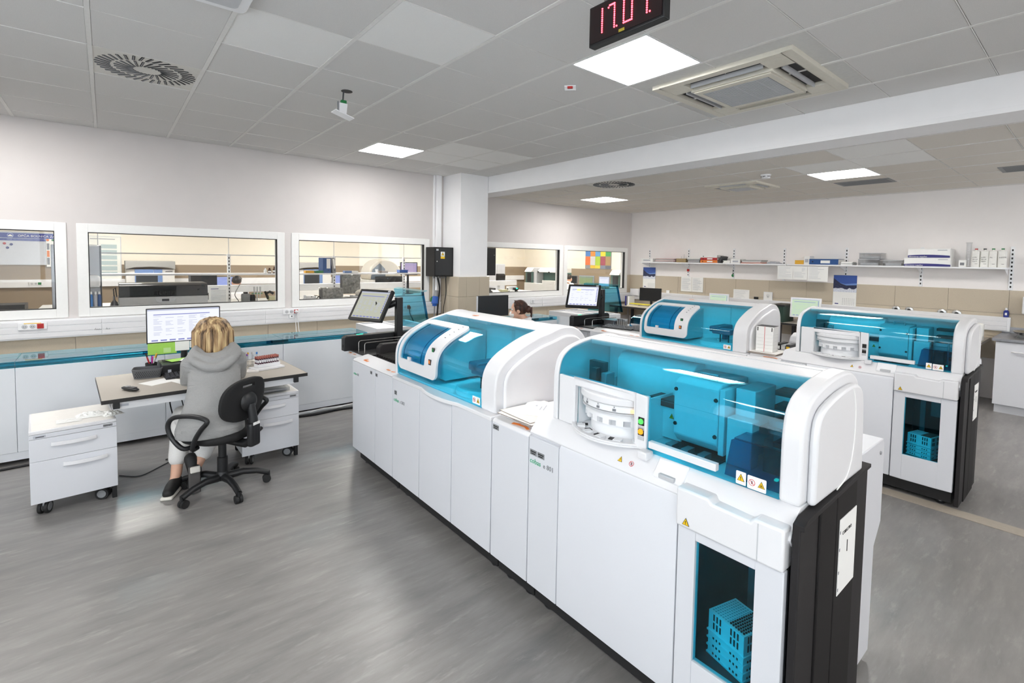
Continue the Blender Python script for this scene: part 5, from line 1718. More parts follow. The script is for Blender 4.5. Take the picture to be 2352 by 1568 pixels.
        for k in range(150):
            a_ = radians(128) + radians(284) * k / 149 + rr.uniform(-.02, .02)
            pts = []
            l = rr.uniform(.86, 1.06)
            tw = rr.uniform(-.12, .12)
            for i in range(9):
                f = i / 8
                z = .137 - f * .325 * l
                r = .02 + (.128 - .02) * min(1, (f / .38)) ** .55 + rr.uniform(-.001, .002)
                if f > .8:
                    r -= (f - .8) * .06 * rr.uniform(0, 1.2)
                a2 = a_ + tw * f
                pts.append((cx_ + r * cos(a2) * 1.03, cy_ + r * sin(a2), H[2] + z))
            hb.tube(pts, [.002, .0035, .0048, .0055, .0058, .0058, .0055, .0045, .0012], 5)
        part('hair', hb, hm, t, local=True, smooth=80)
    elif style == 'ponytail':
        hb = MB()
        hb.ball(P(0, -.025, .03), (.086, .098, .095), 20, 14, R)
        hb.ball(P(0, -.125, .01), (.045, .04, .045), 14, 10, R)
        for k in range(70):
            u = rr.uniform(-1, 1); v = rr.uniform(0, 1)
            a_ = P(u * .082, .05 - v * .06, .06 + .055 * sqrt(max(0, 1 - u * u)))
            m_ = P(u * .085, -.06, .05 + .05 * (1 - abs(u)))
            e_ = P(u * .02, -.118, .015)
            hb.tube([a_, m_, e_], [.003, .005, .003], 5)
        for k in range(46):
            a_ = rr.uniform(0, 2 * pi); r_ = rr.uniform(.2, 1)
            p0 = P(0, -.12, .015)
            p1 = P(.045 * r_ * cos(a_), -.16 - .01 * rr.random(), .0 + .04 * r_ * sin(a_))
            p2 = P(.05 * r_ * cos(a_), -.165, -.06 + .03 * sin(a_))
            p3 = P(.03 * cos(a_), -.15, -.12 + .03 * rr.random())
            hb.tube([p0, p1, p2, p3], [.006, .008, .007, .002], 5)
        part('hair', hb, hm, t, local=True, smooth=80)
        part('face_mask', MB().ball(P(0, .062, -.05), (.055, .045, .045), 14, 10, R), MATS['paper'], bo, local=True, smooth=True)
    else:
        hb = MB()
        hb.ball(P(0, -.022, .038), (.083, .098, .085), 20, 14, R)
        for k in range(200):
            a_ = rr.uniform(0, 2 * pi); e_ = rr.uniform(.05, 1.35)
            d_ = Vector((cos(a_) * sin(e_), sin(a_) * sin(e_) - .2, cos(e_)))
            p0 = P(d_.x * .083, -.022 + d_.y * .098, .038 + d_.z * .085); p1 = P(d_.x * .089, -.024 + d_.y * .105, .036 + d_.z * .094)
            hb.tube([p0, p1], [.004, .0015], 4)
        part('hair', hb, hm, t, local=True, smooth=80)
    return t
seated_person('blonde woman in a grey hoodie seen from behind, seated at the white desk', (.603, -2.80), radians(0), HOODIE, BLONDE, 'bob', trousers=TROUS)
seated_person('woman with brown hair tied in a ponytail, seated behind the foreground machines', (4.16, -2.44), radians(60), COAT, BROWN, 'ponytail', head_yaw=radians(-8), trousers=TROUS)
seated_person('man with short dark hair seated in the room behind the panes', (1.93, 3.86), radians(10), COAT, DARKH, 'short', lean=.4, trousers=TROUS)
seated_person('dark haired person partly visible at the left edge of the far right pane', (10.38, 3.52), radians(-80), COAT, DARKH, 'short', lean=.4, trousers=TROUS)
# ------------------------------------------------------------------ things on the ceilings
def swirl_vent(x0, y0, z, label):
    t = thing('swirl_vent', label, 'air vent', (x0 + .3, y0 + .3, z), group='round swirl vents')
    part('plate', MB().box(-.292, .292, -.292, .292, -.008, .02), mat('vent_white', 'd8d6d0', .5), t, local=True, bevel=.002)
    for nm, n, r0, r1, w in (('outer_slots', 36, .20, .285, .016), ('inner_slots', 24, .075, .185, .014)):
        b = MB()
        for k in range(n):
            a = 2 * pi * k / n
            R = Matrix.Rotation(a + .35, 3, 'Z')
            rm = (r0 + r1) / 2
            b.obox((rm * cos(a), rm * sin(a), -.0085), (r1 - r0, w, .003), R)
        part(nm, b, MATS['ink'], t, local=True, kind='stuff')
        b = MB()
        for k in range(n):
            a = 2 * pi * k / n
            R = Matrix.Rotation(a + .35, 3, 'Z') @ Matrix.Rotation(.5, 3, 'X')
            rm = (r0 + r1) / 2
            b.obox((rm * cos(a), rm * sin(a), -.011), (r1 - r0, w * .55, .0015), R)
        part(nm.replace('slots', 'vanes'), b, MATS['mid_grey'], t, local=True, kind='stuff')
    return t
swirl_vent(0.0, -2.67, 3.0, 'large round swirl vent in the ceiling above the blonde woman')
swirl_vent(5.1, -2.67, 2.768, 'small far swirl vent in the lower ceiling past the beam')
def cassette(x0, x1, y0, y1, z, label):
    t = thing('air_conditioner', label, 'air conditioner', ((x0 + x1) / 2, (y0 + y1) / 2, z))
    w, d = (x1 - x0) / 2, (y1 - y0) / 2
    ivory = mat('ac_ivory', 'd9d5c8', .45)
    s0, s1 = .205 * w * 2, .065 * w * 2       # inner panel inset, slot inset
    b = MB()
    i = w - s1 - .001; o = w; j = w - s0 + .045
    # outer frame with openings for four air slots
    b.box(-w, w, -d, -d + s1, -.035, 0).box(-w, w, d - s1, d, -.035, 0).box(-w, -w + s1, -d + s1, d - s1, -.035, 0).box(w - s1, w, -d + s1, d - s1, -.035, 0)
    for sx in (-1, 1):
        for sy in (-1, 1):
            b.box(sx * (w - s1), sx * (w - s0 - .02), sy * (d - s1), sy * (d - s0 - .02), -.035, 0)
    part('frame', b, ivory, t, local=True, bevel=.004)
    part('inner_body', MB().box(-w + s0, w - s0, -d + s0, d - s0, -.05, 0), ivory, t, local=True, bevel=.004)
    part('grille_frame', MB().box(-w + s0 + .015, w - s0 - .015, -d + s0 + .015, d - s0 - .015, -.058, -.05), ivory, t, local=True, bevel=.003)
    g = MB()
    n = 26
    a_ = w - s0 - .075; c_ = d - s0 - .06
    for k in range(n):
        x = -a_ + 2 * a_ * k / (n - 1)
        g.box(x - .004, x + .004, -c_, c_, -.0605, -.058)
    for q in (-.33, 0, .33):
        g.box(-a_, a_, q * 2 * c_ - .002, q * 2 * c_ + .002, -.0612, -.058)
    part('grille_back', MB().box(-a_ - .005, a_ + .005, -c_ - .005, c_ + .005, -.0588, -.057), MATS['mid_grey'], t, local=True)
    part('grille_bars', g, MATS['light_grey'], t, local=True, kind='stuff')
    L_ = w - s0 - .03
    for k, (ax, sg) in enumerate((('x', -1), ('x', 1), ('y', -1), ('y', 1))):
        lo, hi = w - s0 + .004, w - s1 - .004
        def B(l0, l1, a0, a1, z0, z1):
            m_ = MB()
            if ax == 'x':
                return m_.box(sg * a0, sg * a1, l0, l1, z0, z1)
            return m_.box(l0, l1, sg * a0, sg * a1, z0, z1)
        part('air_slot', B(-L_, L_, lo - .02, hi, -.010, -.004), MATS['ink'], t, local=True)
        fl = B(-L_, L_, lo + .05, lo + .058, -.042, -.010).join(B(-L_ * .9, L_ * .9, lo + .03, lo + .036, -.030, -.012))
        part('flap', fl, MATS['light_grey'] if k != 1 else ivory, t, local=True, bevel=.001)
    return t
cassette(3.15, 4.12, -5.55, -4.575, 3.0, 'large square air conditioning cassette in the ceiling beside the big LED panel')
cassette(6.3, 7.0, -3.9, -3.2, 2.768, 'small far air conditioning cassette in the lower ceiling past the beam')
CEILB = mat('cassette_surround', 'd2d2cf', .8)
for (x, y) in ((3.0, -5.07), (3.6, -5.07), (3.0, -5.67), (3.6, -5.67)):
    part('ceiling_tile', MB().box(x + .004, x + .596, y + .004, y + .596, 2.9945, 3.0), CEILB, ce, bevel=.001)
def slot_vent(x0, x1, y0, y1, z, label):
    t = thing('slot_grille', label, 'air vent', ((x0 + x1) / 2, (y0 + y1) / 2, z), group='grey slot grilles')
    fr = MB().box(x0, x1, y0, y0 + .035, z - .01, z).box(x0, x1, y1 - .035, y1, z - .01, z).box(x0, x0 + .035, y0 + .035, y1 - .035, z - .01, z).box(x1 - .035, x1, y0 + .035, y1 - .035, z - .01, z)
    part('frame', fr, MATS['mid_grey'], t, bevel=.002)
    part('back', MB().box(x0 + .035, x1 - .035, y0 + .035, y1 - .035, z - .004, z - .001), MATS['dark_grey'], t)
    b = MB()
    n = int((x1 - x0 - .07) / .02)
    for k in range(n):
        x = x0 + .045 + k * .02
        b.obox((x, (y0 + y1) / 2, z - .008), (.013, y1 - y0 - .07, .002), Matrix.Rotation(.5, 3, 'Y'))
    part('blades', b, MATS['mid_grey'], t, kind='stuff')
slot_vent(7.19, 7.57, -5.06, -4.48, 2.765, 'grey slot grille in the lower ceiling behind the lit LED panel')
slot_vent(7.19, 7.62, -6.58, -6.0, 2.765, 'grey slot grille in the lower ceiling at the right edge of the view')
t = thing('smoke_detector', 'white round smoke detector on the lower ceiling beyond the beam', 'smoke detector', (6.015, -4.147, 2.765))
part('base', MB().lathe((0, 0, -.018), [(.055, 0), (.058, .018)], 24), WP, t, local=True, smooth=40)
part('head', MB().lathe((0, 0, -.055), [(.02, 0), (.042, .006), (.048, .018), (.046, .037)], 24), WP, t, local=True, smooth=40)
b = MB()
for k in range(6):
    a = 2 * pi * k / 6
    b.obox((.0485 * cos(a), .0485 * sin(a), -.030), (.004, .03, .007), Matrix.Rotation(a, 3, 'Z'))
part('vent_slots', b, MATS['ink'], t, local=True)
t = thing('alarm_indicator', 'small white alarm indicator with a red lens left of the big LED panel', 'alarm', (2.705, -4.171, 3.0), rz=radians(-48))
part('housing', MB().prism([(-.04, 0), (-.04, -.018), (.0, -.034), (.04, -.022), (.04, 0)], 'x', -.042, .042), WP, t, local=True, bevel=.004)
part('red_lens', MB().obox((.0, -.030, -.022), (.04, .02, .016)), MATS['red_plastic'], t, local=True, bevel=.003)
t = thing('hanging_sensor', 'small white and green sensor dangling from a hole in the ceiling', 'sensor', (1.496, -2.925, 3.0))
part('ceiling_hole', MB().lathe((.012, 0, -.0118), [(.042, 0), (.042, .0025)], 20), MATS['ink'], t, local=True)
part('cord', MB().tube([(-.012, 0, -.003), (-.016, 0, -.05), (-.018, 0, -.085)], .006, 8), MATS['dark_grey'], t, local=True)
part('green_plug', MB().box(-.034, .006, -.016, .016, -.115, -.085), MATS['green_plastic'], t, local=True, bevel=.003)
part('body', MB().prism([(-.05, -.11), (.012, -.11), (.004, -.19), (-.05, -.19)], 'y', -.02, .02), WP, t, local=True, bevel=.004)
part('clip', MB().box(-.06, -.054, -.008, .008, -.17, -.10), MATS['mid_grey'], t, local=True)
part('plate', MB().obox((-.02, 0, -.198), (.15, .10, .007), Matrix.Rotation(.28, 3, 'Y')), WP, t, local=True, bevel=.002)
t = thing('ceiling_unit', 'rounded white ceiling unit cut by the top edge of the view', 'ceiling unit', (.42, -4.05, 3.0))
part('cover', MB().prism(rrect(.43, .47, .04, 5), 'z', -.035, -.002), WP, t, local=True, bevel=.006)
part('cover_seam', MB().prism(rrect(.34, .38, .03, 5), 'z', -.0375, -.035), MATS['light_grey'], t, local=True)

# red dot-matrix clock hanging above the LED panel
t = thing('digital_clock', 'black hanging display with red dotted digits, beside the big LED panel', 'clock', (1.85, -5.367, 2.72))
y0, y1, z0, z1 = -5.575, -5.158, 2.72, 2.905
part('case', MB().box(1.832, 1.875, y0, y1, z0, z1), MATS['black_plastic'], t, bevel=.004)
part('face', MB().box(1.829, 1.832, y0 + .01, y1 - .01, z0 + .012, z1 - .012), mat('clock_face', '1a0a0c', .35), t)
part('hanger', MB().cyl((1.853, y0 + .08, z1), (1.853, y0 + .08, 3.0), .006), MATS['dull_steel'], t)
part('hanger', MB().cyl((1.853, y1 - .08, z1), (1.853, y1 - .08, 3.0), .006), MATS['dull_steel'], t)
p = part('maker_label', MB().box(1.8275, 1.829, -5.372, -5.340, z0 + .013, z0 + .026), mat('gold_label', 'b6a436', .4), t)
RED = emit('red_led', (1.0, .035, .05), 7.0)
SEG = {'1': 'bc', '7': 'abcf', '0': 'abcdef', '.': '.'}
def digit(ch, yl, w, zb, h):
    b = MB()
    pts = []
    yr = yl - w; n = 5
    zt, zm = zb + h, zb + h / 2
    def run(a, c, skip=0):
        for k in range(skip, n + 1 - skip):
            f = k / n
            pts.append((a[0] + (c[0] - a[0]) * f, a[1] + (c[1] - a[1]) * f))
    for s in SEG[ch]:
        if s == 'a': run((yl, zt), (yr, zt), 1)
        if s == 'b': run((yr, zt), (yr, zm + .004))
        if s == 'c': run((yr, zm - .004), (yr, zb))
        if s == 'd': run((yl, zb), (yr, zb), 1)
        if s == 'e': run((yl, zm - .004), (yl, zb))
        if s == 'f': run((yl, zt), (yl, zm + .004)) if ch == '0' else pts.append((yl, zt - .008))
        if s == '.': pts.append((yl, zb))
    for (yy, zz) in pts:
        b.lathe((1.829, yy, zz), [(.0042, 0), (.003, -.003)], 8, 'x')
    part('lit_digit', b, RED, t, kind=None)
zb, hd = z0 + .047, .105
digit('1', -5.213, .028, zb, hd); digit('7', -5.278, .035, zb, hd); digit('.', -5.327, 0, zb, hd)
digit('0', -5.366, .045, zb, hd); digit('7', -5.445, .045, zb, hd); digit('.', -5.505, 0, zb, hd)
# ------------------------------------------------------------------ sockets and fittings on the window wall
def socket(label, x, z, kinds, y=-.061, w=None):
    t = thing('power_outlet', label, 'socket', (x, y, z), group='outlets on the cable trunking')
    n = len(kinds)
    w = .055
    part('plate', MB().box(-n * w / 2 - .02, n * w / 2 + .02, -.012, 0, -.034, .034), WP, t, local=True, bevel=.003)
    for k, c in enumerate(kinds):
        cx_ = (k - (n - 1) / 2) * w
        if c == 'w':
            s = part('outlet', MB().lathe((cx_, -.012, 0), [(.021, 0), (.021, -.002), (.017, -.003)], 20, 'y'), MATS['light_grey'], t, local=True, smooth=40)
            part('pin_hole', MB().cyl((cx_ - .007, -.0156, 0), (cx_ - .007, -.014, 0), .003, n=8), MATS['ink'], s, local=True)
            part('pin_hole', MB().cyl((cx_ + .007, -.0156, 0), (cx_ + .007, -.014, 0), .003, n=8), MATS['ink'], s, local=True)
        else:
            mm = {'r': 'red_plastic', 'g': 'green_plastic', 'k': 'ink', 'b': 'light_grey'}[c]
            s = part('outlet', MB().box(cx_ - .024, cx_ + .024, -.018, -.012, -.024, .024), MATS[mm], t, local=True, bevel=.002)
            part('outlet_face', MB().lathe((cx_, -.018, 0), [(.016, 0), (.013, -.0015)], 16, 'y'), MATS[mm], s, local=True)
    return t
o = socket('white double socket with a red outlet on the trunking at the far left', -.505, .978, 'wwr')
part('yellow_strip', MB().box(-.06, .06, -.0125, -.012, .026, .033), MATS['warn_yellow'], o, local=True)
o = socket('white double socket with a red outlet and white plugs, right of the monitor', 1.862, .995, 'wwr')
part('white_plug', MB().lathe((.055, -.018, 0), [(.02, 0), (.018, -.03), (.006, -.045)], 16, 'y'), WP, o, local=True, smooth=40)
o2 = thing('data_outlet', 'small white data outlet under the double socket right of the monitor', 'socket', (1.865, -.061, .935))
part('plate', MB().box(-.03, .03, -.012, 0, -.022, .022), WP, o2, local=True, bevel=.003)
part('port', MB().box(-.008, .008, -.013, -.012, -.006, .006), MATS['ink'], o2, local=True)
cable('white cable hanging from the double socket right of the monitor', [(1.905, -.075, .96), (1.91, -.08, .85), (1.915, -.10, .7)], .004, WP)
cable('second white cable hanging beside it below the double socket', [(1.93, -.09, .98), (1.94, -.08, .85), (1.95, -.10, .7)], .004, WP)
o = socket('white double socket with a dark red plug beside the teal lid', 3.45, .975, 'wwr')
part('yellow_strip', MB().box(.035, .075, -.0125, -.012, .026, .033), MATS['warn_yellow'], o, local=True)
part('dark_plug', MB().box(.035, .075, -.05, -.018, -.026, .012), mat('plug_red', '4a1512', .5), o, local=True, bevel=.004)
cable('black cable hanging from the dark red plug beside the teal lid', [(3.505, -.10, .95), (3.52, -.10, .87), (3.58, -.09, .75), (3.60, -.09, .6)], .006)
o = socket('small beige switch plate on the trunking right of the ponytail', 5.98, .96, 'b')
def scribble(label, pts, x, y, z, s=1.0):
    pass
b = MB()
for (dx, h_) in ((0, .022), (.016, .010), (.03, .012), (.045, .006), (.09, .020), (.11, .012)):
    b.tube([(-.05 + dx, -.0615, .905), (-.05 + dx + .008, -.0615, .905 + h_), (-.05 + dx + .012, -.0615, .905)], .0014, 4)
single('handwritten_note', b, MATS['ink'], 'small handwritten pen marks on the cable trunking left of the monitor', 'writing')
bx = thing('distribution_box', 'black electrical box with a yellow warning sign on the pillar side', 'electrical box', (3.99, -.17, 1.436))
part('cabinet', MB().box(3.80, 4.128, -.315, -.055, 1.436, 1.878), MATS['black_matte'], bx, bevel=.004)
dr = part('door', MB().box(3.812, 4.10, -.325, -.316, 1.455, 1.86), mat('box_door', '232426', .5), bx, bevel=.003)
part('lock', MB().lathe((3.835, -.325, 1.665), [(.009, 0), (.008, -.006)], 12, 'y'), MATS['steel'], dr)
part('badge', MB().box(3.825, 3.862, -.327, -.325, 1.825, 1.850), MATS['light_grey'], dr)
sticker(dr, (3.935, -.3255, 1.775), (1, 0, 0), (0, 0, 1), .07, .07, '!')
part('warning_strip', MB().box(3.90, 3.97, -.3268, -.3255, 1.705, 1.738), MATS['warn_yellow'], dr)
for k in range(5):
    part('cable_gland', MB().cyl((3.87 + .05 * k, -.19, 1.405), (3.87 + .05 * k, -.19, 1.436), .012, n=10), MATS['mid_grey'], bx)
cable('thick black cable dropping from the electrical box', [(3.93, -.19, 1.42), (3.96, -.20, 1.25), (3.945, -.19, 1.05), (3.93, -.18, .8)], .013)
cable('white conduit cable dropping from the electrical box to the blue plug', [(3.90, -.19, 1.42), (3.905, -.2, 1.33), (3.90, -.2, 1.22)], .016, WP)
cable('thin black cable dropping from the right side of the electrical box', [(4.07, -.19, 1.42), (4.065, -.21, 1.3), (4.07, -.2, 1.15), (4.04, -.19, .95), (4.03, -.19, .8)], .006)
pg = thing('industrial_plug', 'blue industrial plug hanging on its cable by the pillar', 'plug', (3.88, -.22, 1.03))
part('sleeve', MB().cyl((3.905, -.2, 1.22), (3.885, -.21, 1.12), .030, .036, 14), MATS['mid_grey'], pg, smooth=40)
part('body', MB().cyl((3.885, -.21, 1.13), (3.865, -.22, 1.02), .045, .052, 16), MATS['blue_plastic'], pg, smooth=40)
part('collar', MB().cyl((3.865, -.22, 1.03), (3.862, -.222, .985), .040, .034, 16), MATS['blue_plastic'], pg, smooth=40)
part('ring', MB().lathe((3.872, -.24, 1.045), [(.035, 0), (.035, -.012), (.025, -.014)], 16, 'y'), MATS['light_grey'], pg)
part('tail', MB().cyl((3.862, -.222, .99), (3.855, -.22, .78), .009, n=8), MATS['mid_grey'], pg)
gb = thing('green_bottle', 'small green bottle on the trunking beside the pillar', 'bottle', (3.925, -.03, 1.036))
part('body', MB().lathe((3.925, -.03, 1.036), [(.022, 0), (.023, .05), (.012, .062)], 14), MATS['green_plastic'], gb, smooth=40)
part('cap', MB().lathe((3.925, -.03, 1.098), [(.012, 0), (.011, .015)], 12), MATS['green_plastic'], gb)
bd = thing('wall_box', 'narrow black wall box just past the right edge of the pillar', 'electrical box', (4.95, -.10, 1.44))
part('case', MB().box(4.80, 5.06, -.16, -.016, 1.44, 1.90), MATS['black_matte'], bd, bevel=.004)
part('door', MB().box(4.81, 5.05, -.166, -.161, 1.455, 1.885), MATS['black_plastic'], bd, bevel=.002)
part('lock', MB().lathe((5.02, -.166, 1.78), [(.007, 0), (.006, -.004)], 10, 'y'), MATS['steel'], bd)

# touch screens of the two loading modules
def lookR(yaw_, tilt):
    """screen facing -x turned by yaw and leaned back by tilt"""
    n = Vector((-cos(yaw_), -sin(yaw_), 0))
    r = Vector((sin(yaw_), -cos(yaw_), 0))
    u = Vector((0, 0, cos(tilt))) - n * sin(tilt)
    d = -(n * cos(tilt) + Vector((0, 0, sin(tilt))))
    return Matrix((r, d, u)).transposed()
m1 = monitor('touch_screen', 'tilted black touch screen with a grey table, on the loading module of the foreground line', (1.95, -2.34, 1.262), .40, .325, lookR(.405, .565), .024, 'screen_grey', stand=False, rows=16)
part('arm', MB().add([m1.matrix_world.inverted() @ Vector(v) for v in MB().tube([(2.0, -2.36, 1.25), (2.10, -2.42, 1.26), (2.16, -2.49, 1.29)], [.05, .035, .03], 10).v], MB().tube([(0, 0, 0), (1, 0, 0), (2, 0, 0)], 1, 10).f), MATS['black_plastic'], m1, local=True, smooth=40)
part('maker_tag', MB().box(.145, .175, -.002, 0, .142, .16), MATS['light_grey'], m1, local=True)
m2 = monitor('touch_screen', 'tilted black touch screen with a white page, on the loading module of the rear line', (4.55, -2.64, 1.28), .405, .33, lookR(.577, .65), .026, 'screen_white', stand=False, rows=6)
part('arm', MB().add([m2.matrix_world.inverted() @ Vector(v) for v in MB().tube([(4.62, -2.64, 1.25), (4.85, -2.52, 1.2), (5.09, -2.46, 1.24)], [.05, .035, .03], 10).v], MB().tube([(0, 0, 0), (1, 0, 0), (2, 0, 0)], 1, 10).f), MATS['black_plastic'], m2, local=True, smooth=40)
part('maker_tag', MB().box(.145, .175, -.002, 0, .142, .16), MATS['light_grey'], m2, local=True)
part('yellow_mark', MB().box(-.09, -.04, .0012, .0017, .075, .10), emit('ui_yellow', hx('f2d97a'), .85), m2, local=True)

# desk and dark screen of the woman with the ponytail
desk('white desk of the woman with the ponytail, mostly hidden behind the foreground line', (3.33, -2.05), radians(2), .84, .6)
m3 = monitor('monitor', 'black back of a monitor in front of the woman with the ponytail', (3.50, -2.2, 1.165), .44, .245, RZ(0), .006, 'screen_off', ui=False)
part('light_edge', MB().box(-.223, -.219, .0, .03, -.12, .12), MATS['light_grey'], m3, local=True)

# things lying on the foreground line
sh = [((1.80, -4.885, .884), .30, .26, .05, 'card'), ((1.79, -4.89, .888), .31, .27, -.08, 'card'), ((1.80, -4.885, .892), .30, .26, .12, 'card'), ((1.78, -4.89, .896), .31, .27, .02, 'card'), ((1.80, -4.88, .900), .31, .265, -.05, 'card')]
for k, (c, w, d, a, mm) in enumerate(sh):
    t = thing('cardboard_sheet', ['bottom', 'second from bottom', 'middle', 'second from top', 'large topmost lower'][k] + ' card sheet in the stack between the teal hoods of the foreground line', 'card', c, rz=a, group='card sheets on the buffer module')
    part('sheet', MB().box(-w / 2, w / 2, -d / 2, d / 2, 0, .0034), MATS['card'], t, local=True)
    e = .0006
    part('brown_edge', MB().box(-w / 2 - e, w / 2 + e, -d / 2 - e, -d / 2, .0004, .003).box(-w / 2 - e, -w / 2, -d / 2, d / 2, .0004, .003), MATS['card_edge'], t, local=True)
t = thing('cardboard_sheet', 'folded white card lying askew on top of the stack between the teal hoods', 'card', (1.84, -4.865, .9042), rz=.62, group='card sheets on the buffer module')
part('sheet', MB().box(-.13, .13, -.10, .10, 0, .0025), MATS['paper'], t, local=True)
part('print', MB().box(-.03, .06, -.02, -.014, .0025, .003).box(-.03, .03, .0, .006, .0025, .003).box(.03, .05, .03, .04, .0025, .003), MATS['light_print'], t, local=True)
cols = ['red_card', 'blue_card', 'red_card', 'orange_card']
k = 0
for row in range(2):
    for q in range(5):
        y = -4.905 - .022 * q
        if y < -5.03:
            continue
        mm = ['blue_card', 'red_card', 'orange_card', 'mid_grey', 'red_card'][(q + row * 2) % 5]
        x = 1.99 - .012 * q
        t = thing('reagent_box', ['upper', 'lower'][1 - row] + ' row ' + {'blue_card': 'blue', 'red_card': 'red', 'orange_card': 'orange', 'mid_grey': 'grey'}[mm] + ' reagent box, %s from the left, behind the card stack' % ['first', 'second', 'third', 'fourth', 'fifth'][q], 'box', (x, y, .884 + .062 * row), group='reagent boxes behind the card stack')
        h_ = .06 if row == 0 else .085
        part('carton', MB().box(x - .025, x + .025, y - .010, y + .010, .884 + .062 * row, .884 + .062 * row + h_), MATS[mm], t, bevel=.001)
        part('label', MB().box(x - .0262, x - .025, y - .007, y + .007, .884 + .062 * row + .01, .884 + .062 * row + .03), MATS['ink' if row else 'paper'], t)

# things on the rear line
kb = keyboard('black keyboard lying on the white deck of the rear line', (4.86, -2.96, .8885), radians(-80), .42, .17, .05, 5, 'black_plastic', 'mid_grey')
g = 'sample tubes on the rear line'
for k in range(12):
    x, y = 5.03 + .03 * (k % 3), -2.80 - .032 * (k // 3)
    t = thing('sample_tube', ['back left', 'back middle', 'back right', 'second row left', 'second row middle', 'second row right', 'third row left', 'third row middle', 'third row right', 'front left', 'front middle', 'front right'][k] + ' grey capped tube behind the keyboard of the rear line', 'tube', (x, y, .8885), group=g)
    part('glass', MB().cyl((x, y, .8885), (x, y, .955), .010, n=8), mat('tube_grey', '9a9793', .3), t, smooth=40)
    part('cap', MB().cyl((x, y, .955), (x, y, .98), .0115, n=8), MATS['light_grey'] if k % 3 else MATS['dull_steel'], t, smooth=40)
t = thing('rack_row', 'short grey rack row beside the rear chemistry hood', 'rack', (4.95, -3.25, .8885))
for k in range(6):
    part('rack', MB().box(4.86, 5.0, -3.17 - .021 * k, -3.155 - .021 * k, .8955, .95), MATS['mid_grey'], t, bevel=.003)
part('base', MB().box(4.85, 5.01, -3.29, -3.14, .8885, .8955), MATS['dark_grey'], t)
lh = thing('low_hood', 'low slanted teal hood with a white bar, left of the rear chemistry hood', 'machine cover', (5.2, -3.1, .8885))
Ph = [(x + .16, z + .0185) for x, z in [(4.95, .87), (4.96, .93), (4.98, .975), (5.05, 1.005), (5.18, 1.01), (5.19, .87)]]
b = MB().prism(Ph, 'y', -3.46, -3.02)
part('teal_shell', extr(crom(Ph[:5], 4), -2.93, -3.45, -.005, 0), TEAL, lh, smooth=60)
part('end_wall', MB().prism(Ph, 'y', -2.93, -2.924), SMOKE, lh)
part('end_wall', MB().prism(Ph, 'y', -3.456, -3.45), SMOKE, lh)
part('bar', MB().box(5.10, 5.112, -3.36, -2.95, .91, .935), WC, lh, bevel=.002)
part('floor', MB().box(5.12, 5.34, -3.44, -2.94, .8885, .893), INNER, lh)
sticker(lh, (5.18, -3.30, 1.018), (0, -1, 0), (.9, 0, .38), .05, .03, '!')
# white box tower, paper base and racks on the rear buffer module
for k in range(3):
    t = thing('cardboard_sheet', ['lowest', 'middle', 'topmost'][k] + ' brown edged card under the white box tower on the rear line', 'card', (4.76, -4.80, .884 + .006 * k), rz=.03 * (k - 1), group='cards under the box tower')
    part('sheet', MB().box(-.15, .15, -.125, .125, 0, .0045), MATS['card'], t, local=True)
    part('brown_edge', MB().box(-.1508, -.15, -.125, .125, .0005, .004).box(-.15, .15, -.1258, -.125, .0005, .004), MATS['card_edge'], t, local=True)
zz = .9025
for k in range(6):
    h_ = .032 if k < 5 else .075
    t = thing('white_carton', ['lowest', 'second', 'third', 'fourth', 'fifth', 'tall topmost'][k] + ' white carton of the tower on the rear line', 'box', (4.74, -4.79, zz), rz=.06 + .01 * (k % 2), group='white carton tower on the rear line')
    part('carton', MB().box(-.065, .065, -.075, .075, 0, h_ - .001), MATS['paper'], t, local=True, bevel=.001)
    part('red_tape', MB().box(-.0658, -.065, -.003, .003, 0, h_ - .001), mat('tape_rose', 'd58d8d', .6), t, local=True)
    if k == 5:
        part('dark_mark', MB().box(-.0658, -.065, .058, .066, .03, .065).box(-.0658, -.065, -.066, -.058, .03, .065).box(-.0655, .0655, -.0755, .0755, .072, .0745), MATS['ink'], t, local=True)
    zz += h_
for k in range(4):
    mm = ['ink', 'ink', 'light_grey', 'dark_grey'][k]
    t = thing('reagent_rack', ['black rack furthest left', 'second black rack', 'white labelled rack', 'grey rack with a yellow end'][k] + ' beside the white carton tower on the rear line', 'rack', (5.08, -4.74 - .045 * k, .884), group='racks beside the carton tower')
    part('body', MB().box(5.0, 5.18, -4.76 - .045 * k, -4.72 - .045 * k, .884, .935 + .01 * (k % 2)), MATS[mm], t, bevel=.003)
    part('end_label', MB().box(4.9985, 5.0, -4.755 - .045 * k, -4.725 - .045 * k, .895, .925), MATS['warn_yellow'] if k == 3 else MATS['paper'], t)
cv_ = thing('rounded_cover', 'low rounded white cover standing behind the carton tower of the rear line', 'machine cover', (5.15, -4.9, .884))
part('shell', MB().prism([(5.22, .884), (5.20, .95), (5.23, 1.0), (5.30, 1.03), (5.34, 1.03), (5.34, .884)], 'y', -5.05, -4.80), WC, cv_, bevel=.012, seg=3)
part('base', MB().box(5.19, 5.335, -5.06, -4.79, .8841, .892), WC, cv_, bevel=.002)
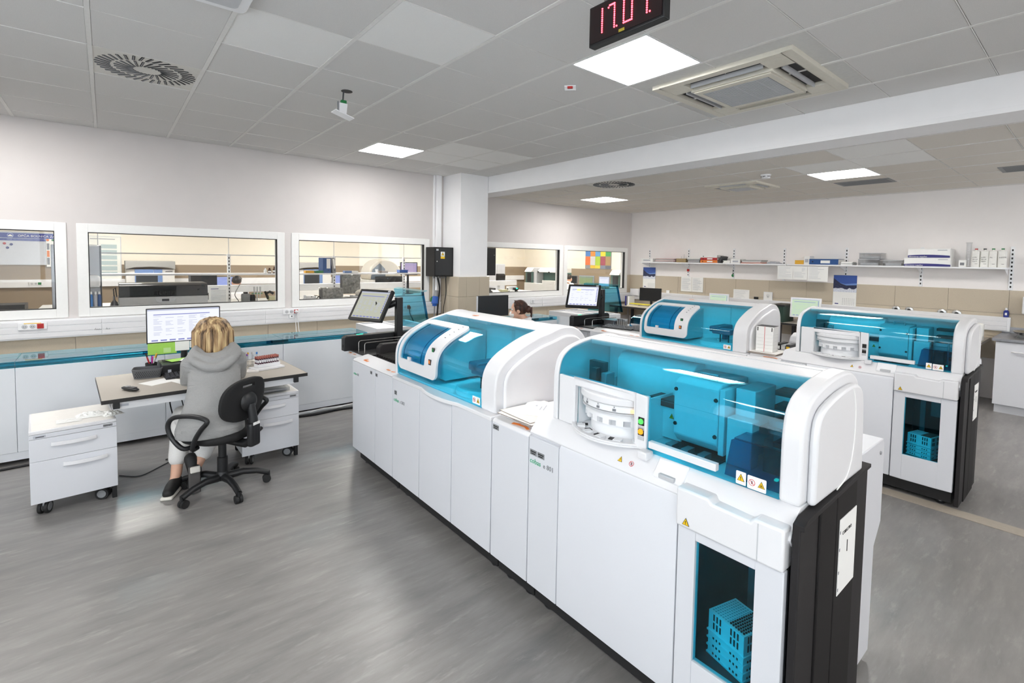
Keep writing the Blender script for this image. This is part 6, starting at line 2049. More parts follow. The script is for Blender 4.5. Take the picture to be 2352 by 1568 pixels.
# ------------------------------------------------------------------ right wall: slotted rails, shelves and what stands on them
def rail_up(label, y, z0, z1, x=8.9, wallside=-1, group='slotted shelf uprights on the right wall'):
    t = thing('slotted_upright', label, 'shelf rail', (x, y, z0), group=group)
    part('channel', MB().box(x - .014, x, y - .02, y + .02, z0, z1), WP, t, bevel=.002)
    b = MB()
    n = int((z1 - z0) / .052)
    for k in range(n):
        z = z0 + .03 + k * .052
        b.box(x - .0152, x - .0138, y - .008, y + .008, z, z + .024)
    part('slots', b, MATS['ink'], t, kind='stuff')
    return t
for k, y in enumerate((-.50, -1.42, -2.345, -3.23, -4.157, -5.09, -6.005)):
    rail_up(['first', 'second', 'third', 'fourth', 'fifth', 'sixth', 'last'][k] + ' slotted white upright from the room corner on the right wall', y, 1.43, 1.985)
def shelf(label, y0, y1, z, ys, x=8.9, d=.30):
    t = thing('wall_shelf', label, 'shelf', (x - d / 2, (y0 + y1) / 2, z))
    part('board', MB().box(x - d, x - .016, y0, y1, z, z + .022), WP, t, bevel=.002)
    for y in ys:
        part('bracket', MB().prism([(x - .015, z), (x - .015, z - .08), (x - d + .03, z - .012), (x - d + .03, z)], 'y', y - .003, y + .003), WP, t)
    return t
shelf('left white wall shelf with folders, nearest the room corner', -3.375, -.42, 1.692, (-.50, -1.42, -2.345, -3.23))
shelf('right white wall shelf with boxes and white bottles', -6.0, -3.385, 1.695, (-4.157, -5.09, -5.97))
ZS = 1.7145
def carton(name, label, cat, x0, x1, y0, y1, z0, z1, m, group=None, mark=None, lid=True):
    t = thing(name, label, cat, ((x0 + x1) / 2, (y0 + y1) / 2, z0), group=group)
    part('body', MB().box(x0, x1, y0, y1, z0, z1 - (.01 if lid else 0)), MATS[m], t, bevel=.0015)
    if lid:
        part('lid', MB().box(x0 - .001, x1 + .001, y0 - .001, y1 + .001, z1 - .01, z1), MATS[m], t, bevel=.0015)
    if mark:
        part('label', MB().box(x0 - .0022, x0 - .001, y0 + (y1 - y0) * .2, y1 - (y1 - y0) * .2, z0 + (z1 - z0) * .25, z0 + (z1 - z0) * .65), MATS[mark], t)
    return t
carton('white_box', 'white carton at the corner end of the left shelf', 'box', 8.66, 8.86, -.74, -.45, ZS, 1.785, 'paper', mark='light_print')
def paper_stack(prefix, cols, y0, y1, x0, x1, z0, group, rnd=1):
    rr = random.Random(rnd)
    z = z0
    for k, (mm, th, nm) in enumerate(cols):
        w, d = (x1 - x0) / 2 * rr.uniform(.85, 1), (y1 - y0) / 2 * rr.uniform(.85, 1)
        t = thing('folder', nm + prefix, 'folder', ((x0 + x1) / 2, (y0 + y1) / 2, z), rz=rr.uniform(-.08, .08), group=group)
        part('cover', MB().box(-w, w, -d, d, 0, th * .25).box(-w, w, -d, d, th * .75, th).box(w - .002, w, -d, d, th * .25, th * .75), MATS[mm], t, local=True)
        part('pages', MB().box(-w + .004, w - .004, -d + .004, d - .004, th * .25, th * .75), MATS['paper'], t, local=True)
        z += th
paper_stack(' in the slumped pile beside the corner carton on the left shelf', (('mid_grey', .018, 'grey folder lowest'), ('red_card', .015, 'dark red folder second'), ('paper', .012, 'white folder third'), ('ink', .014, 'black folder fourth'), ('red_card', .010, 'thin red folder topmost')), -1.27, -.80, 8.63, 8.86, ZS, 'folders beside the corner carton', 2)
t = thing('open_tray', 'tan cardboard tray holding clear plastic pieces on the left shelf', 'tray', (8.74, -1.40, ZS))
part('tray', MB().box(8.65, 8.83, -1.505, -1.295, ZS, ZS + .004).box(8.65, 8.653, -1.505, -1.295, ZS, ZS + .075).box(8.827, 8.83, -1.505, -1.295, ZS, ZS + .075).box(8.653, 8.827, -1.505, -1.502, ZS, ZS + .075).box(8.653, 8.827, -1.298, -1.295, ZS, ZS + .075), mat('tan_card', 'a08c68', .8), t)
for k, (y, h_) in enumerate(((-1.36, .11), (-1.42, .15), (-1.47, .10))):
    u = thing('clear_funnel', ['short clear plastic funnel left', 'tall clear plastic funnel in the middle', 'clear plastic cup right'][k] + ' in the tan tray', 'container', (8.73, y, ZS + .0045), group='clear pieces in the tan tray')
    part('cone', MB().lathe((8.73, y, ZS + .0045), [(.026, 0), (.024, h_ * .5), (.007, h_ * .8), (.006, h_)], 12), CLEARP, u, smooth=40)
    part('rim', MB().lathe((8.73, y, ZS + .0045 + h_), [(.008, 0), (.008, .004)], 12), MATS['light_grey'], u)
paper_stack(' in the dark pile left of the binders', (('ink', .030, 'thick black folder lowest'), ('dark_grey', .022, 'dark grey folder second'), ('ink', .018, 'black folder third'), ('paper', .012, 'white sheet bundle topmost')), -1.82, -1.53, 8.63, 8.86, ZS, 'dark folders on the left shelf', 4)
def binder(label, y0, y1, x0, x1, z0, th, m, group=None):
    t = thing('ring_binder', label, 'binder', ((x0 + x1) / 2, (y0 + y1) / 2, z0), group=group)
    part('cover', MB().box(x0, x1, y0, y1, z0, z0 + .004).box(x0, x1, y0, y1, z0 + th - .004, z0 + th).box(x0, x0 + .004, y0, y1, z0 + .004, z0 + th - .004), MATS[m], t, bevel=.001)
    part('pages', MB().box(x0 + .006, x1 - .008, y0 + .005, y1 - .005, z0 + .006, z0 + th - .010), MATS['paper'], t)
    ym = (y0 + y1) / 2
    lb_ = part('spine_label', MB().box(x0 - .0015, x0, ym - (y1 - y0) * .22, ym + (y1 - y0) * .1, z0 + th * .25, z0 + th * .75), MATS['label_white'], t)
    part('finger_hole', MB().lathe((x0 - .0005, y1 - .05, z0 + th / 2), [(.010, 0), (.010, -.0015)], 12, 'x'), MATS['ink'], t)
    return t
gb_ = 'stacked binders on the left shelf'
binder('orange ring binder at the bottom of the stack on the left shelf', -2.17, -1.83, 8.62, 8.88, ZS, .05, 'orange_card', gb_)
binder('red ring binder in the middle of the stack on the left shelf', -2.165, -1.835, 8.62, 8.88, ZS + .051, .045, 'red_card', gb_)
binder('white ring binder on top of the stack on the left shelf', -2.16, -1.84, 8.62, 8.88, ZS + .097, .045, 'paper', gb_)
t = thing('ring_binder', 'dark binder leaning against the right side of the binder stack', 'binder', (8.74, -2.20, ZS), R=Matrix.Rotation(radians(18), 3, 'X'))
part('cover', MB().box(-.11, .11, -.016, -.012, 0, .13).box(-.11, .11, .012, .016, 0, .13).box(-.11, -.107, -.012, .012, 0, .13), MATS['dark_grey'], t, local=True)
part('pages', MB().box(-.105, .11, -.011, .011, .002, .125), MATS['paper'], t, local=True)
paper_stack(' in the low white bundle right of the binders', (('paper', .02, 'white folder lowest'), ('card', .015, 'cream folder middle'), ('paper', .012, 'white folder topmost')), -2.40, -2.26, 8.64, 8.86, ZS, 'white bundles right of the binders', 6)
carton('white_box', 'white carton with a grey label right of the binders on the left shelf', 'box', 8.65, 8.86, -2.58, -2.41, ZS, 1.79, 'paper', mark='light_print')
paper_stack(' in the mixed pile at the right end of the left shelf', (('orange_card', .013, 'orange folder lowest'), ('red_card', .012, 'red folder second'), ('paper', .014, 'white folder third'), ('ink', .012, 'black folder fourth'), ('mid_grey', .012, 'grey folder topmost')), -2.98, -2.60, 8.62, 8.86, ZS, 'mixed folders on the left shelf', 8)
crumple('plastic_bag', 'pale blue plastic bag lying at the end of the left shelf', 'bag', (8.72, -3.14, ZS), .2, .24, .045, 9, 'light_print')
carton('card_box', 'small yellow card box at the left of the right shelf', 'box', 8.66, 8.84, -3.62, -3.49, ZS, 1.782, 'yellow_card')
carton('white_box', 'upright white carton between the yellow box and the blue binder', 'box', 8.66, 8.84, -3.71, -3.625, ZS, 1.85, 'paper', mark='light_print')
binder('blue ring binder lying on the right shelf', -4.13, -3.72, 8.62, 8.88, ZS, .09, 'binder_blue')
paper_stack(' in the low heap right of the blue binder', (('paper', .016, 'white bundle lowest'), ('mid_grey', .010, 'grey folder second'), ('paper', .014, 'white bundle third'), ('card', .010, 'cream folder topmost')), -4.32, -4.15, 8.62, 8.86, ZS, 'bundles right of the blue binder', 10)
def clear_box(label, y0, y1, z0, z1, x0=8.62, x1=8.86):
    t = thing('clear_box', label, 'container', ((x0 + x1) / 2, (y0 + y1) / 2, z0))
    e = .003
    part('walls', MB().box(x0, x1, y0, y1, z0, z0 + e).box(x0, x0 + e, y0, y1, z0 + e, z1).box(x1 - e, x1, y0, y1, z0 + e, z1).box(x0 + e, x1 - e, y0, y0 + e, z0 + e, z1).box(x0 + e, x1 - e, y1 - e, y1, z0 + e, z1), CLEARP, t)
    part('rim', MB().box(x0 - .004, x0, y0 - .004, y1 + .004, z1 - .008, z1).box(x1, x1 + .004, y0 - .004, y1 + .004, z1 - .008, z1).box(x0, x1, y0 - .004, y0, z1 - .008, z1).box(x0, x1, y1, y1 + .004, z1 - .008, z1), MATS['light_grey'], t)
    part('contents', MB().box(x0 + .02, x1 - .02, y0 + .02, y1 - .02, z0 + e, z0 + (z1 - z0) * .45), MATS['light_grey'], t, bevel=.01)
clear_box('clear plastic box on the right shelf, lower of two', -4.65, -4.39, ZS, 1.81)
clear_box('clear plastic box on the right shelf, upper of two', -4.67, -4.40, 1.811, 1.90)
clear_box('low wide clear tray on the right shelf beside the supply boxes', -4.93, -4.70, ZS, 1.80)
def supply(label, y0, y1, z0, z1):
    t = carton('supply_box', label, 'box', 8.60, 8.87, y0, y1, z0, z1, 'label_white', 'laboratory supply boxes')
    n = 16
    ym = (y0 + y1) / 2
    top = [(y1 - (y1 - y0) * k / n, z0 + (z1 - z0) * (.34 - .14 * ((k / n - .45) * 1.6) ** 2)) for k in range(n + 1)]
    part('blue_swoosh', MB().prism([(y1, z0 + .002)] + top + [(y0, z0 + .002)], 'x', 8.5985, 8.5998), MATS['navy_print'], t)
    text('box_lettering', 'laboratory supplies', .026, MATS['label_white'], t, (8.5982, y1 - .01, z0 + .009), (0, -1, 0), (0, 0, 1), .0003)
    part('small_print', MB().box(8.5985, 8.5998, y0 + .03, y0 + .13, z1 - .028, z1 - .018), MATS['light_print'], t)
supply('white laboratory supply box with blue swoosh, lower of two on the right shelf', -5.45, -4.95, ZS, 1.832)
supply('white laboratory supply box with blue swoosh, upper of two on the right shelf', -5.44, -4.99, 1.833, 1.957)
carton('white_box', 'small white box before the tall glass cylinder on the right shelf', 'box', 8.64, 8.72, -5.595, -5.525, ZS, 1.806, 'paper', mark='grey_print')
t = thing('measuring_cylinder', 'tall clear measuring cylinder on the right shelf', 'cylinder', (8.78, -5.60, ZS))
part('foot', MB().lathe((8.78, -5.60, ZS), [(.042, 0), (.042, .008), (.02, .014)], 16), CLEARP, t, smooth=40)
part('tube', MB().lathe((8.78, -5.60, ZS + .014), [(.026, 0), (.028, .29), (.036, .312), (.026, .305), (.023, .01)], 20), CLEARP, t, smooth=40)
part('scale_marks', MB().box(8.7515, 8.753, -5.61, -5.59, 1.80, 1.802).box(8.7515, 8.753, -5.61, -5.59, 1.84, 1.842).box(8.7515, 8.753, -5.61, -5.59, 1.88, 1.882).box(8.7515, 8.753, -5.61, -5.59, 1.92, 1.922), MATS['mid_grey'], t)
BOT = mat('bottle_white', 'ecebe6', .4)
for k, (y, tx, cap) in enumerate(((-5.685, ('0.9%', '50 ml', 'NaCl'), 'red_plastic'), (-5.769, ('0.9%', '50 ml', 'H2O'), 'dark_grey'), (-5.848, ('Na',), 'green_plastic'), (-5.935, ('H2SO4',), 'green_plastic'))):
    t = thing('reagent_bottle', 'white square bottle on the right shelf, ' + ['first from the left with red cap', 'second from the left with dark cap', 'third from the left marked Na', 'last one marked H2SO4'][k], 'bottle', (8.72, y, ZS), group='white square bottles on the right shelf')
    b = MB().prism(rrect(.078, .078, .014, 4, 8.69, y), 'z', ZS, 1.925)
    part('body', b, BOT, t, bevel=.006)
    part('neck', MB().cyl((8.69, y, 1.925), (8.69, y, 1.942), .014, n=12), BOT, t, smooth=40)
    part('cap', MB().cyl((8.69, y, 1.942), (8.69, y, 1.957), .016, n=12), MATS[cap], t, smooth=40)
    for q, s in enumerate(tx):
        text('handwriting', s, .021, MATS['ink'], t, (8.650, y + .027, 1.835 - .026 * q), (0, -1, .05), (0, .05, 1), .0004)
    part('pen_dash', MB().box(8.650, 8.651, y - .022, y + .004, 1.757, 1.761), MATS['ink'], t)

# ---- sheets and calendars on the right wall
def wall_sheet(label, y0, y1, z0, z1, lines=10, m='paper', x=8.882, group=None, tilt=0):
    t = thing('wall_notice', label, 'notice', (x, (y0 + y1) / 2, z0), group=group)
    part('sheet', MB().box(x - .0015, x, y0, y1, z0, z1), MATS[m], t)
    b = MB(); rr = random.Random(int(abs(y0) * 100)); n = lines
    for k in range(n):
        z = z1 - (z1 - z0) * (.12 + .8 * k / max(1, n))
        b.box(x - .0022, x - .0015, y1 - .02 - (y1 - y0 - .04) * rr.uniform(.5, 1), y1 - .02, z, z + (z1 - z0) * .018)
    if n:
        part('printed_lines', b, MATS['light_print'], t)
    return t
wall_sheet('printed sheet on the tan tiles, left of the pair beside the dark monitor', -1.51, -1.275, 1.14, 1.43, 12)
wall_sheet('printed sheet in clear sleeve on the tan tiles, right of the pair', -1.755, -1.515, 1.14, 1.428, 14)
wall_sheet('white notice with a bold heading taped above the rear chemistry hood', -2.66, -2.365, 1.05, 1.24, 8)
for k, (y0, y1, z0) in enumerate(((-3.48, -3.24, 1.465), (-3.70, -3.485, 1.47), (-3.995, -3.705, 1.45))):
    wall_sheet(['left', 'middle', 'right'][k] + ' white sheet of the three hanging from the right shelf', y0, y1, z0, 1.688, 9, x=8.62)
wall_sheet('small folded sheet hooked over the middle hanging sheet', -3.62, -3.47, 1.60, 1.672, 0, x=8.615)
def calendar(label, y0, y1, z0, z1):
    t = thing('wall_calendar', label, 'calendar', (8.88, (y0 + y1) / 2, z0))
    x = 8.885
    part('sheet', MB().box(x - .003, x, y0, y1, z0, z1), MATS['paper'], t)
    zm = z0 + (z1 - z0) * .46
    h_ = z1 - zm
    mat('sky_deep', '35559f', .6); mat('sky_pale', '6d8fcb', .6); mat('rock_dark', '2e3350', .7, var=.4, scale=60); mat('snow', 'd7dbe6', .7, var=.25, scale=70)
    part('picture_sky', MB().box(x - .0035, x - .003, y0, y1, zm, z1), MATS['sky_deep'], t)
    part('picture_haze', MB().prism([(y1, zm), (y1, zm + h_ * .62), (y1 - (y1 - y0) * .5, zm + h_ * .48), (y0, zm + h_ * .55), (y0, zm)], 'x', x - .004, x - .0035), MATS['sky_pale'], t)
    part('picture_peak', MB().prism([(y1, zm), (y1, zm + h_ * .82), (y1 - (y1 - y0) * .3, zm + h_ * .52), (y1 - (y1 - y0) * .55, zm + h_ * .40), (y0, zm + h_ * .44), (y0, zm)], 'x', x - .0045, x - .004), MATS['rock_dark'], t)
    rr = random.Random(3)
    pts = [(y1, zm)]
    for k in range(11):
        pts.append((y1 - (y1 - y0) * k / 10, zm + h_ * (.16 + .12 * rr.random())))
    pts.append((y0, zm))
    part('picture_snow', MB().prism(pts, 'x', x - .005, x - .0045), MATS['snow'], t)
    b = MB()
    for r in range(5):
        for c in range(7):
            yy = y1 - (y1 - y0) * (.42 + .08 * c); z_ = z0 + (zm - z0) * (.52 - .10 * r)
            b.box(x - .0036, x - .003, yy - .008, yy, z_, z_ + .008)
    part('date_grid', b, MATS['grey_print'], t, kind='stuff')
    part('red_logo', MB().box(x - .0036, x - .003, y1 - .08, y1 - .03, z0 + .03, z0 + .045), MATS['navy_print'], t)
calendar('mountain wall calendar near the room corner above the dark monitor', -.66, -.35, 1.15, 1.598)
calendar('large mountain wall calendar hanging between the right shelf and the screen', -4.315, -3.995, 1.07, 1.556)
t = thing('red_tag', 'small dark red tag hanging under the left shelf', 'tag', (8.88, -1.42, 1.545)); part('tag', MB().box(8.870, 8.884, -1.45, -1.40, 1.54, 1.585), MATS['red_plastic'], t, bevel=.003); part('string', MB().cyl((8.876, -1.42, 1.585), (8.876, -1.42, 1.69), .002, n=6), MATS['ink'], t)
t = thing('green_tag', 'small green tag hanging on the third upright', 'tag', (8.87, -2.34, 1.47)); part('tag', MB().ball((8.872, -2.34, 1.49), (.008, .022, .026), 12, 8), MATS['green_plastic'], t, smooth=True); part('string', MB().cyl((8.876, -2.34, 1.512), (8.876, -2.34, 1.60), .002, n=6), MATS['ink'], t)
for k, y in enumerate((-4.826, -4.98, -5.345, -5.50)):
    t = thing('chrome_rosette', ['first', 'second', 'third', 'last'][k] + ' round chrome pipe rosette from the left on the tan tiles', 'pipe fitting', (8.885, y, 1.08), group='chrome rosettes on the tan tiles')
    part('ring', MB().lathe((8.888, y, 1.08), [(.054, 0), (.050, -.010), (.03, -.014)], 20, 'x'), MATS['steel'], t, smooth=40)
    part('bore', MB().lathe((8.8735, y, 1.08), [(.024, 0), (.020, -.004)], 14, 'x'), MATS['ink'], t)
t = thing('soap_dispenser', 'white dispenser on the tan tiles at the right edge of the view', 'dispenser', (8.84, -6.20, 1.20))
part('body', MB().box(8.78, 8.888, -6.32, -6.13, 1.14, 1.36), WP, t, bevel=.015, seg=3)
part('lever', MB().box(8.75, 8.79, -6.26, -6.19, 1.10, 1.15), MATS['light_grey'], t, bevel=.006)
t = thing('picture_frame', 'small white framed sketch standing on the trunking', 'picture', (8.86, -2.995, 1.082))
part('frame', MB().box(8.862, 8.872, -3.07, -3.06, 1.082, 1.225).box(8.862, 8.872, -2.93, -2.92, 1.082, 1.225).box(8.862, 8.872, -3.06, -2.93, 1.082, 1.092).box(8.862, 8.872, -3.06, -2.93, 1.215, 1.225), WP, t)
pp = part('picture', MB().box(8.8655, 8.870, -3.06, -2.93, 1.092, 1.215), MATS['paper'], t)
part('sketch_oval', MB().tube([(8.8648, -2.995 + .02 * cos(a) * (1 + .3 * sin(3 * a)), 1.155 + .032 * sin(a)) for a in [2 * pi * k / 18 for k in range(18)]], .0014, 4, closed=True), MATS['mid_grey'], pp)
part('sketch_loop', MB().tube([(8.8648, -2.995 + .010 * cos(a), 1.15 + .014 * sin(2 * a)) for a in [2 * pi * k / 18 for k in range(18)]], .0012, 4, closed=True), MATS['mid_grey'], pp)
carton('small_box', 'small black object on the trunking beside the framed sketch', 'box', 8.855, 8.89, -2.82, -2.755, 1.083, 1.125, 'ink')
wall_sheet('narrow white card standing on the trunking right of the dark monitor', -1.02, -.945, 1.083, 1.14, 0, x=8.87)

# ---- counter along the right wall
ct = thing('counter', 'long grey topped counter along the right wall behind the rear line', 'counter', (8.5, -3.0, 0))
part('worktop', MB().box(8.15, 8.89, -5.85, -.06, .765, .80), MATS['worktop'], ct, bevel=.002)
part('edge_band', MB().box(8.146, 8.15, -5.85, -.06, .767, .798), MATS['wood_edge'], ct)
for k in range(6):
    y = -.15 - 1.1 * k
    part('support_frame', MB().box(8.2, 8.25, y - .05, y, 0, .765).box(8.75, 8.80, y - .05, y, 0, .765).box(8.25, 8.75, y - .05, y, .02, .06), MATS['dark_grey'], ct, bevel=.003)
sk_ = thing('sink_cabinet', 'white sink cabinet with stainless top at the right edge of the view', 'cabinet', (8.2, -6.6, 0))
part('carcass', MB().box(8.09, 8.88, -7.3, -5.985, .10, .85), WPN, sk_, bevel=.003)
part('plinth', MB().box(8.13, 8.88, -7.3, -6.0, 0, .10), WPN, sk_)
for k in range(2):
    y1 = -5.988 - .655 * k
    dd = part('door', MB().box(8.07, 8.089, y1 - .65, y1, .105, .845), WPN, sk_, bevel=.003)
    part('handle', MB().tube([(8.07, y1 - .42, .74), (8.045, y1 - .40, .74), (8.045, y1 - .16, .74), (8.07, y1 - .14, .74)], .008, 8), WC, dd, smooth=40)
tp_ = part('steel_top', MB().box(8.05, 8.30, -7.3, -5.955, .851, .885).box(8.75, 8.885, -7.3, -5.955, .851, .885).box(8.30, 8.75, -6.12, -5.955, .851, .885).box(8.30, 8.75, -7.3, -6.6, .851, .885), MATS['dull_steel'], sk_, bevel=.003)
part('basin', MB().box(8.30, 8.75, -6.6, -6.12, .72, .725).box(8.30, 8.305, -6.6, -6.12, .725, .88).box(8.745, 8.75, -6.6, -6.12, .725, .88).box(8.305, 8.745, -6.6, -6.595, .725, .88).box(8.305, 8.745, -6.125, -6.12, .725, .88), MATS['steel'], sk_)
part('splash_lip', MB().box(8.868, 8.885, -7.3, -5.955, .885, .96), MATS['dull_steel'], sk_, bevel=.003)
bw = thing('steel_bowl', 'shallow stainless bowl on the sink cabinet', 'bowl', (8.55, -6.3, .886))
part('bowl', MB().lathe((8.55, -6.32, .886), [(.12, 0), (.22, .035), (.24, .06), (.23, .06), (.115, .006)], 28), MATS['steel'], bw, smooth=40)
t = thing('spray_bottle', 'small blue bottle with a white cap on the end of the trunking', 'bottle', (8.86, -5.985, 1.082))
part('body', MB().lathe((8.862, -5.985, 1.083), [(.026, 0), (.027, .075), (.012, .09)], 16), mat('blue_liquid', '25358f', .3), t, smooth=40)
part('cap', MB().lathe((8.862, -5.985, 1.173), [(.013, 0), (.011, .03)], 12), WP, t, smooth=40)
part('label', MB().box(8.834, 8.836, -5.995, -5.975, 1.11, 1.14), MATS['label_white'], t)
t = thing('canister', 'white plastic canister on the counter beside the sink cabinet', 'canister', (8.35, -5.75, .80))
part('body', MB().prism(rrect(.11, .19, .03, 4, 8.35, -5.75), 'z', .80, 1.02), BOT, t, bevel=.02, seg=3)
part('neck', MB().cyl((8.35, -5.72, 1.02), (8.35, -5.72, 1.05), .025, n=14), WP, t, smooth=40)
part('label', MB().box(8.292, 8.294, -5.77, -5.74, .89, .93), MATS['light_print'], t)
t = thing('label_printer', 'small cream device with a cable on the counter by the canister', 'device', (8.35, -5.55, .80))
part('case', MB().box(8.28, 8.46, -5.65, -5.50, .80, .90), mat('device_cream', 'dcd8c8', .5), t, bevel=.015, seg=3)
part('slot', MB().box(8.278, 8.281, -5.61, -5.56, .85, .87), MATS['ink'], t)
cable('curled black cable on the counter behind the cream device', [(8.5, -5.60, .806), (8.55, -5.66, .81), (8.48, -5.68, .806), (8.56, -5.62, .812)], .004)
pcs = thing('black_cabinet', 'dark computer cabinet under the counter beside the sink cabinet', 'cabinet', (8.45, -5.62, 0))
part('case', MB().box(8.28, 8.74, -5.645, -5.45, .06, .62), MATS['dark_grey'], pcs, bevel=.006)
part('front', MB().box(8.272, 8.28, -5.64, -5.455, .07, .61), MATS['black_plastic'], pcs, bevel=.002)
part('foot', MB().box(8.30, 8.72, -5.64, -5.46, 0, .06), MATS['black_matte'], pcs)
def lookX(yaw_=0.0, tilt=.05):
    return lookR(yaw_, tilt)
mon = monitor('monitor', 'switched off black monitor below the first mountain calendar', (8.45, -.85, 1.055), .45, .262, lookX(.25, .03), .012, 'screen_off', base_z=.802, ui=False)
mon = monitor('monitor', 'small white edged screen peeping over the rear chemistry hood', (8.4, -2.34, 1.04), .35, .26, lookX(.1, .04), .02, 'screen_green', base_z=.802, body='white_plastic', rows=5)
mon = monitor('monitor', 'white framed monitor with a green page, between the two teal hoods of the rear line', (8.3, -3.81, 1.045), .42, .31, lookX(.15, .08), .022, 'screen_green', base_z=.802, body='white_plastic', rows=6)
t = thing('computer_tower', 'dark green sided tower computer behind the rear chemistry hood', 'computer', (8.3, -3.44, .80))
part('case', MB().box(8.15, 8.55, -3.55, -3.36, .80, 1.05), mat('case_green', '1f3a30', .5), t, bevel=.004)
part('top', MB().box(8.14, 8.56, -3.57, -3.34, 1.05, 1.075), MATS['black_plastic'], t, bevel=.004)
t = thing('telephone', 'black desk phone on the shelf below the large calendar', 'phone', (8.5, -4.35, .80))
part('base', MB().prism([(8.40, .80), (8.40, .83), (8.60, .89), (8.60, .80)], 'y', -4.45, -4.27), MATS['black_plastic'], t, bevel=.006)
part('handset', MB().box(8.42, 8.60, -4.335, -4.285, .875, .91), MATS['black_plastic'], t, bevel=.012, seg=3)
prn = thing('printer', 'low white printer with stacked papers below the large calendar', 'printer', (8.5, -4.15, .80))
part('case', MB().box(8.34, 8.74, -4.28 + .015, -3.98 - .045, .80, .98), WP, prn, bevel=.01)
part('paper_slot', MB().box(8.337, 8.341, -4.25, -4.04, .86, .885), MATS['ink'], prn)
part('paper_stack', MB().box(8.36, 8.66, -4.25, -4.04, .981, 1.005), MATS['paper'], prn)
part('dark_lid', MB().box(8.35, 8.70, -4.26, -4.03, 1.0055, 1.02), MATS['dark_grey'], prn, bevel=.004)
bk_ = [('navy_print', .03, 'navy blue book standing left'), ('mid_grey', .025, 'grey book standing in the middle'), ('paper', .035, 'white file standing right')]
y = -.34
for k, (mm, th, nm) in enumerate(bk_):
    t = thing('book', nm + ' on the counter at the room corner', 'book', (8.4, y, .80), group='books at the room corner')
    part('cover', MB().box(8.30, 8.48, y - th, y - th + .003, .80, 1.0).box(8.30, 8.48, y - .003, y, .80, 1.0).box(8.30, 8.303, y - th + .003, y - .003, .80, 1.0), MATS[mm], t)
    part('pages', MB().box(8.305, 8.478, y - th + .004, y - .004, .803, .997), MATS['paper'], t)
    y -= th + .008
t = thing('rack_tray', 'cream tray with yellow rods on the counter before the dark monitor', 'tray', (8.3, -.75, .80))
part('tray', MB().box(8.18, 8.34, -1.0, -.48, .80, .83), mat('cream_plastic', 'd9d2bd', .5), t, bevel=.006)
for k in range(3):
    part('yellow_rod', MB().cyl((8.22 + .04 * k, -.98, .86), (8.22 + .04 * k, -.52, .86), .010, n=8), mat('rod_yellow', 'd9cc3a', .5), t)
    part('post', MB().cyl((8.22 + .04 * k, -.75, .83), (8.22 + .04 * k, -.75, .86), .008, n=8), MATS['mid_grey'], t)
t = thing('switch_box', 'white wall box at the room corner above the counter', 'electrical box', (8.86, -.16, .98))
part('case', MB().box(8.80, 8.845, -.30, -.08, .98, 1.13), WP, t, bevel=.006)
part('cover', MB().box(8.794, 8.80, -.29, -.09, .99, 1.12), WC, t, bevel=.003)
# ------------------------------------------------------------------ the room behind the panes
be = thing('lab_bench', 'long lab bench with shelf rails close behind the panes', 'bench', (2.4, 1.6, 0))
part('top', MB().box(-.6, 7.6, .75, 2.3, .965, 1.0), mat('bench_grey', 'a7a6a2', .5), be, bevel=.003)
for x in (.3, 1.6, 3.6, 5.6, 7.3):
    part('cupboard', MB().box(x - .2, x + .2, .85, 2.2, 0, .965), WPN, be)
part('cable_duct', MB().box(.9, 7.5, 2.24, 2.3, 1.11, 1.225), WP, be, bevel=.004)
for k, x in enumerate((-.02, 1.445, 2.985, 4.26)):
    t = thing('shelf_post', ['first', 'second', 'third', 'fourth'][k] + ' slotted white shelf post from the left behind the panes', 'shelf rail', (x, 1.6, 1.0), group='shelf posts behind the panes')
    part('post', MB().box(x - .02, x + .02, 1.58, 1.62, 1.0, 1.72), WP, t, bevel=.002)
    part('rod', MB().cyl((x, 1.6, 1.72), (x, 1.6, 2.99), .005, n=6), MATS['light_grey'], t)
    b = MB()
    for q in range(13):
        b.box(x - .007, x + .007, 1.5785, 1.5805, 1.05 + .05 * q, 1.075 + .05 * q)
    part('slots', b, MATS['ink'], t, kind='stuff')
ZB = 1.4375
for k, (x0, x1) in enumerate(((.0, 2.35), (2.36, 4.75))):
    t = thing('bench_shelf', ['left white reagent shelf behind the middle pane', 'right white reagent shelf behind the pane by the pillar'][k], 'shelf', ((x0 + x1) / 2, 1.6, 1.41))
    part('board', MB().box(x0, x1, 1.45, 1.575, 1.412, 1.437).box(x0, x1, 1.625, 1.75, 1.412, 1.437), WP, t, bevel=.002)
    part('upper_rail', MB().box(x0, x1, 1.63, 1.64, 1.697, 1.712), MATS['light_grey'], t)
sc1 = thing('slide_scanner', 'long grey instrument with a smoked black hood, behind the middle pane', 'laboratory machine', (.63, 1.15, 1.0))
part('base', MB().box(.165, 1.10, 1.0, 1.45, 1.002, 1.16), mat('instrument_grey', 'b9babb', .45), sc1, bevel=.008)
part('hood', MB().prism([(1.0, 1.162), (1.02, 1.30), (1.08, 1.325), (1.44, 1.325), (1.44, 1.162)], 'x', .168, 1.097), mat('hood_black', '15181b', .15), sc1, bevel=.006)
cp_ = part('control_panel', MB().prism([(.52, 1.14), (.745, 1.14), (.725, 1.095), (.70, 1.08), (.57, 1.08), (.54, 1.095)], 'y', .992, 1.0), MATS['light_grey'], sc1, bevel=.002)
part('display', MB().box(.595, .67, .989, .992, 1.10, 1.13), MATS['dark_grey'], cp_)
b = MB()
for k in range(14):
    for q in range(4):
        b.box(.515 + .016 * k, .525 + .016 * k, 1.0 + .0 * q, 1.012, 1.178 + .014 * q, 1.187 + .014 * q)
part('vent_grid', b, MATS['ink'], sc1, kind='stuff')
part('logo', MB().prism(rrect(.04, .012, .005, 3, .225, 1.04), 'y', .999, 1.0), MATS['light_print'], sc1)
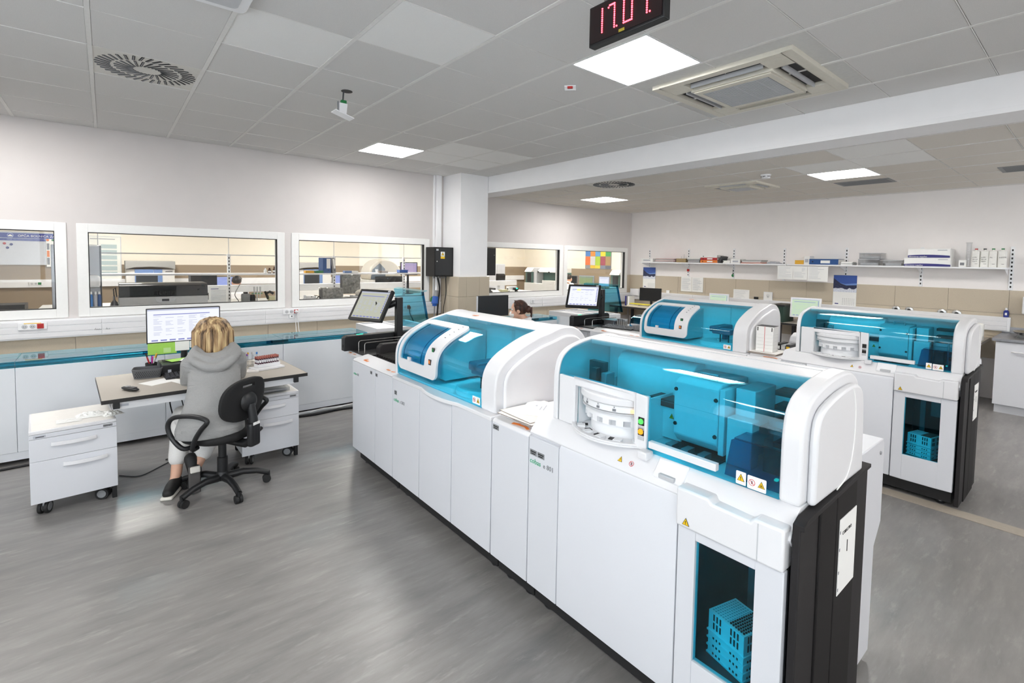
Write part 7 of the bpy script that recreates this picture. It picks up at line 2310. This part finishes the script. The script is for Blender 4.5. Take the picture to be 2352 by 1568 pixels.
t = thing('display_sheet', 'printed white sheet standing right of the slide instrument behind the middle pane', 'notice', (1.215, 1.02, 1.0))
part('sheet', MB().box(1.105, 1.335, 1.0, 1.003, 1.002, 1.285), MATS['paper'], t)
b = MB()
for k in range(12):
    b.box(1.13, 1.31, .9985, 1.0, 1.22 - .016 * k, 1.225 - .016 * k)
part('printed_rows', b, MATS['light_print'], t)
part('heading', MB().box(1.13, 1.22, .9985, 1.0, 1.24, 1.248), MATS['navy_print'], t)
mc = thing('steel_cabinet', 'brushed steel cabinet edge at the left of the middle pane', 'cabinet', (-.15, .9, 1.0))
part('body', MB().box(-.42, .0, .88, 1.25, 1.001, 1.79), MATS['dull_steel'], mc, bevel=.006)
part('dark_edge', MB().box(.0, .012, .875, 1.25, 1.001, 1.79), MATS['dark_grey'], mc)
part('papers', MB().box(-.30, -.02, .876, .879, 1.80 - .02, 1.80), MATS['paper'], mc)
t = thing('towel_dispenser', 'white rounded towel dispenser at the left of the middle pane', 'dispenser', (-.06, .83, 1.295))
part('body', MB().box(-.12, .0, .76, .873, 1.295, 1.445), WP, t, bevel=.035, seg=4)
part('mouth', MB().box(-.11, -.01, .757, .762, 1.30, 1.306), MATS['mid_grey'], t)
for k, (x, mm) in enumerate(((-.085, 'blue_card'), (-.045, 'light_print'), (-.012, 'binder_blue'))):
    u = thing('bottle', ['pale blue', 'milky', 'deep blue'][k] + ' tall bottle behind the left edge of the middle pane', 'bottle', (x, .80, 1.0))
    part('body', MB().lathe((x, .80, 1.002), [(.016, 0), (.016, .20), (.008, .22)], 12), MATS[mm], u, smooth=40)
    part('cap', MB().lathe((x, .80, 1.222), [(.010, 0), (.009, .03)], 12), WP, u)
t = thing('wash_bottle', 'round glass flask with tubing left of the slide instrument', 'flask', (.125, 1.3, 1.0))
part('flask', MB().lathe((.125, 1.25, 1.002), [(.03, 0), (.045, .03), (.035, .08), (.012, .11), (.012, .16)], 16), MATS['dull_steel'], t, smooth=40)
part('tubing', MB().tube([(.125, 1.25, 1.16), (.12, 1.25, 1.25), (.14, 1.25, 1.27), (.15, 1.25, 1.15)], .006, 8), MATS['dark_grey'], t, smooth=40)
def bottle(label, x, y, z, r, h, m, cap, group=None):
    t = thing('reagent_bottle', label, 'bottle', (x, y, z), group=group)
    part('body', MB().lathe((x, y, z), [(r, 0), (r, h * .6), (r * .45, h * .76), (r * .45, h * .85)], 14), MATS[m], t, smooth=40)
    part('cap', MB().lathe((x, y, z + h * .85), [(r * .55, 0), (r * .5, h * .15)], 12), MATS[cap], t)
    part('label', MB().lathe((x, y, z + h * .15), [(r * 1.03, 0), (r * 1.03, h * .3)], 14), MATS['paper'], t, smooth=40)
mat('amber_glass', '4d2e18', .2)
bottle('white bottle on the reagent shelf, first of three', 1.915, 1.51, ZB, .022, .08, 'label_white', 'white_plastic')
bottle('amber bottle on the reagent shelf, middle of three', 1.975, 1.51, ZB, .024, .08, 'amber_glass', 'amber_glass')
bottle('taller amber bottle on the reagent shelf, last of three', 2.043, 1.51, ZB, .025, .10, 'amber_glass', 'amber_glass')
t = thing('vortex_mixer', 'grey cylinder mixer on the bench behind the middle pane', 'device', (1.65, 1.38, 1.0))
part('body', MB().lathe((1.62, 1.38, 1.002), [(.06, 0), (.06, .12), (.05, .14)], 20), MATS['mid_grey'], t, smooth=40)
part('knob', MB().cyl((1.62, 1.38, 1.142), (1.62, 1.38, 1.165), .03, n=14), MATS['ink'], t)
part('black_jar', MB().lathe((1.71, 1.40, 1.002), [(.045, 0), (.045, .10), (.03, .12)], 16), MATS['ink'], t, smooth=40)
t = thing('microscope', 'small black and cream device at the right end of the middle pane', 'device', (1.98, 1.4, 1.0))
part('cream_base', MB().box(1.93, 2.06, 1.34, 1.46, 1.002, 1.09), mat('cream_case', 'd4d0a8', .5), t, bevel=.006)
part('arm', MB().tube([(1.93, 1.4, 1.05), (1.90, 1.4, 1.13), (1.95, 1.4, 1.16), (2.0, 1.4, 1.13)], .02, 10), MATS['ink'], t, smooth=40)
part('eyepiece', MB().cyl((1.90, 1.4, 1.13), (1.88, 1.37, 1.16), .016, n=12), MATS['ink'], t)
t = thing('pipette_stand', 'green pipette stand on the bench behind the middle pane', 'stand', (1.78, 1.4, 1.0))
part('foot', MB().box(1.73, 1.83, 1.36, 1.46, 1.002, 1.012), MATS['green_plastic'], t)
part('post', MB().cyl((1.78, 1.42, 1.012), (1.78, 1.42, 1.2), .008, n=10), MATS['light_grey'], t)
part('holder', MB().box(1.71, 1.85, 1.40, 1.44, 1.13, 1.145), MATS['green_plastic'], t)
for k in range(3):
    part('pipette', MB().tube([(1.74 + .04 * k, 1.40, 1.24), (1.74 + .04 * k, 1.40, 1.15), (1.73 + .04 * k, 1.40, 1.06)], [.013, .010, .003], 8), MATS['light_grey'], t, smooth=40)
cable('black power cable coiled on the bench behind the middle pane', [(1.42, 1.42, 1.006), (1.5, 1.38, 1.01), (1.54, 1.45, 1.03), (1.52, 1.6, 1.12), (1.64, 1.9, 1.25)], .006)
# far machines and people's desks
an = thing('coagulation_machine', 'tall grey and blue analyser against the far wall behind the middle pane', 'laboratory machine', (.81, 7.0, 0))
part('body', MB().box(.38, 1.24, 6.8, 7.39, .05, 1.36), mat('analyser_white', 'd6d5d1', .5), an, bevel=.01)
part('top', MB().prism([(.37, 1.36), (.37, 1.54), (1.25, 1.54), (1.25, 1.36), (1.1, 1.40), (.81, 1.415), (.52, 1.40)], 'y', 6.74, 7.39), mat('analyser_grey', '9b9b98', .5), an, bevel=.01)
part('blue_door', MB().box(.53, .86, 6.785, 6.80, .9, 1.36), mat('analyser_blue', '6a86b5', .4), an, bevel=.004)
part('blue_door', MB().box(.865, 1.015, 6.785, 6.80, .9, 1.36), MATS['analyser_blue'], an, bevel=.004)
part('dark_bay', MB().box(.55, .93, 6.78, 6.786, .95, 1.24), MATS['cavity_dark'], an)
part('name_plate', MB().box(1.07, 1.20, 6.795, 6.80, 1.30, 1.315), MATS['dark_grey'], an)
an2_ = dup(an, (3.48, 0, 0), 'tall grey and blue analyser at the left of the pane by the pillar')
po = thing('wall_poster', 'tall printed poster in a frame on the far wall left of the grey blue analyser', 'poster', (.05, 7.44, 1.06))
part('board', MB().box(-.24, .31, 7.45, 7.469, 1.06, 2.06), mat('poster_paper', 'dcdcd2', .5), po)
part('frame', MB().box(-.255, -.24, 7.44, 7.469, 1.05, 2.07).box(.31, .325, 7.44, 7.469, 1.05, 2.07).box(-.24, .31, 7.44, 7.469, 2.06, 2.07).box(-.24, .31, 7.44, 7.469, 1.05, 1.06), MATS['light_grey'], po)
b, g_ = MB(), MB()
for k in range(6):
    b.box(-.02, .25, 7.446, 7.45, 1.20 + .12 * k, 1.29 + .12 * k)
for k in range(5):
    g_.box(-.13, -.06, 7.446, 7.45, 1.22 + .13 * k, 1.26 + .13 * k)
part('text_blocks', b, mat('poster_grey', '9fb0ae', .6), po); part('small_figures', g_, MATS['grey_print'], po)
part('heading', MB().box(-.2, .22, 7.446, 7.45, 2.0, 2.015), MATS['grey_print'], po)
text('poster_foot', 'SIEMENS', .05, mat('poster_blue', '5f7fa6', .6), po, (-.03, 7.449, 1.10), (1, 0, 0), (0, 0, 1))
t = carton('dark_cupboard', 'black fronted cupboard behind the seated man', 'cabinet', 1.38, 1.84, 5.3, 5.7, 0, 1.27, 'black_plastic')
desk('desk of the seated man in the room behind the panes', (1.95, 4.75), 0, 1.2, .7)
monitor('monitor', 'lit monitor left of the seated man behind the panes', (1.90, 4.75, 1.15), .30, .24, RZ(0), .01, 'screen_blue', rows=4)
# whiteboard with the hospital banner
wbd = thing('whiteboard', 'whiteboard with a blue hospital banner behind the leftmost pane', 'whiteboard', (-1.4, 7.44, 1.44))
part('board', MB().box(-2.2, -.70, 7.45, 7.469, 1.44, 2.09), mat('board_white', 'd4d9e2', .25), wbd)
part('frame', MB().box(-2.21, -.69, 7.445, 7.469, 1.43, 1.44).box(-2.21, -.69, 7.445, 7.469, 2.09, 2.10), MATS['light_grey'], wbd)
BB = mat('banner_blue', '33409a', .4)
p_ = part('blue_banner', MB().box(-2.2, -.70, 7.444, 7.45, 1.975, 2.075), BB, wbd)
p2_ = part('blue_strip', MB().box(-2.2, -.70, 7.444, 7.45, 1.92, 1.965), BB, wbd)
text('banner_lettering', 'OP\u0106A BOLNICA ZADAR', .062, MATS['label_white'], p_, (-1.295, 7.443, 2.0), (1, 0, 0), (0, 0, 1))
text('banner_lettering', 'ODJEL ZA LABORATORIJSKU DIJAGNOSTIKU', .030, mat('banner_pale', 'a9b2dc', .5), p2_, (-1.45, 7.443, 1.932), (1, 0, 0), (0, 0, 1))
e_ = part('emblem', MB().lathe((-1.40, 7.444, 2.025), [(.046, 0), (.046, -.002)], 24, 'y'), MATS['banner_pale'], p_)
part('emblem_disc', MB().lathe((-1.40, 7.442, 2.025), [(.038, 0), (.038, -.001)], 24, 'y'), BB, p_)
part('emblem_building', MB().box(-1.43, -1.37, 7.439, 7.441, 2.005, 2.02).prism([(-1.435, 2.02), (-1.365, 2.02), (-1.40, 2.045)], 'y', 7.439, 7.441), MATS['label_white'], p_)
for k, (x, z, mm) in enumerate(((-1.485, 1.86, 'red_plastic'), (-1.39, 1.845, 'navy_print'), (-1.445, 1.775, 'navy_print'))):
    t = thing('magnet', ['round red magnet on the whiteboard', 'round violet magnet right of the red one on the whiteboard', 'lower round violet magnet on the whiteboard'][k], 'magnet', (x, 7.448, z), group='magnets on the whiteboard')
    part('disc', MB().lathe((x, 7.449, z), [(.022, 0), (.019, -.012)], 16, 'y'), MATS[mm], t, smooth=40)
    part('rim', MB().lathe((x, 7.4495, z), [(.024, 0), (.023, -.003)], 16, 'y'), MATS[mm], t)
pl_ = thing('planner_sheet', 'white planner sheet with orange block at the right edge of the leftmost pane', 'calendar', (-.80, 7.43, 1.40))
part('sheet', MB().box(-.885, -.70, 7.438, 7.441, 1.395, 1.97), MATS['paper'], pl_)
part('orange_block', MB().box(-.875, -.835, 7.436, 7.438, 1.60, 1.73), MATS['orange_card'], pl_)
part('grey_block', MB().box(-.875, -.835, 7.436, 7.438, 1.75, 1.88).box(-.875, -.835, 7.436, 7.438, 1.44, 1.585), MATS['grey_print'], pl_)
part('orange_tab', MB().lathe((-.86, 7.438, 1.95), [(.025, 0), (.022, -.004)], 14, 'y'), MATS['orange_card'], pl_)
part('green_tab', MB().lathe((-.78, 7.438, 1.95), [(.022, 0), (.02, -.004)], 14, 'y'), MATS['green_plastic'], pl_)
o = socket('white socket with a green outlet on the far wall behind the leftmost pane', -1.05, 1.05, 'wwg', 7.399)
carton('black_case', 'low black case behind the bottom of the leftmost pane', 'box', -1.9, -.83, 3.0, 3.4, .0, .96, 'black_plastic')
# shelf things behind the pane by the pillar
carton('card_box', 'yellow tray box on the reagent shelf by the pillar', 'box', 2.49, 2.62, 1.46, 1.56, ZB, 1.478, 'yellow_card')
carton('card_box', 'green tray box on the reagent shelf by the pillar', 'box', 2.65, 2.77, 1.46, 1.56, ZB, 1.476, 'green_plastic')
def standing_binder(label, x0, x1, m, lean=0.0):
    t = thing('ring_binder', label, 'binder', ((x0 + x1) / 2, 1.57, ZB), R=Matrix.Rotation(lean, 3, 'Y'))
    w = (x1 - x0) / 2
    part('cover', MB().box(-w, w, -.11, -.107, 0, .25).box(-w, -w + .003, -.107, .11, 0, .25).box(w - .003, w, -.107, .11, 0, .25), MATS[m], t, local=True, bevel=.001)
    part('pages', MB().box(-w + .005, w - .005, -.104, .105, .004, .245), MATS['paper'], t, local=True)
    part('label', MB().box(-w * .1, w * .85, -.1115, -.11, .075, .235), MATS['label_white'], t, local=True)
    part('finger_hole', MB().lathe((w * .3, -.1105, .045), [(.008, 0), (.008, -.001)], 10, 'y'), MATS['ink'], t, local=True)
standing_binder('blue ring binder standing on the reagent shelf by the pillar', 2.76, 2.888, 'binder_blue')
standing_binder('grey ring binder leaning on the blue one on the reagent shelf', 2.915, 2.975, 'mid_grey', -.12)
carton('slide_box', 'blue and white slide box on the reagent shelf by the pillar', 'box', 3.12, 3.235, 1.46, 1.56, ZB, 1.473, 'analyser_blue')
carton('slide_box', 'white slide box beside the blue one on the reagent shelf', 'box', 3.24, 3.35, 1.46, 1.56, ZB, 1.47, 'label_white')
t = thing('paper_cup', 'white paper cup on the reagent shelf by the pillar', 'cup', (3.70, 1.51, ZB))
part('cup', MB().lathe((3.70, 1.51, ZB), [(.019, 0), (.026, .06), (.024, .06), (.017, .004)], 16), WP, t, smooth=40)
part('rim', MB().lathe((3.70, 1.51, ZB + .058), [(.0275, 0), (.0275, .004)], 16), WP, t)
carton('card_box', 'low brown box right of the paper cup on the reagent shelf', 'box', 3.745, 3.89, 1.46, 1.56, ZB, 1.472, 'card_edge')
t = thing('instrument_tray', 'bright blue tray on the reagent shelf beside the last post', 'tray', (4.19, 1.51, ZB))
part('tray', MB().box(4.11, 4.27, 1.455, 1.565, ZB, ZB + .006).box(4.11, 4.114, 1.455, 1.565, ZB, 1.488).box(4.266, 4.27, 1.455, 1.565, ZB, 1.488).box(4.114, 4.266, 1.455, 1.459, ZB, 1.488).box(4.114, 4.266, 1.561, 1.565, ZB, 1.488), MATS['blue_plastic'], t)
part('rim', MB().box(4.10, 4.28, 1.447, 1.455, 1.482, 1.49).box(4.10, 4.28, 1.565, 1.573, 1.482, 1.49), MATS['blue_plastic'], t)
monitor('monitor', 'dark framed monitor with violet windows behind the right end of the pane by the pillar', (4.60, 2.05, 1.50), .34, .25, RZ(-.15), .014, 'screen_violet', base_z=1.0, rows=3)
# covered equipment on the bench
def bagged(label, x0, x1, y0, y1, z0, z1, seed):
    t = thing('covered_device', label, 'covered device', ((x0 + x1) / 2, (y0 + y1) / 2, z0))
    part('device', MB().box(x0 + .015, x1 - .015, y0 + .015, y1 - .015, z0, z1 - .015), MATS['dark_grey'], t, bevel=.01)
    rr = random.Random(seed); n = 10
    def side(P, U, V):
        G = []
        for i in range(n + 1):
            r = []
            for j in range(n + 1):
                k_ = rr.uniform(-.012, .012)
                r.append(Vector(P) + Vector(U) * (i / n) + Vector(V) * (j / n) + Vector((0, k_, 0)))
            G.append(r)
        return G
    G = side((x0, y0, z0 + .002), (x1 - x0, 0, 0), (0, 0, z1 - z0))
    b = MB().sheet(G, [[p + Vector((0, .002, 0)) for p in r] for r in G])
    G2 = [[Vector((x0 + (x1 - x0) * i / n, y0 + (y1 - y0) * j / n, z1 + rr.uniform(-.008, .012))) for j in range(n + 1)] for i in range(n + 1)]
    b.sheet(G2, [[p - Vector((0, 0, .002)) for p in r] for r in G2])
    part('plastic_cover', b, mat('cover_film', '8a8a88', .2, var=.3, scale=30), t)
bagged('low device under crumpled clear film on the bench by the pillar pane', 2.70, 3.03, 1.30, 1.55, 1.002, 1.19, 4)
bagged('tall screen under black film hanging behind the reagent shelf', 3.20, 3.52, 1.80, 1.98, 1.06, 1.40, 6)
t = thing('microscope', 'pale covered microscope on the bench by the pillar pane', 'device', (3.45, 1.5, 1.0))
part('base', MB().box(3.25, 3.55, 1.35, 1.6, 1.002, 1.05), MATS['light_grey'], t, bevel=.01)
part('slot', MB().box(3.24, 3.56, 1.34, 1.36, 1.012, 1.03), MATS['dark_grey'], t)
part('film', MB().ball((3.45, 1.5, 1.09), (.14, .1, .07), 14, 8), mat('pale_film', 'd8d3c8', .4, var=.15, scale=40), t, smooth=True)
t = thing('white_printer', 'small white device on the bench at the left of the pillar pane', 'device', (2.52, 1.4, 1.0))
part('case', MB().box(2.46, 2.62, 1.36, 1.5, 1.002, 1.075), WP, t, bevel=.01)
part('button', MB().box(2.54, 2.56, 1.356, 1.36, 1.06, 1.07), MATS['ink'], t)
cable('black cable loop on the bench beside the film covered device', [(2.60, 1.32, 1.008), (2.64, 1.30, 1.07), (2.68, 1.32, 1.02), (2.66, 1.3, 1.008)], .008)
bottle('clear stoppered bottle at the left bottom corner of the pillar pane', 2.30, .86, 1.001, .03, .13, 'light_grey', 'light_grey')
dm = thing('domed_hood', 'large beige domed machine in the far room behind the pillar pane', 'laboratory machine', (5.95, 6.2, 0))
part('cabinet', MB().box(5.4, 6.5, 5.95, 6.7, 0, 1.10), MATS['analyser_white'], dm, bevel=.01)
Pd = [(cos(pi * k / 16) * .47, 1.25 + .42 * sin(pi * k / 16)) for k in range(17)]
part('dome', MB().prism([(5.92 + p[0], p[1]) for p in Pd] + [(5.45, 1.10), (6.39, 1.10)], 'y', 6.0, 6.6), mat('dome_beige', 'b9b2a4', .4), dm, bevel=.05, seg=4)
part('opening', MB().prism([(5.50, 1.12), (5.55, 1.38), (5.75, 1.55), (5.90, 1.40), (5.92, 1.12)], 'y', 5.98, 6.0), MATS['cavity_grey'], dm)
part('dark_band', MB().box(5.6, 6.45, 5.93, 5.95, .98, 1.2), MATS['black_plastic'], dm, bevel=.01)
monitor('monitor', 'blue lit monitor under the reagent shelf behind the pillar pane', (4.50, 5.6, 1.14), .32, .24, RZ(0), .01, 'screen_blue', base_z=.75, rows=5)
desk('far desk carrying the blue lit monitor behind the pillar pane', (4.5, 5.6), 0, 1.0, .6)
# things behind the two far panes
t = thing('desk', 'counter just behind the fourth pane with phone and boxes', 'desk', (6.3, .6, 0))
part('top', MB().box(4.9, 7.7, .25, .745, 1.055, 1.085), MATS['bench_grey'], t, bevel=.003)
part('front', MB().box(4.9, 7.7, .30, .33, 0, 1.055), WPN, t)
t = thing('telephone', 'black desk phone behind the left bottom of the fourth pane', 'phone', (5.55, .55, 1.086))
part('base', MB().prism([(.45, 1.086), (.45, 1.10), (.62, 1.15), (.62, 1.086)], 'x', 5.48, 5.66), MATS['black_plastic'], t, bevel=.005)
part('handset', MB().box(5.49, 5.535, .45, .63, 1.15, 1.185), MATS['black_plastic'], t, bevel=.012, seg=3)
carton('tissue_box', 'pale yellow box behind the fourth pane', 'box', 5.72, 5.87, .52, .62, 1.086, 1.145, 'cream_case')
carton('white_box', 'low white box right of the pale yellow one behind the fourth pane', 'box', 5.90, 6.02, .50, .60, 1.086, 1.13, 'label_white')
t = thing('barcode_scanner', 'black stand scanner with a green light behind the fourth pane', 'scanner', (6.13, .6, 1.086))
part('foot', MB().lathe((6.13, .6, 1.086), [(.05, 0), (.045, .02), (.02, .04)], 16), MATS['black_plastic'], t, smooth=40)
part('head', MB().box(6.08, 6.18, .57, .64, 1.12, 1.17), MATS['black_plastic'], t, bevel=.012)
part('green_light', MB().box(6.11, 6.15, .565, .57, 1.145, 1.165), emit('green_led', (.03, .9, .45), 1.2), t)
carton('beige_device', 'beige office device behind the fourth pane', 'device', 6.0, 6.2, .655, .74, 1.086, 1.19, 'label_white', mark='dark_grey')
t = thing('tall_cabinet', 'tall white cabinet at the left behind the fourth pane', 'cabinet', (9.1, 5.1, 0))
part('body', MB().box(8.70, 9.30, 5.0, 5.4, .0, 1.57), WPN, t, bevel=.004)
part('door', MB().box(8.71, 9.0, 4.985, 5.0, .05, 1.55), WPN, t, bevel=.002)
part('door', MB().box(9.005, 9.29, 4.985, 5.0, .05, 1.55), WPN, t, bevel=.002)
t = thing('towel_dispenser', 'dark towel dispenser on a post behind the fourth pane', 'dispenser', (8.37, 4.0, 1.06))
part('body', MB().prism([(3.95, 1.06), (3.93, 1.28), (3.97, 1.32), (4.07, 1.32), (4.07, 1.06)], 'x', 8.25, 8.49), MATS['charcoal'], t, bevel=.015, seg=3)
part('post', MB().box(8.34, 8.40, 4.07, 4.12, 0, 1.3), MATS['light_grey'], t)
an3 = thing('clinical_analyser', 'white analyser with teal grey bay behind the fourth pane', 'laboratory machine', (10.75, 4.8, 0))
AT = mat('bay_teal', '4d6b66', .4)
part('lower', MB().box(10.5, 11.2, 4.05, 5.5, 0, .98), MATS['analyser_white'], an3, bevel=.008)
part('canopy', MB().prism([(10.62, 1.35), (10.75, 1.47), (11.2, 1.47), (11.2, 1.33), (10.62, 1.33)], 'y', 4.05, 5.0), MATS['analyser_white'], an3, bevel=.006)
part('left_tower', MB().box(10.55, 11.2, 5.18, 5.5, .98, 1.33), AT, an3, bevel=.005)
part('tower_roof', MB().prism([(10.5, 1.33), (10.62, 1.47), (11.2, 1.47), (11.2, 1.33)], 'y', 5.17, 5.51), MATS['analyser_white'], an3, bevel=.005)
part('tower_window', MB().box(10.545, 10.55, 5.22, 5.42, 1.0, 1.30), MATS['cavity_dark'], an3)
part('bay_back', MB().box(10.9, 11.2, 4.05, 5.17, .98, 1.33), AT, an3)
part('side_post', MB().box(10.6, 11.2, 5.02, 5.16, .98, 1.47), MATS['light_grey'], an3, bevel=.005)
part('drawer_block', MB().box(10.5, 10.8, 4.1, 4.65, .981, 1.08), MATS['analyser_white'], an3, bevel=.006)
for y in (4.95, 4.45):
    part('hinge_knob', MB().cyl((10.60, y, 1.34), (10.62, y, 1.34), .025, n=12), MATS['ink'], an3)
t = dup(an3, (.5, -3.15, 0), 'white analyser with teal grey bay at the right edge of the last pane')
po2 = thing('colour_poster', 'poster of bright coloured squares on the far right wall behind the last pane', 'poster', (12.15, 3.83, 1.47))
part('board', MB().box(12.18, 12.199, 3.29, 4.38, 1.465, 2.08), MATS['mid_grey'], po2)
rows_ = [['4c7fc0', 'd98d3c', '5b9bd0', 'e0d23c', '3f9a54'], ['e0703a', 'c9c9c9', 'a4c23c', '9c4a58', 'a5895f'], ['8a8d92', 'dcb43c', 'd9c840', '7d8596', '6c7078']]
zs_ = [(1.87, 2.07), (1.58, 1.86), (1.475, 1.575)]
for r in range(3):
    for c_ in range(5):
        y1_ = 4.37 - .214 * c_
        part('coloured_square', MB().box(12.176, 12.18, y1_ - .208, y1_, *zs_[r]), mat('sq_' + rows_[r][c_], rows_[r][c_], .6), po2)
for k, (y, sc_n, lab) in enumerate(((4.05, 'screen_off', 'dark monitor behind the last pane, left of three'), (3.46, 'screen_lime', 'lime lit monitor behind the last pane, middle of three'), (2.76, 'screen_white', 'white lit monitor behind the last pane, right of three'))):
    monitor('monitor', lab, (11.25, y, 1.12), [.34, .50, .34][k], [.26, .30, .30][k], lookR(0.35, .04), .02, sc_n, base_z=.802, rows=3, ui=k > 0, body='mid_grey')
carton('worktop_block', 'white counter under the three monitors behind the last pane', 'counter', 11.0, 11.9, 2.45, 4.02, 0, .80, 'white_panel')
